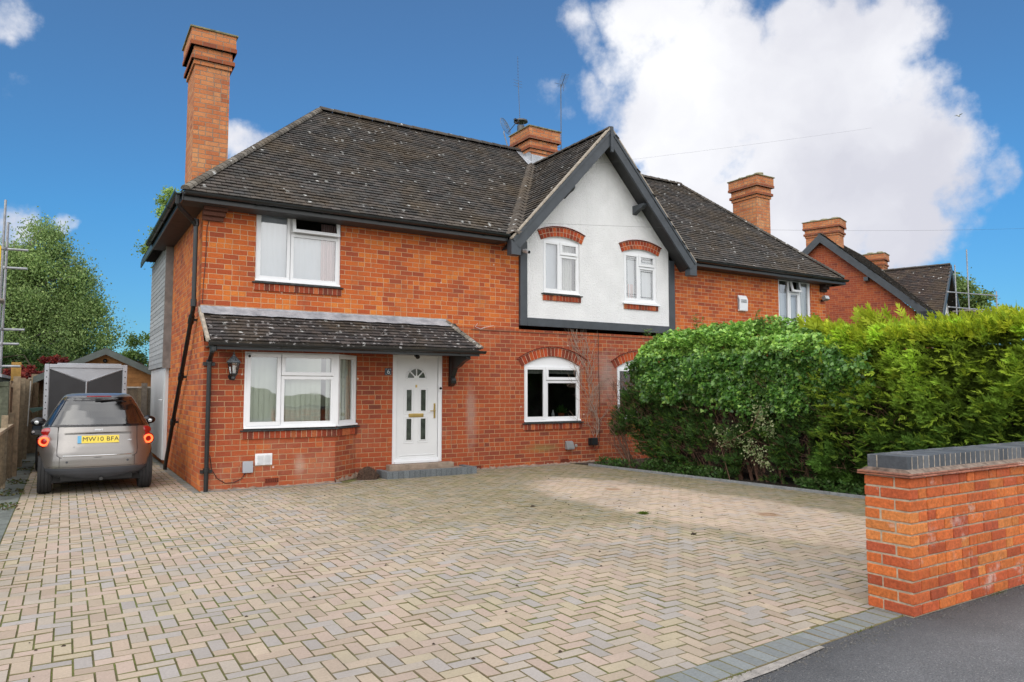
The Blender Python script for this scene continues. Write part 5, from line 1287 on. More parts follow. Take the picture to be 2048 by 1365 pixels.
    bld(bd, 'window_surround', plain('gloss_black', (.010, .010, .012), .12), smooth=False)
    bp = MB()                                   # light seen-through rear screen backing (headlining / seats)
    for s in (-1, 1): bp.box(s*.27-.16, s*.27+.16, .62, .74, .95, 1.28)
    bp.box(-.62, .62, .35, 1.9, .70, .78); bp.box(-.10, .10, .60, .66, 1.03, 1.075); bld(bp, 'seat', plain('grey_seat', (.10, .11, .12), .8), smooth=False, bevel=.03)
    # tailgate shut lines
    ln = MB()
    def line(pts, r=.004, off=.001): ln.tube([rear(x, z, off) for x, z in pts], r, 5)
    line([(-.50, 1.0), (-.50, .80), (-.505, .66), (-.50, .58), (-.46, .55), (0, .545), (.46, .55), (.50, .58), (.505, .66), (.50, .80), (.50, 1.0)], .005)
    line([(-.47, .55), (-.47, .41)], .0035); line([(.47, .55), (.47, .41)], .0035); line([(x, .408) for x in np.linspace(-.6, .6, 13)], .003); line([(-.62, 1.003), (0, 1.003), (.62, 1.003)], .005)
    bld(ln, 'shut_line', plain('shut_line_black', (.01, .01, .01), .8), smooth=False)
    lip = MB(); lip.tube([rear(x, .905+.012*math.cos(x*3.0), .010) for x in np.linspace(-.43, .43, 21)], [.002+.010*math.sin(math.pi*i/20) for i in range(21)], 8)
    bld(lip, 'tailgate_lip', PT)
    sh = MB(); sh.tube([rear(x, .885+.012*math.cos(x*3.0), .004) for x in np.linspace(-.42, .42, 21)], .0035, 6); bld(sh, 'lip_shade_strip', bpy.data.materials['shut_line_black'], smooth=False)  # black strip standing in for the shade under the tailgate lip
    # chrome/black strip under tailgate
    ch = MB(); ch.tube([rear(x, .572, .004) for x in np.linspace(-.43, .43, 15)], .009, 6); bld(ch, 'tailgate_trim', bpy.data.materials['chrome'])
    # plate
    pl = MB(); a = rear(-.26, .80, .012); b = rear(.26, .80, .012); ym = rear(0, .80, .0).y-.016; zt = .868; zb = .758
    pl.prism([(-.26, ym, zb), (.26, ym, zb), (.26, ym+.014, zt), (-.26, ym+.014, zt)], (0, .012, 0))
    plo = pl.build('number_plate', plain('yellow_plate', (.80, .62, .07), .35, var=.03), root)
    bl_ = MB(); bl_.prism([(-.26, ym-.001, zb), (-.212, ym-.001, zb), (-.212, ym+.013, zt), (-.26, ym+.013, zt)], (0, .002, 0)); bl_.build('blue_band', plain('plate_blue', (.12, .38, .62), .4), plo)
    tx = text('MW10 BFA', .092, (.028, ym+.0055, (zb+zt)/2), (R(90-7), 0, 0), bpy.data.materials['gloss_black'], plo, .001, spacing=1.06); tx.name = 'plate_characters'
    tx = text('smart', .046, (0, rear(0, .955, .004).y-.004, .955), (R(82), 0, 0), bpy.data.materials['chrome'], root, .002); tx.name = 'badge'
    tx = text('mhd', .026, (.40, rear(.40, .79, .004).y-.006, .79), (R(84), 0, R(4)), bpy.data.materials['chrome'], root, .002); tx.name = 'badge'
    ps = MB(); ps.tube([rear(-.30, .705, .002)+Vector((0, 0, 0)), rear(-.30, .705, .002)+Vector((0, -.006, 0))], .006, 6)
    for x in (-.38, .38): q = rear(x, .485); ps.tube([q, q+Vector((0, -.006, 0))], .016, 12)
    bld(ps, 'parking_sensor', dark, smooth=False)
    # lamps
    red = NT('red_lens'); red.put(red.b, 'Coat Weight', 1.0); RED_ = red.fin((.28, .006, .008), .12)
    glow = NT('lit_tail_lamp'); glow.put(glow.b, 'Emission Color', (1, .12, .03, 1)); glow.put(glow.b, 'Emission Strength', 1.9); GL = glow.fin((.5, .05, .02), .3)
    def lens(x, z, r, name, mat, parent=root, off=0.0, ry=.045, rz=None):
        c_ = rear(x, z); nrm = Vector((math.copysign(.45, x), -.9, 0)).normalized(); t_ = Vector((-nrm.y, nrm.x, 0)); u_ = Vector((0, 0, 1)); mb = MB(); N_ = 24; rz = rz or r
        vs = []; prof = [(1, -.015), (1.0, .006), (.9, .018), (.6, .030), (.25, .036), (.02, .037)]
        for (q, h) in prof:
            for k in range(N_):
                a_ = 2*math.pi*k/N_; vs.append(c_ + t_*math.cos(a_)*r*q + u_*math.sin(a_)*rz*q + nrm*(h+off))
        mb.add(vs, [(i*N_+k, i*N_+(k+1) % N_, (i+1)*N_+(k+1) % N_, (i+1)*N_+k) for i in range(len(prof)-1) for k in range(N_)] + [tuple(range((len(prof)-1)*N_, len(prof)*N_))])
        o = mb.build(name, mat, parent); o.data.shade_smooth(); return o, c_, nrm, t_, u_
    for s in (-1, 1):
        hs, c_, nrm, t_, u_ = lens(s*.650, .785, .112, 'tail_lamp', RED_, rz=.100)
        ringm = MB(); pts = [c_ + nrm*.040 + t_*math.cos(2*math.pi*k/28)*.060 + u_*math.sin(2*math.pi*k/28)*.057 for k in range(29)]; ringm.tube(pts, .014, 8, cap=False)
        o = ringm.build('lit_ring', GL, hs)
        inner = NT('lamp_core') if s < 0 else None
        lens(s*.630, .925, .086, 'upper_lamp', RED_, rz=.062)
    hb_ = MB(); pts = [rear(x, 1.452, .006) for x in np.linspace(-.16, .16, 9)]; hb_.tube(pts, .010, 8); hb_.build('high_brake_lamp', RED_, root)
    wp = MB(); wp.tube([rear(.02, 1.395, .03), rear(.16, 1.40, .02), rear(.36, 1.375, .012)], [.014, .012, .006], 6); wp.box(-.05, .04, rear(0, 1.4).y-.035, rear(0, 1.4).y, 1.385, 1.42); wp.build('wiper', bpy.data.materials['gloss_black'], root)
    # wheels
    for (sx, wy, tw) in ((-1, .50, .175), (1, .50, .175), (-1, 2.15, .16), (1, 2.15, .16)):
        xo = .728; w_ = MB(); cx_ = sx*(xo - tw/2)
        prof = [(.19, -tw/2), (.27, -tw/2), (.285, -tw/2+.02), (.29, -tw/2+.035)]
        for g in (-.045, 0, .045): prof += [(.29, g-.006), (.281, g-.004), (.281, g+.004), (.29, g+.006)]
        prof += [(.29, tw/2-.035), (.285, tw/2-.02), (.27, tw/2), (.19, tw/2)]
        w_.lathe(prof, 40, (cx_, wy, .288), axis='x'); wo_ = w_.build('wheel', rub, root); wo_.data.shade_smooth(); e = wo_.modifiers.new('e', 'EDGE_SPLIT'); e.split_angle = R(40)
        ri = MB(); ri.lathe([(.19, sx*(tw/2-.015)), (.18, sx*(tw/2-.03)), (.05, sx*(tw/2-.02)), (.03, sx*(tw/2-.01))], 24, (cx_, wy, .288), axis='x')
        for k in range(9):
            a_ = 2*math.pi*k/9; d_ = Vector((0, math.cos(a_), math.sin(a_))); ri.tube([Vector((cx_+sx*(tw/2-.015), wy, .288))+d_*.04, Vector((cx_+sx*(tw/2-.012), wy, .288))+d_*.185], .012, 5)
        ri.build('rim', bpy.data.materials['chrome'] if False else plain('alloy', (.45, .45, .46), .35, .8), wo_)
    un = MB(); un.box(-.60, .60, .25, 2.5, .17, .45); un.box(-.45, .45, .12, .4, .20, .30); un.build('underbody', plain('underbody_black', (.012, .012, .012), .9), root)
    ex = MB(); ex.tube([(.05, .06, .22), (.05, .25, .22)], .025, 10); ex.build('exhaust', plain('sooty_steel', (.06, .06, .06), .5, .6), root)
    # mirrors
    for s in (-1, 1):
        m_ = MB(); c_ = Vector((s*.78, 1.72, 1.03)); vs = []
        m_.lathe([(.01, -.05), (.07, -.045), (.085, 0), (.07, .05), (.02, .085)], 16, c_, axis='y'); 
        for i, p in enumerate(m_.v): m_.v[i] = (c_.x+(p[0]-c_.x)*1.25, p[1], c_.z+(p[2]-c_.z)*.85)
        m_.tube([c_, (s*.64, 1.68, .98)], .025, 8)
        mo = m_.build('wing_mirror', bpy.data.materials['gloss_black'], root); mo.data.shade_smooth()
        g = MB(); g.lathe([(.030, -.052), (.001, -.053)], 16, c_+Vector((s*.02, 0, -.01)), axis='y'); g.build('mirror_glass', M['chrome'], mo)
    # mud-flap shading behind wheels: arch liners
    for s in (-1, 1):
        al_ = MB(); al_.box(s*.66-.10, s*.66+.05, .14, .82, .30, .66); 
    return root
car()

# ================================================================== BOX TRAILER
def trailer():
    x0, x1, y0, y1, z0, z1 = -2.15, -.76, 3.9, 6.4, .42, 2.05
    r = thing('box_trailer', 'silver framed box trailer with black rear panels parked in front of the car', 'trailer', (0, 0, 0))
    sil = plain('aluminium_skin', (.40, .42, .45), .40, .5, var=.12, scale=3); blk = plain('black_panel', (.022, .023, .026), .5, var=.2)
    b = MB(); b.box(x0+.03, x1-.03, y0+.03, y1, z0, z1-.02); b.build('body', sil, r, bevel=.01)
    f = MB(); 
    for a, c_ in ((x0, x0+.075), (x1-.075, x1)): f.box(a, c_, y0, y0+.05, z0-.02, z1)
    f.box(x0+.075, x1-.075, y0+.002, y0+.05, z1-.07, z1-.002); f.box(x0+.2, x1-.1, y0+.1, y0+.8, z1, z1+.025)
    f.build('frame', sil, r, bevel=.006)
    rv_ = MB()
    for z in np.arange(.6, 2.0, .12):
        for x in (x0+.037, x1-.037): rv_.lathe([(.012, -.001), (.008, -.006)], 8, (x, y0, z), axis='y')
    rv_.build('rivet', blk, r)
    xm = (x0+x1)/2
    d_ = MB(); Y = y0+.012
    for s in (-1, 1):
        e = xm + s*(x1-x0)/2 - s*.085
        pts = [(xm+s*.012, Y, z0+.05), (e, Y, z0+.05), (e, Y, z1-.10), (xm+s*.012, Y, 1.70)]
        d_.prism(pts if s > 0 else pts[::-1], (0, .012, 0))
    d_.build('black_panel', blk, r)
    g = MB(); s_ = [(x0+.08, Y-.003, z1-.085), (xm, Y-.003, 1.715), (x1-.08, Y-.003, z1-.085)]; g.tube(s_, .012, 6); g.tube([(xm, Y-.003, 1.71), (xm, Y-.003, z0+.05)], .016, 6); g.build('panel_trim', sil, r)
    for s, x in ((-1, x0-.09), (1, x1-.22)):
        w_ = MB(); w_.lathe([(.20, 0), (.31, .0), (.33, .03), (.33, .15), (.31, .18), (.20, .18)], 30, (x, y0+.45, .33), axis='x'); w_.build('wheel', plain('trailer_tyre', (.016, .016, .017), .9, var=.3), r)
    m_ = MB(); m_.prism([(-2.32, y0+.1, .70), (-2.32, y0+.8, .70), (-2.32, y0+.75, .78), (-2.32, y0+.45, .86), (-2.32, y0+.15, .80)], (.16, 0, 0)); m_.build('mudguard', plain('mudguard_black', (.03, .03, .032), .5), r, bevel=.02)
    l = MB(); l.lathe([(.026, 0), (.024, -.02), (.01, -.026)], 12, (-2.29, y0+.1, .76), axis='y'); l.build('marker_lamp', plain('white_marker', (.75, .75, .75), .3), r)
    c_ = MB(); c_.prism([(-2.32, y0+.25, 1.12), (-2.16, y0+.25, 1.18), (-2.16, y0+.25, 1.22), (-2.38, y0+.25, 1.20)], (0, .5, 0)); c_.build('green_cover', plain('dark_green_cover', (.02, .06, .045), .5), r)
trailer()

# ================================================================== SHED
def shed():
    xc, y0, hw, ze, zr = -.99, 8.2, 1.30, 1.90, 2.56
    r = thing('garden_cabin', 'honey coloured timber cabin with grey felt gable roof behind the trailer', 'shed', (0, 0, 0))
    wd_ = col_mat('honey_timber', .75, 9, .25, .003); b = MB(); z = .1
    x0, x1 = xc-hw+.12, xc+hw-.1
    while z < zr-.12:
        z1_ = z+.11; f = lambda zz: max(0.0, (zz-ze+.02)/(zr-ze)); w0 = 1-max(0, (z-ze)/(zr-ze)); w1 = 1-max(0, (z1_-ze)/(zr-ze))
        a0, a1, b0, b1 = xc-(hw-.11)*w0, xc+(hw-.11)*w0, xc-(hw-.11)*w1, xc+(hw-.11)*w1
        b.add([(a0, y0-.012, z), (a1, y0-.012, z), (b1, y0, z1_), (b0, y0, z1_), (a0, y0+.02, z), (a1, y0+.02, z)], [(0, 1, 2, 3), (4, 5, 1, 0)], vcol((.42, .20, .07), .15)); z = z1_
    b.box(x0, x1, y0+.02, y0+3, 0, ze, (.34, .17, .07)); b.build('log_wall', wd_, r)
    f = MB()
    for s in (-1, 1):
        p = [(xc, y0-.25, zr-.06), (xc+s*hw*1.12, y0-.25, ze-.12), (xc+s*hw*1.12, y0-.25, ze-.02), (xc, y0-.25, zr+.04)]; f.prism(p if s > 0 else p[::-1], (0, 3.6, 0))
    f.build('felt_roof', plain('grey_felt', (.075, .08, .082), .95, var=.2, scale=12, bump=.004), r)
    g = MB()
    for s in (-1, 1):
        p = [(xc, y0-.275, zr-.13), (xc+s*hw*1.13, y0-.275, ze-.19), (xc+s*hw*1.13, y0-.275, ze-.03), (xc, y0-.275, zr+.03)]; g.prism(p if s > 0 else p[::-1], (0, .022, 0))
    g.build('fascia_board', plain('green_grey_board', (.12, .14, .13), .8, var=.2), r)
    c_ = MB(); c_.lathe([(.05, 0), (.05, -.05), (.02, -.07)], 12, (xc, y0-.02, zr-.28), axis='y'); c_.build('gable_lamp', M['black_plastic'], r)
shed()

# ================================================================== FENCES
FW = col_mat('weathered_fence_wood', .9, 14, .35, .003)
FP = [(.20, .155, .11), (.24, .19, .13), (.165, .14, .11), (.28, .22, .15)]
def boards(mb, p0, p1, z0, z1, w=.10, pal=FP, th=.015, side=1, ov=.0):
    p0, p1 = Vector(p0), Vector(p1); U = (p1-p0); n = max(1, int(U.length/w)); st_ = U/n; Nn = Vector((U.y, -U.x, 0)).normalized()*side
    for i in range(n):
        a, b = p0+st_*i, p0+st_*(i+1)*1.0 - st_*.03; h = z1+random.uniform(-.008, .008)
        q = [a, b, b+Nn*th*1.3, a+Nn*th*.6]
        mb.prism([Vector((v_.x, v_.y, z0)) for v_ in q], (0, 0, h-z0), vcol(random.choice(pal), .15))
def post(mb, x, y, h, s=.10, col=None): mb.box(x-s/2, x+s/2, y-s/2, y+s/2, -.05, h, col or vcol(FP[1], .1))
f1 = thing('garden_fence', 'tall weathered closeboard fence running beside the drive behind the trailer', 'fence', (0, 0, 0))
m_ = MB(); FX = -2.60
boards(m_, (FX-.05, 3.3, 0), (FX-.05, 9.2, 0), .1, 1.72, side=1); m_.build('closeboard_panel', FW, f1)
m_ = MB()
for z in (.35, .95, 1.60): m_.box(FX-.04, FX+.02, 3.4, 9.2, z, z+.07, vcol((.30, .24, .17), .1))
m_.build('rail', FW, f1)
for y in (3.45, 5.3, 7.2, 9.0):
    p = MB(); post(p, FX+.05, y, 1.80, .11, vcol((.27, .21, .14), .1)); p.build('fence_post', FW, f1)
p = MB(); p.tube([(FX+.13, 7.0, 1.75), (FX+.11, 6.9, .75)], .012, 6); p.build('pale_strap', plain('pale_strap', (.55, .53, .48), .7), f1)
f2 = thing('waney_fence', 'low woven larch panel fence nearest the camera on the left', 'fence', (0, 0, 0))
m_ = MB()
for z in np.arange(.08, .86, .085):
    for y in np.arange(.1, 3.3, .4): m_.prism([(FX-.03, y, z), (FX+.0+.012*math.sin(y*9+z*30), y, z+random.uniform(-.006, .006)), (FX-.03, y, z+.09)], (0, .41, 0), vcol(FP[2], .2))
m_.build('woven_panel', FW, f2)
m_ = MB(); 
for y in np.arange(.1, 3.3, .42): m_.box(FX+.005, FX+.028, y, y+.05, .05, .93, vcol((.26, .20, .13), .12))
m_.box(FX-.04, FX+.045, .05, 3.35, .91, .955, (.36, .29, .20)); m_.build('batten', FW, f2)
for y in (1.65, 3.2): p = MB(); post(p, FX+.0, y, 1.15, .09); p.build('fence_post', FW, f2)
f5 = thing('green_gate', 'tall mossy green boarded screen behind the low woven fence', 'fence', (0, 0, 0))
m_ = MB(); boards(m_, (FX-.42, 2.9, 0), (FX-.10, 2.9, 0), .0, 1.66, w=.12, pal=[(.10, .12, .08), (.13, .14, .10), (.08, .10, .07)], side=1)
boards(m_, (FX-1.6, 2.9, 0), (FX-.42, 2.9, 0), .0, 1.66, w=.12, pal=[(.10, .12, .08), (.13, .14, .10)], side=1)
m_.build('mossy_board', FW, f5); m_ = MB(); m_.box(FX-1.6, FX-.04, 2.84, 2.93, 1.62, 1.69, (.09, .10, .07)); post(m_, FX-.08, 2.9, 1.70, .09, (.10, .11, .08)); m_.build('frame', FW, f5)
f3 = thing('back_fence', 'tall closeboard back fence with pale top rail between trailer and house', 'fence', (0, 0, 0))
m_ = MB(); boards(m_, (FX, 9.25, 0), (-1.9, 9.25, 0), 0, 1.83); m_.build('closeboard_panel', FW, f3); m_ = MB(); boards(m_, (-.85, 6.9, 0), (-.02, 6.9, 0), 0, 1.60, side=1); m_.build('closeboard_panel', FW, f3)
m_ = MB(); m_.box(-.85, -.02, 6.86, 6.93, 1.60, 1.635, (.55, .52, .46)); m_.box(FX, -1.9, 9.2, 9.3, 1.83, 1.86, (.4, .36, .3)); m_.build('top_rail', FW, f3)
p = MB(); post(p, -.20, 6.86, 1.72, .12, (.18, .15, .12)); p.build('fence_post', FW, f3)
p = MB(); post(p, -2.45, 9.15, 1.95, .16, (.27, .20, .13)); p.build('fence_post', FW, f3)
# neighbour's grey shed roof and board
g = thing('lean_to_roof', 'pale grey sloping shed roof beyond the left fence', 'shed roof', (0, 0, 0))
m_ = MB(); m_.prism([(-3.9, 4.6, 2.15), (-2.85, 4.6, 1.86), (-2.85, 4.6, 1.80), (-3.9, 4.6, 2.09)], (0, 4.6, 0)); m_.build('roof_sheet', plain('grey_roof_sheet', (.34, .36, .38), .7, var=.15), g)
m_ = MB(); m_.box(-3.85, -2.9, 4.7, 9.1, 0, 1.82); m_.build('shed_wall', plain('green_grey_shed', (.10, .12, .10), .9), g)
g = MB(); g.box(-2.80, -2.62, 6.6, 6.63, 1.5, 2.16, M_=Matrix.Translation((-.02, 0, 0))); simple('timber_board', g, plain('new_pine', (.50, .29, .07), .75, var=.2, scale=9), 'upright fresh pine board sticking up behind the left fence', 'board', bevel=.004)
# scaffolding left
def scaffold(name, label, base, poles, ledgers, extra=None):
    s = thing(name, label, 'scaffolding', base)
    for p in poles:
        v = MB(); v.tube(p, .0245, 8); v.build('pole', SCM, s)
    for p in ledgers:
        v = MB(); v.tube(p, .0245, 8); v.lathe([(.038, -.03), (.042, 0), (.038, .03)], 8, p[0]); v.build('ledger', SCM, s)
    return s
SCM = plain('galvanised_tube', (.33, .34, .36), .5, .5, var=.25, scale=10)
sx, sy = -2.93, 5.2
s1 = scaffold('scaffolding', 'grey tube scaffolding with yellow sheeting at the left edge', (sx, sy, 0),
    [[(0, 0, 0), (.02, 0, 4.95)], [(-.12, .9, 0), (-.10, .9, 5.6)], [(-1.3, 0, 0), (-1.3, 0, 5.2)]],
    [[(.0, .0, z), (.38 if i != 3 else .30, -.05, z-.0)] for i, z in enumerate((4.40, 4.02, 2.77, 2.48))] + [[(.0, 0, 2.03), (.34, -.05, 2.03)]] +
    [[(.0, .0, z), (-1.4, 0, z)] for z in (4.40, 2.77)])
v = MB()
for z0_, z1_ in ((3.75, 4.55), (2.30, 2.75)):
    for i in range(6):
        y_a, y_b = -.02+.03*math.sin(i*2), -.02+.03*math.sin((i+1)*2); v.quad((-1.3+i*.205, y_a, z0_), (-1.3+(i+1)*.205, y_b, z0_), (-1.3+(i+1)*.205, y_b, z1_-.10*i/5), (-1.3+i*.205, y_a, z1_-.10*i/5))
v.build('yellow_sheet', plain('yellow_sheeting', (.72, .52, .02), .6, var=.1), s1)
v = MB()
for k in range(3): v.box(-1.4, .02, -.30+k*.23, -.09+k*.23, 3.32, 3.36)
v.build('scaffold_board', plain('grey_board', (.28, .25, .21), .9, var=.3), s1, bevel=.004)
v = MB(); v.box(-1.3, -.15, -.2, .0, 1.4, 2.3); v.build('white_bin_bag', plain('pale_sacking', (.55, .55, .54), .8), s1, bevel=.05)

# ================================================================== FOREGROUND BRICK WALL
def fgwall():
    r = thing('garden_wall', 'low orange brick wall with blue brick coping at the drive entrance', 'wall', (0, 0, 0))
    X0, Y0, T = 3.17, -9.565, .335; C_ = .0785; NC = 12; X1_ = 7.4
    BP = [(.50, .125, .036), (.53, .150, .040), (.47, .108, .033), (.42, .090, .033), (.54, .185, .052), (.49, .120, .04), (.52, .140, .038), (.36, .078, .034)]
    mb = MB(); rd = random.Random(11)
    def brk(x0, x1, y0, y1, z0, z1, cut=.005):
        g = .0060; q = rd.uniform(-.0015, .0015); x0 += g; x1 -= g; y0 += g*0; z0 += g; z1 -= g; col = vcol(rd.choice(BP), .15)
        j = lambda: rd.uniform(-.0018, .0018)
        c = cut; vs = []
        for (ix, iy, iz) in ((x0, x1, 0),): pass
        # chamfered box: 8 corners x 3 verts
        import itertools as it
        idx = {}
        for sx in (0, 1):
            for sy in (0, 1):
                for sz in (0, 1):
                    X, Y, Z = (x0, x1)[sx]+j(), (y0, y1)[sy]+q+j()*.5, (z0, z1)[sz]+j(); dx, dy, dz = (c, -c)[sx], (c, -c)[sy], (c, -c)[sz]
                    idx[(sx, sy, sz)] = len(vs); vs += [(X, Y+dy, Z+dz), (X+dx, Y, Z+dz), (X+dx, Y+dy, Z)]
        F = []
        V = lambda a, b, c_, k: idx[(a, b, c_)]+k
        F += [(V(0, 0, 0, 0), V(0, 0, 1, 0), V(0, 1, 1, 0), V(0, 1, 0, 0)), (V(1, 0, 0, 0), V(1, 1, 0, 0), V(1, 1, 1, 0), V(1, 0, 1, 0))]
        F += [(V(0, 0, 0, 1), V(1, 0, 0, 1), V(1, 0, 1, 1), V(0, 0, 1, 1)), (V(0, 1, 0, 1), V(0, 1, 1, 1), V(1, 1, 1, 1), V(1, 1, 0, 1))]
        F += [(V(0, 0, 0, 2), V(0, 1, 0, 2), V(1, 1, 0, 2), V(1, 0, 0, 2)), (V(0, 0, 1, 2), V(1, 0, 1, 2), V(1, 1, 1, 2), V(0, 1, 1, 2))]
        for a in (0, 1):
            for b in (0, 1):
                F += [(V(a, b, 0, 0), V(a, b, 1, 0), V(a, b, 1, 1), V(a, b, 0, 1))]     # vertical edges
                F += [(V(a, 0, b, 0), V(a, 1, b, 0), V(a, 1, b, 2), V(a, 0, b, 2))]     # y edges
                F += [(V(0, a, b, 1), V(1, a, b, 1), V(1, a, b, 2), V(0, a, b, 2))]     # x edges
        for k, v_ in idx.items(): F.append((v_, v_+1, v_+2))
        mb.add(vs, F, col)
    Lb = .2325
    for k in range(NC):
        z0, z1 = k*C_, (k+1)*C_
        # front face bricks (depth .11) incl. corner
        if k % 2 == 0: xs = [X0, X0+.118]; stag = 0
        else: xs = [X0, X0+.225]
        x = X0 + (.112 if k % 2 == 0 else .222); brk(X0, x, Y0, Y0+(.215 if k % 2 == 0 else .108), z0, z1)
        while x < X1_:
            w = .222 if rd.random() > .25 else .112
            brk(x, x+w, Y0, Y0+.106, z0, z1); x += w
        # end face (X = X0): header/stretcher along Y
        if k % 2 == 0: brk(X0, X0+.222, Y0+.225, Y0+T, z0, z1)
        else: brk(X0, X0+.106, Y0+.118, Y0+T, z0, z1)
        # back face
        x = X0+.23
        while x < X1_: brk(x, x+.222, Y0+T-.106, Y0+T, z0, z1); x += .222
    mb.build('bricks', M['brick_single'], r)
    mo = MB(); mo.box(X0+.011, X1_, Y0+.011, Y0+T-.011, -.05, NC*C_-.003); mo.build('mortar', plain('sandy_mortar', (.44, .36, .26), .95, var=.25, scale=25, bump=.004), r)
    zt = NC*C_
    cr = MB(); x = X0-.03
    while x < X1_: e = x+.17; cr.box(x, e-.003, Y0-.032+rd.uniform(-.004, .004), Y0+T+.03, zt+.002+rd.uniform(0, .003), zt+.016, vcol((.33, .13, .085), .2)); x = e
    x = X0-.034
    while x < X1_: e = x+.165; cr.box(x, e-.004, Y0-.026+rd.uniform(-.004, .004), Y0+T+.026, zt+.019, zt+.032, vcol((.28, .13, .09), .25)); x = e
    cr.build('creasing_tiles', M['brick_single'], r, bevel=.003)
    fl_ = MB(); fl_.prism([(X0+.0, Y0-.022, zt+.032), (X0+.0, Y0+.02, zt+.055), (X0+.0, Y0+T-.02, zt+.055), (X0+.0, Y0+T+.02, zt+.032)], (X1_-X0, 0, 0)); fl_.build('mortar_fillet', plain('dirty_fillet_mortar', (.22, .165, .13), .95, var=.5, scale=22, bump=.005), r)
    cp = MB(); zc = zt+.037; w = .073; x = X0+.02
    bc = lambda: vcol(rd.choice([(.065, .072, .082), (.085, .092, .102), (.055, .06, .068), (.11, .115, .122)]), .2)
    brkb = lambda x0, x1, y0, y1: cp.box(x0, x1, y0, y1, zc+rd.uniform(-.0015, .0015), zc+.108+rd.uniform(-.002, .002), bc())
    while x < X1_:
        brkb(x, x+w-.010, Y0+.022, Y0+.237); 
        brkb(x, x+w-.010, Y0+.247, Y0+T-.022); x += w
    cpo = cp.build('coping', M['blue_brick'], r, bevel=.004)
    cm = MB(); cm.box(X0+.026, X1_, Y0+.0245, Y0+T-.025, zc, zc+.104); cm.build('coping_mortar', plain('pale_joint_mortar', (.40, .34, .27), .95, var=.5, scale=30, bump=.003), r)
def blue_extra(t, c):
    return t.mix(t.ramp(t.noise(7, 6, .7), [(.62, 0), (.72, .4)]), c, (.24, .24, .24))
M['blue_brick'] = col_mat('blue_brick', .55, 40, .25, .0015, spec=.5, extra=blue_extra)
fgwall()

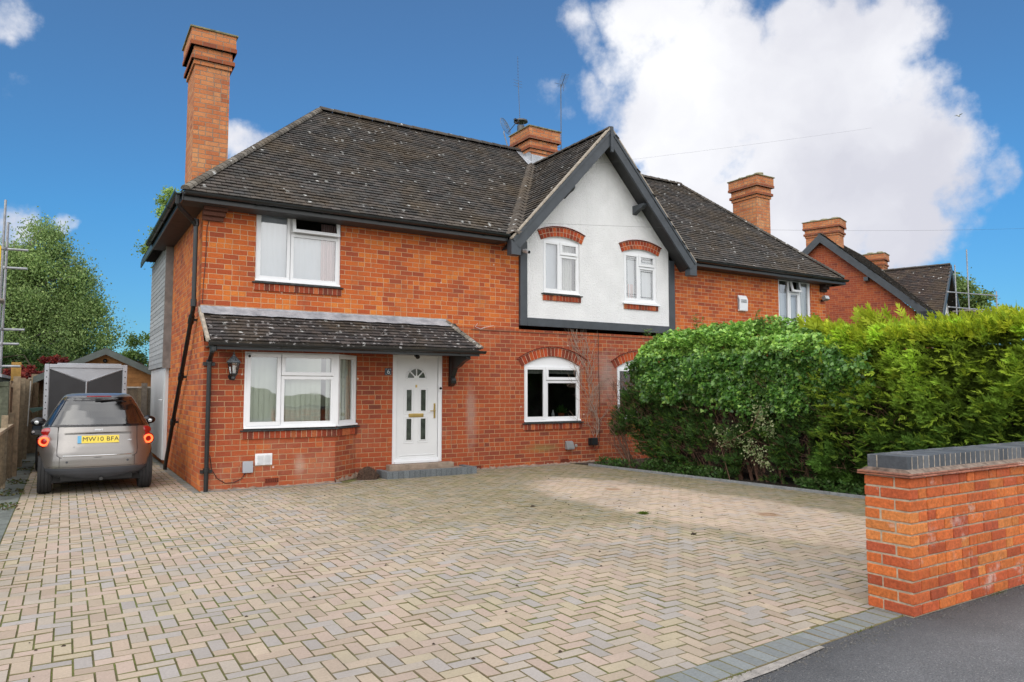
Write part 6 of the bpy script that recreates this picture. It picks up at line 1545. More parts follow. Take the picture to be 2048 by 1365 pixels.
# ================================================================== NEIGHBOUR HOUSE
def neighbour():
    rz = math.atan2(.311, .951)
    r = thing('brick_house', 'next pair of brick houses beyond the hedge with grey bargeboard gable end', 'house', (25.51, 2.52, 0), rz)
    EZ_, RZ_, RY_ = 4.55, 7.93, 3.31; LX = 16
    w = MB(); w.quad((0, 0, 0), (LX, 0, 0), (LX, 0, EZ_), (0, 0, EZ_)); w.add([(0, 0, 0), (0, 0, EZ_), (0, RY_, RZ_-.05), (0, 2*RY_, EZ_), (0, 2*RY_, 0)], [(4, 3, 2, 1, 0)])
    w.quad((LX, 2*RY_, 0), (0, 2*RY_, 0), (0, 2*RY_, EZ_), (LX, 2*RY_, EZ_)); w.quad((LX, 0, 0), (LX, 2*RY_, 0), (LX, 2*RY_, EZ_), (LX, 0, EZ_))
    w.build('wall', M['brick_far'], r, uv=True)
    rf = MB(); rn, rs = RY_+.4, RZ_-EZ_+.05; sl = math.hypot(rn, rs)
    tile_slope(rf, (-.22, -.4, EZ_), (1, 0, 0), Vector((0, rn, rs)), [(0, 0), (LX, 0), (LX-3, sl), (0, sl)], w=.18, g=.12, seed=21)
    rf.quad((LX, 2*RY_+.4, EZ_), (-.22, 2*RY_+.4, EZ_), (-.22, RY_, RZ_), (LX-3, RY_, RZ_), (.05, .045, .04))
    wx, wz, hw = 5.3, 7.0, 2.45; yk = RY_*.80
    for s in (-1, 1):
        gr_ = hw; gh_ = wz-EZ_; g_ = math.hypot(gr_, gh_)
        if s < 0: tile_slope(rf, (wx-hw, yk, EZ_), (0, -1, 0), Vector((gr_, 0, gh_)), [(yk, 0), (yk+.45, 0), (yk+.45, g_), (0, g_)], w=.18, g=.12, seed=22, pal=[(.06, .045, .04), (.075, .055, .045), (.05, .042, .04)])
        else: tile_slope(rf, (wx+hw, -.45, EZ_), (0, 1, 0), Vector((-gr_, 0, gh_)), [(0, 0), (.3, 0), (yk+.45, g_), (0, g_)], w=.18, g=.12, seed=23)
    rfo = rf.build('roof', M['roof'], r); rfo['label'] = 'brown tiled roof with a front gable'
    rt_ = MB(); round_tiles(rt_, (-.22, RY_, RZ_+.02), (wx+6, RY_, RZ_+.02), r=.10, Lt=.4); rt_.build('ridge_tiles', M['roof'], r); rt_ = MB(); round_tiles(rt_, (wx, -.45, wz+.03), (wx, yk, wz+.03), r=.09, Lt=.4); rt_.build('ridge_tiles', M['roof'], r)
    ga_ = MB(); ga_.prism([(wx-hw+.2, -.06, 2.9), (wx+hw-.2, -.06, 2.9), (wx+hw-.2, -.06, 4.7), (wx, -.06, wz-.2), (wx-hw+.2, -.06, 4.7)], (0, .06, 0)); ga_.build('white_gable', M['render'], r)
    bb_ = MB()
    for (y_e, z_e, s) in ((-.45, EZ_-.02, 1), (2*RY_+.45, EZ_-.02, -1)):
        a = Vector((-.26, y_e, z_e)); b_ = Vector((-.26, RY_, RZ_+.03)); dn = Vector((0, 0, -.36)); p = [a, b_, b_+dn, a+dn*.9]; bb_.prism(p if s < 0 else p[::-1], (.05, 0, 0))
        bb_.box(-.26, -.16, min(y_e, y_e+s*.35), max(y_e, y_e+s*.35), EZ_-.42, EZ_-.05)
    bb_.build('bargeboard', M['slate_paint'], r); bb_ = MB()
    for s in (-1, 1):
        a = Vector((wx+s*(hw+.1), -.50, EZ_)); b_ = Vector((wx, -.50, wz)); dn = Vector((0, 0, -.32)); p = [a, b_, b_+dn, a+dn]; bb_.prism(p if s < 0 else p[::-1], (0, .05, 0))
    bb_.build('bargeboard', M['slate_paint'], r)
    p = MB(); p.box(-.27, -.0, 1.55, 1.70, 5.85, 6.0); p.build('purlin_end', M['slate_paint'], r)
    g_ = MB(); gutter(g_, (-.2, -.42, EZ_), (wx-hw-.1, -.42, EZ_), (0, -1, 0)); g_.box(-.2, wx-hw-.1, -.42, -.38, EZ_-.15, EZ_); g_.tube([(.3, -.45, EZ_-.1), (.3, -.1, EZ_-.4), (.3, -.08, 0)], .035, 8); g_.build('gutter', M['black_plastic'], r)
    f = MB(); rect_frame(f, lambda a, z, d=0: Vector((a, d, z)), 1.0, 2.0, 3.3, 4.45, .06, -.04, 0); f.box(1.47, 1.53, -.04, 0, 3.3, 4.45); wnd = f.build('window', M['white_pvc'], r)
    f = MB().quad((1.06, -.02, 3.36), (1.94, -.02, 3.36), (1.94, -.02, 4.39), (1.06, -.02, 4.39)); f.build('pane', bpy.data.materials['obscured_door_glass'], wnd)
    chimney(.35, 1.10, 2.75, 4.05, 6.5, 8.62, pots=3, cap=.09, along='y', F=r, label='brick chimney with three mossy pots behind the far gable')
    chimney(6.5, 7.2, 2.45, 3.30, 6.5, 8.05, pots=2, cap=.09, along='y', F=r, label='dark far chimney further along the ridge')
neighbour()
s2 = scaffold('scaffolding', 'distant grey scaffolding rails beside the far white gable above the hedge', (27.9, 1.9, 0),
    [[(-.6, 0, 0), (-.6, 0, 6.4)], [(.35, 0, 0), (.35, 0, 7.1)], [(2.6, 0, 0), (2.6, 0, 5.6)]], [[(-1.2, 0, 5.30), (2.7, 0, 5.42)], [(-1.2, 0, 4.72), (3.2, 0, 4.80)]])
v = MB(); v.box(-.3, 3.2, -.3, .3, 4.60, 4.66); v.build('scaffold_board', bpy.data.materials['grey_board'], s2)
for (u, v0, v1) in ((1995, 510, 612), (2003, 495, 612)):
    pass

# ================================================================== VEGETATION
def unit(a): return a/np.maximum(1e-9, np.linalg.norm(a, axis=-1, keepdims=True))
def leaf_quads(P, D, S, L_, W_, C, fold=.25):
    """kite leaves: base P, direction D, side S, lengths L_, widths W_"""
    n = len(P); D = unit(D); S = unit(S - D*np.sum(S*D, 1, keepdims=True)); Nn = np.cross(D, S); L_ = L_[:, None]; W_ = W_[:, None]
    V = np.stack([P, P + D*L_*.45 + S*W_*.5 + Nn*W_*fold*.5, P + D*L_, P + D*L_*.45 - S*W_*.5 + Nn*W_*fold*.5], 1).reshape(-1, 3)
    Q = np.arange(4*n).reshape(n, 4); return V, Q, C
def cat(parts):
    Vs, Qs, Cs = [], [], []; b = 0
    for V, Q, C in parts: Vs.append(V); Qs.append(Q+b); Cs.append(C); b += len(V)
    return np.concatenate(Vs), np.concatenate(Qs), np.concatenate(Cs)
def nzv(P, s, off=0.0):
    return np.array([noise.noise(Vector((p[0]*s+off, p[1]*s+off*1.7, p[2]*s-off))) for p in P])
def fronds(P, D, N_, size, C, fingers=5):
    """conifer sprays: a flat fan of narrow kites either side of a rachis"""
    parts = []; D = unit(D); S = unit(np.cross(D, N_)); n = len(P)
    for k in range(fingers):
        t = k/(fingers-1); base = P + D*(size*t*.72)[:, None]
        for s in (-1, 1):
            ang = (.75 - .45*t) + rng.normal(0, .12, n); dd = D*np.cos(ang)[:, None] + S*(s*np.sin(ang))[:, None] + rng.normal(0, .10, (n, 3))
            Lf = size*(.52 - .28*t)*rng.uniform(.7, 1.2, n); cc = C*rng.uniform(.85, 1.18, (n, 1))
            parts.append(leaf_quads(base, dd, np.cross(dd, N_)+rng.normal(0, .15, (n, 3)), Lf, Lf*.24+.003, cc))
    parts.append(leaf_quads(P, D, S, size*1.05, size*.10, C*1.05))
    return parts
YK = lambda y: 7.42 + (-.7-y)*.097
def hedge_front(y, z):
    """x of the street-facing side"""
    base = YK(y) + .16 + .0*z
    b = .16*np.exp(-((z-1.7)/.8)**2)
    con = 1/(1+np.exp((y+6.1)*3.2))                        # conifer part swells towards the drive
    endsh = np.exp(-((y+1.25)/.55)**2)*np.exp(-((z-.85)/.45)**2)*.25
    return base - b*(1-con)*.6 - con*(.34*np.exp(-((z-1.5)/1.1)**2)+.04) - endsh*.45 + .12*(z < .3)
def hedge_top(y, x):
    return 2.43 + .14/(1+np.exp(-(y+5.6)*4)) + .05*np.sin(y*1.3) + .10*np.exp(-((y+3.3)/1.0)**2) - .12*(1/(1+np.exp((y+5.8)*4)))
def leafcol(n, pal, w=None, v=.16):
    pal = np.array(pal); idx = rng.choice(len(pal), n, p=None if w is None else np.array(w)/sum(w)); return pal[idx]*rng.uniform(1-v, 1+v, (n, 1))
YS, YE, XB = -1.75, -9.35, 9.7
def hedge():
    r = thing('conifer_hedge', 'tall clipped conifer hedge with golden green tips beside the wall', 'hedge', (0, 0, 0))
    # --- dark heart
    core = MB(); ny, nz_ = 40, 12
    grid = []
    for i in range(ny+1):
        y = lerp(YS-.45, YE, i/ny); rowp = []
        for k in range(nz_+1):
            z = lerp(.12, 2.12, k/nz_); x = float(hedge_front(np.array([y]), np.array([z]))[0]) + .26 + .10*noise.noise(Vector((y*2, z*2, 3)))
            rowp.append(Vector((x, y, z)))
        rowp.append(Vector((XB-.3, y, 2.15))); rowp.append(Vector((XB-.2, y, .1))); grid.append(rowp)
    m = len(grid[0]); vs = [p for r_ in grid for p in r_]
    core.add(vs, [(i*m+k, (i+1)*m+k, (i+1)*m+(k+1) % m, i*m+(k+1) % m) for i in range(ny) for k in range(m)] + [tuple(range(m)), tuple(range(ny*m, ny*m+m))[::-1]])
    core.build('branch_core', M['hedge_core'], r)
    # --- inner twigs on the left where growth is thin
    tw = MB(); rd = random.Random(5)
    for i in range(2600):
        y = rd.uniform(-7, -1.0); z = rd.uniform(.1, 1.7); x = float(hedge_front(np.array([y]), np.array([z]))[0]) + rd.uniform(.05, .3)
        d = Vector((rd.uniform(-1, .2), rd.uniform(-.6, .6), rd.uniform(-.1, 1))).normalized(); L_ = rd.uniform(.12, .38); p = Vector((x, y, z)); q = p+d*L_*.5+Vector((0, 0, .02)); e = q + (d+Vector((rd.uniform(-.4, .4), rd.uniform(-.4, .4), .2)))*L_*.4
        tw.tube([p, q, e], [.005, .003, .001], 3, cap=False)
    for i in range(26):
        y = rd.uniform(-8, -1.1); x = float(hedge_front(np.array([y]), np.array([1.]))[0]) + rd.uniform(.22, .5)
        tw.tube([(x+.1, y, 0), (x+.03, y+.08, .5), (x+rd.uniform(-.1, .1), y+rd.uniform(-.3, .3), 1.6)], [.03, .022, .01], 6)
    for k in range(9): tw.tube([(7.8+rd.uniform(-.1, .1), -1.5+rd.uniform(-.1, .1), 0), (7.75+rd.uniform(-.12, .05), -1.3+rd.uniform(-.2, .2), .45), (7.65+rd.uniform(-.2, .1), -1.1+rd.uniform(-.35, .3), .95)], [.016, .011, .005], 5)
    tw.build('bare_twigs', M['twig'], r)
    # --- conifer sprays: right (golden) and lower left (dark, thin)
    def face(n, y0, y1, z0, z1, dens=None):
        y = rng.uniform(y0, y1, n); z = rng.uniform(z0, z1, n)
        x = hedge_front(y, z); P = np.stack([x, y, z], 1); lump_ = nzv(P, 2.2)*.15 + nzv(P, 6.0, 4)*.17
        P[:, 0] -= lump_; P[:, 0] += rng.uniform(0, .10, n)
        return P, lump_
    parts = []
    P, lu = face(30000, YE, -5.3, .05, 2.45)
    keep = rng.uniform(0, 1, len(P)) < np.clip((-5.2-P[:, 1])/.9 + (P[:, 2] < 1.3)*.5, 0.1, 1); P = P[keep]; lu = lu[keep]; n = len(P)
    D = np.stack([-.65+rng.normal(0, .35, n), .30+rng.normal(0, .55, n), .45+rng.normal(0, .38, n)], 1); Nn = np.stack([-.6+rng.normal(0, .3, n), rng.normal(0, .4, n), .7+rng.normal(0, .3, n)], 1)
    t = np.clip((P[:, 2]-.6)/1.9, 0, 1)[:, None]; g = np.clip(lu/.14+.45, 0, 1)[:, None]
    C = (np.array([.060, .125, .020])*(1-t*.5) + np.array([.30, .42, .028])*t**1.6)*(.40+1.25*g)*rng.uniform(.65, 1.35, (n, 1))  # shade between sprays painted in: colour darker in hollows, brighter on bulges
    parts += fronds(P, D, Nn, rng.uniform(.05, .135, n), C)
    # long arching tips that stand proud of the face
    n = 750; y = rng.uniform(YE, -5.5, n); z = rng.uniform(.5, 2.35, n)**1.0; x = hedge_front(y, z) - .07 + rng.uniform(-.05, .05, n); P = np.stack([x, y, z], 1); P[:, 0] -= nzv(P, 2.2)*.15
    D = np.stack([-.75+rng.normal(0, .35, n), .40+rng.normal(0, .55, n), .35+rng.normal(0, .40, n)], 1); tt = np.clip((z-.4)/1.8, .1, 1)[:, None]
    parts += fronds(P, D, np.stack([-.3+rng.normal(0, .3, n), rng.normal(0, .4, n), .9+rng.normal(0, .2, n)], 1), rng.uniform(.09, .19, n), (np.array([.12, .22, .03])*(1-tt) + np.array([.38, .50, .04])*tt)*rng.uniform(.7, 1.15, (n, 1)))
    # top surface
    n = 7500; y = rng.uniform(YE, -5.7, n); x = rng.uniform(7.75, XB, n); x = np.maximum(x, hedge_front(y, np.full(n, 2.3))); z = hedge_top(y, x) + rng.normal(0, .03, n)
    P = np.stack([x, y, z], 1); P[:, 2] += nzv(P, 2.0, 7)*.07 - .03
    D = np.stack([-.35+rng.normal(0, .35, n), .25+rng.normal(0, .4, n), 1+rng.normal(0, .15, n)], 1); Nn = np.stack([-.8+rng.normal(0, .4, n), rng.normal(0, .6, n), .3+rng.normal(0, .3, n)], 1)
    C = leafcol(n, [(.46, .56, .035), (.36, .48, .03), (.55, .62, .045), (.28, .40, .03)]); parts += fronds(P, D, Nn, rng.uniform(.10, .24, n), C)
    # stray tips
    n = 260; y = np.concatenate([rng.uniform(YE, -5.2, n-60), rng.normal(-6.4, .16, 60)]); x = hedge_front(y, np.full(n, 2.3)) + rng.uniform(0, .4, n)
    z = hedge_top(y, x) + .04; z[-60:] += rng.uniform(0, .26, 60); x[-60:] = 8.15 + rng.normal(0, .06, 60)
    P = np.stack([x, y, z], 1); D = np.stack([rng.normal(-.2, .3, n), .5+rng.normal(0, .3, n), 1+rng.normal(0, .2, n)], 1)
    parts += fronds(P, D, np.stack([-np.ones(n), rng.normal(0, .5, n), rng.normal(0, .3, n)], 1), rng.uniform(.18, .32, n), leafcol(n, [(.38, .45, .03), (.30, .38, .02)]))
    V, Q, C = cat(parts); o = np_mesh('golden_foliage', V, Q, C, M['needle'], r); o['label'] = 'dense yellow green conifer sprays'
    # lower left: dark green, patchy
    parts = []
    P, lu = face(12500, -5.6, -1.5, .05, 1.55); pt = nzv(P, 1.5, 11); keep = (pt + .35*nzv(P, 4.0, 5) > .02 + .06*rng.normal(0, 1, len(P))) ; P = P[keep]; n = len(P)
    D = np.stack([-.6+rng.normal(0, .3, n), rng.normal(.1, .5, n), .5+rng.normal(0, .35, n)], 1); Nn = np.stack([-.6+rng.normal(0, .3, n), rng.normal(0, .4, n), .7+rng.normal(0, .3, n)], 1)
    parts += fronds(P, D, Nn, rng.uniform(.07, .15, n), leafcol(n, [(.045, .10, .022), (.062, .13, .026), (.035, .075, .02), (.12, .21, .03), (.085, .055, .03)], [4, 4, 3, 1.5, .7]), fingers=4)
    # left end shrub bulge
    n = 2600; a = rng.uniform(0, 2*math.pi, n); e = np.arcsin(rng.uniform(-.5, 1, n)); d = np.stack([np.cos(a)*np.cos(e), np.sin(a)*np.cos(e), np.sin(e)], 1)
    P = np.array([7.98, -1.38, .90]) + d*np.array([.40, .48, .50])*rng.uniform(.7, 1.08, (n, 1)); P[:, :] += d*(nzv(P, 3)*.15)[:, None]
    D = d + rng.normal(0, .4, (n, 3)) + np.array([0, 0, .3]); parts += fronds(P, D, np.cross(D, rng.normal(0, 1, (n, 3))), rng.uniform(.06, .13, n), leafcol(n, [(.04, .085, .02), (.055, .11, .022), (.03, .06, .018), (.10, .15, .03)], [4, 4, 3, 1]), fingers=4)
    V, Q, C = cat(parts); o = np_mesh('dark_foliage', V, Q, C, M['needle'], r); o['label'] = 'thin dark green lower growth with brown gaps'
    # end/back faces get a plain skirt of sprays
    parts = []; n = 5000; y = rng.uniform(YE, YS, n); P = np.stack([np.full(n, XB-.2)+rng.normal(0, .05, n), y, rng.uniform(.1, 2.4, n)], 1)
    D = np.stack([.6+rng.normal(0, .3, n), rng.normal(0, .5, n), .6+rng.normal(0, .3, n)], 1); parts += fronds(P, D, rng.normal(0, 1, (n, 3)), rng.uniform(.12, .2, n), leafcol(n, [(.05, .10, .02), (.08, .14, .02)]), fingers=3)
    V, Q, C = cat(parts); np_mesh('back_foliage', V, Q, C, M['needle'], r)
hedge()
def ivy():
    r = thing('ivy', 'glossy green ivy smothering the upper left of the hedge beside the window', 'climbing plant', (0, 0, 0))
    n = 30000; y = rng.uniform(-6.5, -1.62, n); z = rng.uniform(1.05, 2.42, n); x = hedge_front(y, z); P = np.stack([x, y, z], 1)
    lu = nzv(P, 2.0, 2)*.22 + nzv(P, 4.5, 9)*.17; P[:, 0] -= lu + .05 + .10*np.exp(-((z-2.0)/.35)**2); P[:, 0] += rng.uniform(0, .14, n)
    endt = np.clip((-1.62-y)/.6, 0, 1); P[:, 0] += (1-endt)**2*.35
    low = 1.42 + .16*nzv(np.stack([y*0, y, y*0], 1), 1.4, 3) + .25*np.exp(-((y+4.6)/.9)**2)*-1.0
    keep = (z > low + rng.normal(0, .07, n)) & (rng.uniform(0, 1, n) < np.clip((y+6.55)/.5, .0, 1)); P = P[keep]; n1 = len(P)
    topn = 17000; yt = rng.uniform(-6.1, -1.62, topn); xt = rng.uniform(7.5, 9.3, topn); xt = np.maximum(xt, hedge_front(yt, np.full(topn, 2.2))-.08); zt = hedge_top(yt, xt)
    edge = np.clip((xt-hedge_front(yt, np.full(topn, 2.2)))/.35, 0, 1); zt = zt - .30*(1-edge)**2 - .30*np.clip(1-(-1.62-yt)/.6, 0, 1)**2
    T = np.stack([xt, yt, zt], 1); T[:, 2] += nzv(T, 2.4, 5)*.20 + nzv(T, 7, 1)*.10 + rng.uniform(-.10, .05, topn)
    # left end face
    n3 = 3000; E_ = np.stack([rng.uniform(7.7, 9.4, n3), -1.62+rng.normal(0, .06, n3)+.1, rng.uniform(.9, 2.1, n3)], 1); E_[:, 1] += nzv(E_, 2.5, 8)*.15
    A = np.concatenate([P, T, E_]); n = len(A)
    out = np.concatenate([np.tile([-1, .1, .35], (n1, 1)), np.tile([-.25, 0, 1.], (topn, 1)), np.tile([-.3, 1, .3], (n3, 1))]) + rng.normal(0, .55, (n, 3))
    D = np.stack([-.35+rng.normal(0, .4, n), rng.normal(0, .6, n), -.55+rng.normal(0, .45, n)], 1); D[n1:n1+topn] = np.stack([rng.normal(-.5, .6, topn), rng.normal(0, .7, topn), rng.normal(0, .35, topn)], 1)
    S = np.cross(out, D); Ls = rng.uniform(.040, .072, n)
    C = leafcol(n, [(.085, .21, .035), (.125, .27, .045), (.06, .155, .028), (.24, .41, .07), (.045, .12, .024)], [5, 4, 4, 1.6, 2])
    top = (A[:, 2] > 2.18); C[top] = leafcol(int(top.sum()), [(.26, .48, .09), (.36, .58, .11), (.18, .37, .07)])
    # three-lobed look: main kite plus two side kites
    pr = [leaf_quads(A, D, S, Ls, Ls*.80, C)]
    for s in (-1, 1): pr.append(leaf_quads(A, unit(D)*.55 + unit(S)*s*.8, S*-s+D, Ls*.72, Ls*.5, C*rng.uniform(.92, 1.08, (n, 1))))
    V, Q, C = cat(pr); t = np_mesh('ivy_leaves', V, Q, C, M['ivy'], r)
    # upright shoots along the top
    sh = []; tw = MB(); rd = random.Random(8)
    for (yy, h, x_) in ((-3.05, .40, 8.0), (-3.12, .30, 8.1), (-4.25, .34, 8.2), (-4.4, .26, 8.15), (-5.3, .22, 8.3), (-1.75, .22, 8.0), (-3.6, .16, 8.0), (-5.0, .18, 8.2), (-4.7, .15, 8.2), (-2.2, .14, 7.8)):
        zb = 2.55; tw.tube([(x_, yy, zb-.2), (x_+.02, yy+.02, zb+h*.6), (x_, yy+.03, zb+h)], [.006, .004, .002], 4)
        k = int(40*h/.3); tt = rng.uniform(.1, 1, k); P = np.stack([np.full(k, x_), yy+.03*tt, zb+h*tt], 1); a = rng.uniform(0, 6.28, k)
        D = np.stack([np.cos(a), np.sin(a), rng.normal(.1, .3, k)], 1); sh.append(leaf_quads(P, D, np.cross(D, [[0, 0, 1]]), rng.uniform(.07, .14, k), rng.uniform(.03, .05, k), leafcol(k, [(.13, .26, .06), (.18, .31, .08), (.22, .26, .06)])))
    V, Q, C = cat(sh); np_mesh('young_shoots', V, Q, C, M['leaf'], r)['kind'] = 'stuff'; tw.build('stem', M['twig'], r)
M['ivy'] = fol('ivy_leaf', .22, .33, .5)
ivy()
def blossom():
    r = thing('variegated_climber', 'pale cream leaved climber trailing down the front of the hedge', 'climbing plant', (0, 0, 0))
    pts = []
    for (y, z, s, k) in ((-4.55, 1.18, .07, 120), (-4.62, 1.02, .07, 130), (-4.72, .88, .06, 90), (-4.0, .80, .10, 130), (-3.85, .70, .09, 140), (-4.3, .60, .09, 130), (-4.5, .50, .07, 110), (-4.62, .36, .05, 60), (-3.72, .86, .05, 60), (-4.7, 1.28, .04, 40)):
        q = np.stack([np.zeros(k), y+rng.normal(0, s, k), z+rng.normal(0, s, k)], 1); pts.append(q)
    P = np.concatenate(pts); n = len(P); P[:, 0] = hedge_front(P[:, 1], P[:, 2]) - .10 + rng.uniform(0, .06, n)
    D = np.stack([-.5+rng.normal(0, .4, n), rng.normal(0, .7, n), rng.normal(-.2, .6, n)], 1); V, Q, C = leaf_quads(P, D, rng.normal(0, 1, (n, 3)), rng.uniform(.03, .055, n), rng.uniform(.02, .035, n), leafcol(n, [(.38, .42, .22), (.48, .50, .30), (.26, .34, .14), (.12, .20, .06)]))
    np_mesh('cream_leaves', V, Q, C, M['leaf'], r)
    v = MB(); v.tube([(YK(-3.9)+.1, -3.9, .0), (YK(-3.8)-.0, -3.8, .6), (YK(-4.3), -4.4, .9), (YK(-4.6), -4.6, 1.3)], .006, 5); v.build('stem', M['twig'], r)
blossom()
def undergrowth():
    n = 5200; y = rng.uniform(-8.6, -.6, n); x = YK(y) + .06 + np.abs(rng.normal(0, .12, n)); dens = nzv(np.stack([x, y, x*0], 1), 1.6, 6); keep = dens > -.05; x, y = x[keep], y[keep]; n = len(x)
    P = np.stack([x, y, rng.uniform(0, .16, n)*(1+dens[keep])], 1); a = rng.uniform(0, 6.28, n); D = np.stack([np.cos(a)*.7-.3, np.sin(a)*.7, rng.uniform(-.1, 1.0, n)], 1)
    V, Q, C = leaf_quads(P, D, np.cross(D, rng.normal(0, 1, (n, 3))), rng.uniform(.035, .09, n), rng.uniform(.02, .045, n), leafcol(n, [(.05, .12, .025), (.08, .17, .035), (.04, .09, .02), (.10, .16, .05)]))
    o = np_mesh('ground_cover', V, Q, C, M['leaf']); tag(o, 'low weeds and seedlings growing along the pin kerb', kind='stuff')
    n = 900; y = rng.uniform(-1, 6.5, n); x = -2.42 + rng.uniform(-.15, .14, n)*1; P = np.stack([x, y, np.zeros(n)+.004], 1); keep = nzv(P, 1.3, 2) > .0; P = P[keep]; n = len(P); a = rng.uniform(0, 6.28, n)
    D = np.stack([np.cos(a), np.sin(a), rng.uniform(.0, .7, n)], 1)
    V, Q, C = leaf_quads(P, D, np.cross(D, rng.normal(0, 1, (n, 3))), rng.uniform(.03, .07, n), rng.uniform(.015, .035, n), leafcol(n, [(.07, .12, .03), (.16, .15, .05), (.10, .07, .03)]))
    o = np_mesh('weeds', V, Q, C, M['leaf']); tag(o, 'weeds and fallen leaves on the slabs beside the fence', kind='stuff')
undergrowth()

def tree(name, label, base, h, crown, n_leaf, pal, leaf=.10, bark='bark', seed=0, droop=.4, clumps=60, trunk_r=.16, group=None, lean=(0, 0), stems=1, w=None):
    """crown: list of (dx,dy,z,rx,ry,rz) ellipsoids the clumps are scattered through"""
    r = thing(name, label, 'tree', base, group=group); rd = np.random.default_rng(seed); tr = MB(); rr = random.Random(seed)
    for s_ in range(stems):
        ox, oy = (rr.uniform(-.4, .4), rr.uniform(-.4, .4)) if stems > 1 else (0, 0)
        pts = [(ox*k/6 + lean[0]*k/6 + rr.uniform(-.06, .06)*k, oy*k/6+lean[1]*k/6, h*.86*k/6) for k in range(7)]; tr.tube(pts, [trunk_r*(1-k/7.2) for k in range(7)], 9)
    cl = []
    vol = np.array([c[3]*c[4]*c[5] for c in crown]); idx = rd.choice(len(crown), clumps, p=vol/vol.sum())
    for i in idx:
        c = crown[i]; d = unit(rd.normal(0, 1, 3)[None])[0]; q = rd.uniform(.35, 1)**.5
        cl.append(np.array([c[0]+d[0]*c[3]*q, c[1]+d[1]*c[4]*q, c[2]+d[2]*c[5]*q]))
    for c in cl[::2]:
        zt = min(h*.8, max(h*.12, c[2]-rr.uniform(.6, 1.6))); f = zt/(h*.86); st_ = Vector((lean[0]*f, lean[1]*f, zt)); e = Vector(c); m_ = st_.lerp(e, .5)+Vector((0, 0, .25)); tr.tube([st_, m_, e], [trunk_r*.32, trunk_r*.2, .012], 5, cap=False)
    tr.build('trunk', M[bark], r)
    per = n_leaf//clumps; Ps = []; Cs = []; Ds = []
    for c in cl:
        s = rd.uniform(.22, .50)*(sum(np.array(crown[0][3:]))/3)*.42; q = rd.normal(0, 1, (per, 3))*np.array([s, s, s*.75]); q[:, 2] -= droop*np.abs(rd.normal(0, 1, per))*s*.8
        Ps.append(c+q); br = rd.uniform(.78, 1.25); pp = np.array(pal); Cs.append(pp[rd.choice(len(pp), per, p=None if w is None else np.array(w)/sum(w))]*br*rd.uniform(.85, 1.15, (per, 1)))
    P = np.concatenate(Ps); C = np.concatenate(Cs); n = len(P); D = rd.normal(0, 1, (n, 3)); D[:, 2] -= droop*1.2; L_ = rd.uniform(.6, 1.3, n)*leaf
    V, Q, C = leaf_quads(P, D, rd.normal(0, 1, (n, 3)), L_, L_*.62, C); np_mesh('crown', V, Q, C, M['leaf'], r)
    return r
G_ = [(.24, .35, .12), (.30, .42, .14), (.17, .26, .09), (.38, .48, .18)]
tree('birch_tree', 'tall feathery green birch tree behind the shed on the left', (-3.3, 20, 0), 8.3,
     [(0.2, 0, 3.5, 2.0, 1.9, 2.2), (.35, 0, 5.4, 1.55, 1.4, 1.7), (.55, 0, 7.0, .75, .8, 1.15), (1.6, 0, 5.2, .9, .8, 1.7), (-1.0, 0, 5.8, 1.1, .8, 1.3), (2.2, .2, 3.4, 1.0, 1, 1.7)], 150000, G_, leaf=.088, bark='birch_bark', seed=3, droop=.7, clumps=230, w=[5, 4, 3, 1.5])
tree('broadleaf_tree', 'loose green tree top showing beside the left gutter behind the house', (2.2, 16.5, 0), 9.2, [(-.55, 0, 8.1, .85, .9, 1.0), (-1.15, 0, 6.8, .65, .6, 1.0), (0, 0, 6.5, 1.2, 1.2, 1.6)], 26000, [(.26, .38, .09), (.32, .44, .11), (.18, .28, .07)], leaf=.095, seed=5, clumps=70)
tree('small_tree', 'small sparse tree behind the cabin beside the cladding', (1.0, 15, 0), 4.0, [(-.35, 0, 2.9, .8, .7, .75)], 5500, [(.12, .20, .05), (.09, .15, .03)], leaf=.08, seed=6, clumps=30, trunk_r=.06)
tree('red_shrub', 'red leaved maple shrub peeping over the left fence', (-2.55, 12.8, 0), 3.0, [(-.15, 0, 2.0, .62, .5, .35), (.45, .1, 2.55, .35, .3, .22)], 5200, [(.20, .022, .022), (.28, .04, .03), (.12, .02, .02)], leaf=.08, seed=7, clumps=26, trunk_r=.05)
tree('broadleaf_tree', 'dark bushy tree filling the gap low behind the scaffolding', (-5.4, 17.5, 0), 4.6, [(0, 0, 2.3, 2.0, 1.2, 1.7), (2.3, 0, 1.7, 1.6, 1, 1.5)], 18000, [(.04, .085, .02), (.06, .12, .025), (.03, .06, .016)], leaf=.10, seed=8, clumps=90)
tree('broadleaf_tree', 'green tree with airy top behind the distant scaffolding on the right', (47, 12, 0), 9.0, [(0, 0, 7.2, 2.3, 2, 2.0), (2.0, 0, 6.0, 2.2, 1.6, 1.7), (-.8, 0, 8.2, 1.2, 1.2, .9)], 26000, [(.19, .28, .09), (.25, .34, .11), (.13, .20, .06)], leaf=.20, seed=9, clumps=90)
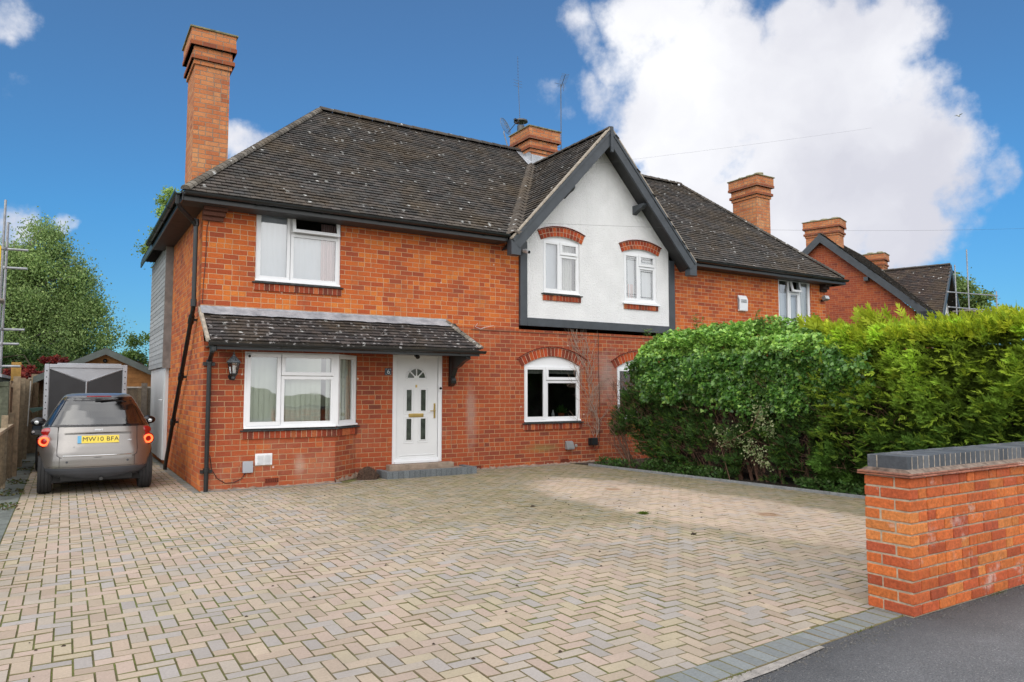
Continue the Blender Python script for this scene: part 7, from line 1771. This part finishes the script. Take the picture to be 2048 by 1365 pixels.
# small debris on the paving
rd = random.Random(12)
dm_ = plain('dry_soil_crumb', (.045, .03, .02), 1, var=.5, scale=40)
v = MB()
for i in range(170):
    if i < 70: x, y = rd.gauss(4.0, .75), rd.gauss(-5.6, 1.1)
    else: x, y = rd.uniform(-2, 7), rd.uniform(-9, -.8)
    if x > YK(y)-.1: continue
    s = rd.uniform(.004, .013); z = .001
    v.add([(x-s, y-s*.6, z), (x+s, y-s, z), (x+s*1.2, y+s*.8, z), (x-s*.7, y+s, z), (x, y, z+s*.9)], [(0, 1, 4), (1, 2, 4), (2, 3, 4), (3, 0, 4)])
o = v.build('soil_crumbs', dm_); tag(o, 'scattered soil crumbs and bits of bark on the drive', kind='stuff')
for i, (x, y, lab) in enumerate(((4.42, -5.5, 'bright green moss tuft in the middle of the drive'),)):
    n = 500; a = rng.uniform(0, 6.28, n); q = np.abs(rng.normal(0, .03, n)); P = np.stack([x+np.cos(a)*q, y+np.sin(a)*q, np.zeros(n)], 1); D = np.stack([np.cos(a)*.6, np.sin(a)*.6, np.ones(n)], 1)
    V, Q, C = leaf_quads(P, D, rng.normal(0, 1, (n, 3)), rng.uniform(.015, .04, n), np.full(n, .008), leafcol(n, [(.12, .18, .02), (.09, .14, .02)])); o = np_mesh('moss_tuft', V, Q, C, M['leaf']); tag(o, lab, 'moss')
for x, y, lab in ((4.0, -6.75, 'curled black leaf on the drive nearest the wall end'), (3.55, -4.3, 'small dark leaf on the drive in front of the kitchen')):
    v = MB(); v.add([(x-.05, y, .003), (x, y-.025, .018), (x+.05, y+.005, .004), (x+.005, y+.03, .022)], [(0, 1, 2, 3)]); o = v.build('fallen_leaf', dm_); tag(o, lab, 'leaf')

kp = thing('pot_plant', 'small red potted plant on the sill inside the arched kitchen window', 'plant', (7.28, .22, .93))
v = MB(); v.lathe([(.05, 0), (.07, .11), (.075, .11), (.075, .13), (.06, .13)], 14); v.build('pot', plain('terracotta', (.35, .10, .04), .8), kp)
n = 160; a = rng.uniform(0, 6.28, n); e = rng.uniform(.2, 1.4, n); D = np.stack([np.cos(a)*np.cos(e), np.sin(a)*np.cos(e), np.sin(e)], 1); V, Q, C = leaf_quads(np.array([0, 0, .12])+D*.03, D, np.cross(D, [[0, 0, 1]]), rng.uniform(.08, .2, n), rng.uniform(.02, .04, n), leafcol(n, [(.08, .2, .04), (.12, .26, .06)])); np_mesh('leaf', V, Q, C, M['leaf'], kp)
kb = MB(); kb.lathe([(.03, 0), (.032, .12), (.012, .16), (.012, .2)], 12, (7.05, .2, .93)); simple('bottle', kb, M['white_pvc'], 'small pale bottle on the sill inside the arched kitchen window', 'bottle', bevel=0)

v = MB(); rd = random.Random(31); cc_ = plain('loose_grit', (.11, .105, .10), 1, var=.6, scale=60)
for i in range(900):
    x = rd.uniform(-.5, 6.5); y = (-9.575 if x > 3.1 else YROW(x)-.25) - abs(rd.gauss(0, .055)); s_ = rd.uniform(.002, .008)
    v.add([(x-s_, y-s_*.6, -.002), (x+s_, y-s_, -.002), (x+s_*1.2, y+s_*.8, -.002), (x-s_*.7, y+s_, -.002), (x, y, s_*.9)], [(0, 1, 4), (1, 2, 4), (2, 3, 4), (3, 0, 4)])
tag(v.build('loose_grit', cc_), 'loose grit gathered along the wall foot and paver edge', kind='stuff')
n = 700; x = rng.uniform(-1, 6, n); y = np.where(x > 3.1, -9.572, -9.405+(x-.9)*.055-.215) - np.abs(rng.normal(0, .012, n)); keep = nzv(np.stack([x, y, x*0], 1), 2.5, 3) > .12; x, y = x[keep], y[keep]; n = len(x)
P = np.stack([x, y, np.zeros(n)], 1); a = rng.uniform(0, 6.28, n); D = np.stack([np.cos(a)*.5, np.sin(a)*.5, np.ones(n)], 1); V, Q, C = leaf_quads(P, D, rng.normal(0, 1, (n, 3)), rng.uniform(.008, .025, n), np.full(n, .006), leafcol(n, [(.12, .16, .03), (.16, .14, .05)]))
tag(np_mesh('edge_moss', V, Q, C, M['leaf']), 'moss and tiny weeds in the joint between pavers and tarmac', kind='stuff')
# moss sprouting in the paving joints
n = 9000; i_ = rng.integers(-22, 80, n); x = i_*.1 + rng.normal(0, .002, n); y = rng.uniform(-9.2, -.7, n); k_ = np.floor(y/.1).astype(int); m_ = np.mod(i_-k_, 4); ok = np.isin(m_, (0, 3, 2)) & (m_ != 1) & (nzv(np.stack([x, y, x*0], 1), 1.1, 21) > .08) & (x > -2.25) & (x < YK(y)-.1); x, y = x[ok], y[ok]; n = len(x)
P = np.stack([x, y, np.full(n, -.006)], 1); a = rng.uniform(0, 6.28, n); D = np.stack([np.cos(a)*.4, np.sin(a)*.9, np.ones(n)*.8], 1); V, Q, C = leaf_quads(P, D, rng.normal(0, 1, (n, 3)), rng.uniform(.006, .014, n), rng.uniform(.004, .008, n), leafcol(n, [(.17, .21, .04), (.13, .15, .04), (.14, .10, .05)]))
tag(np_mesh('joint_moss', V, Q, C, M['leaf']), 'green moss sprouting in the paving joints', kind='stuff')
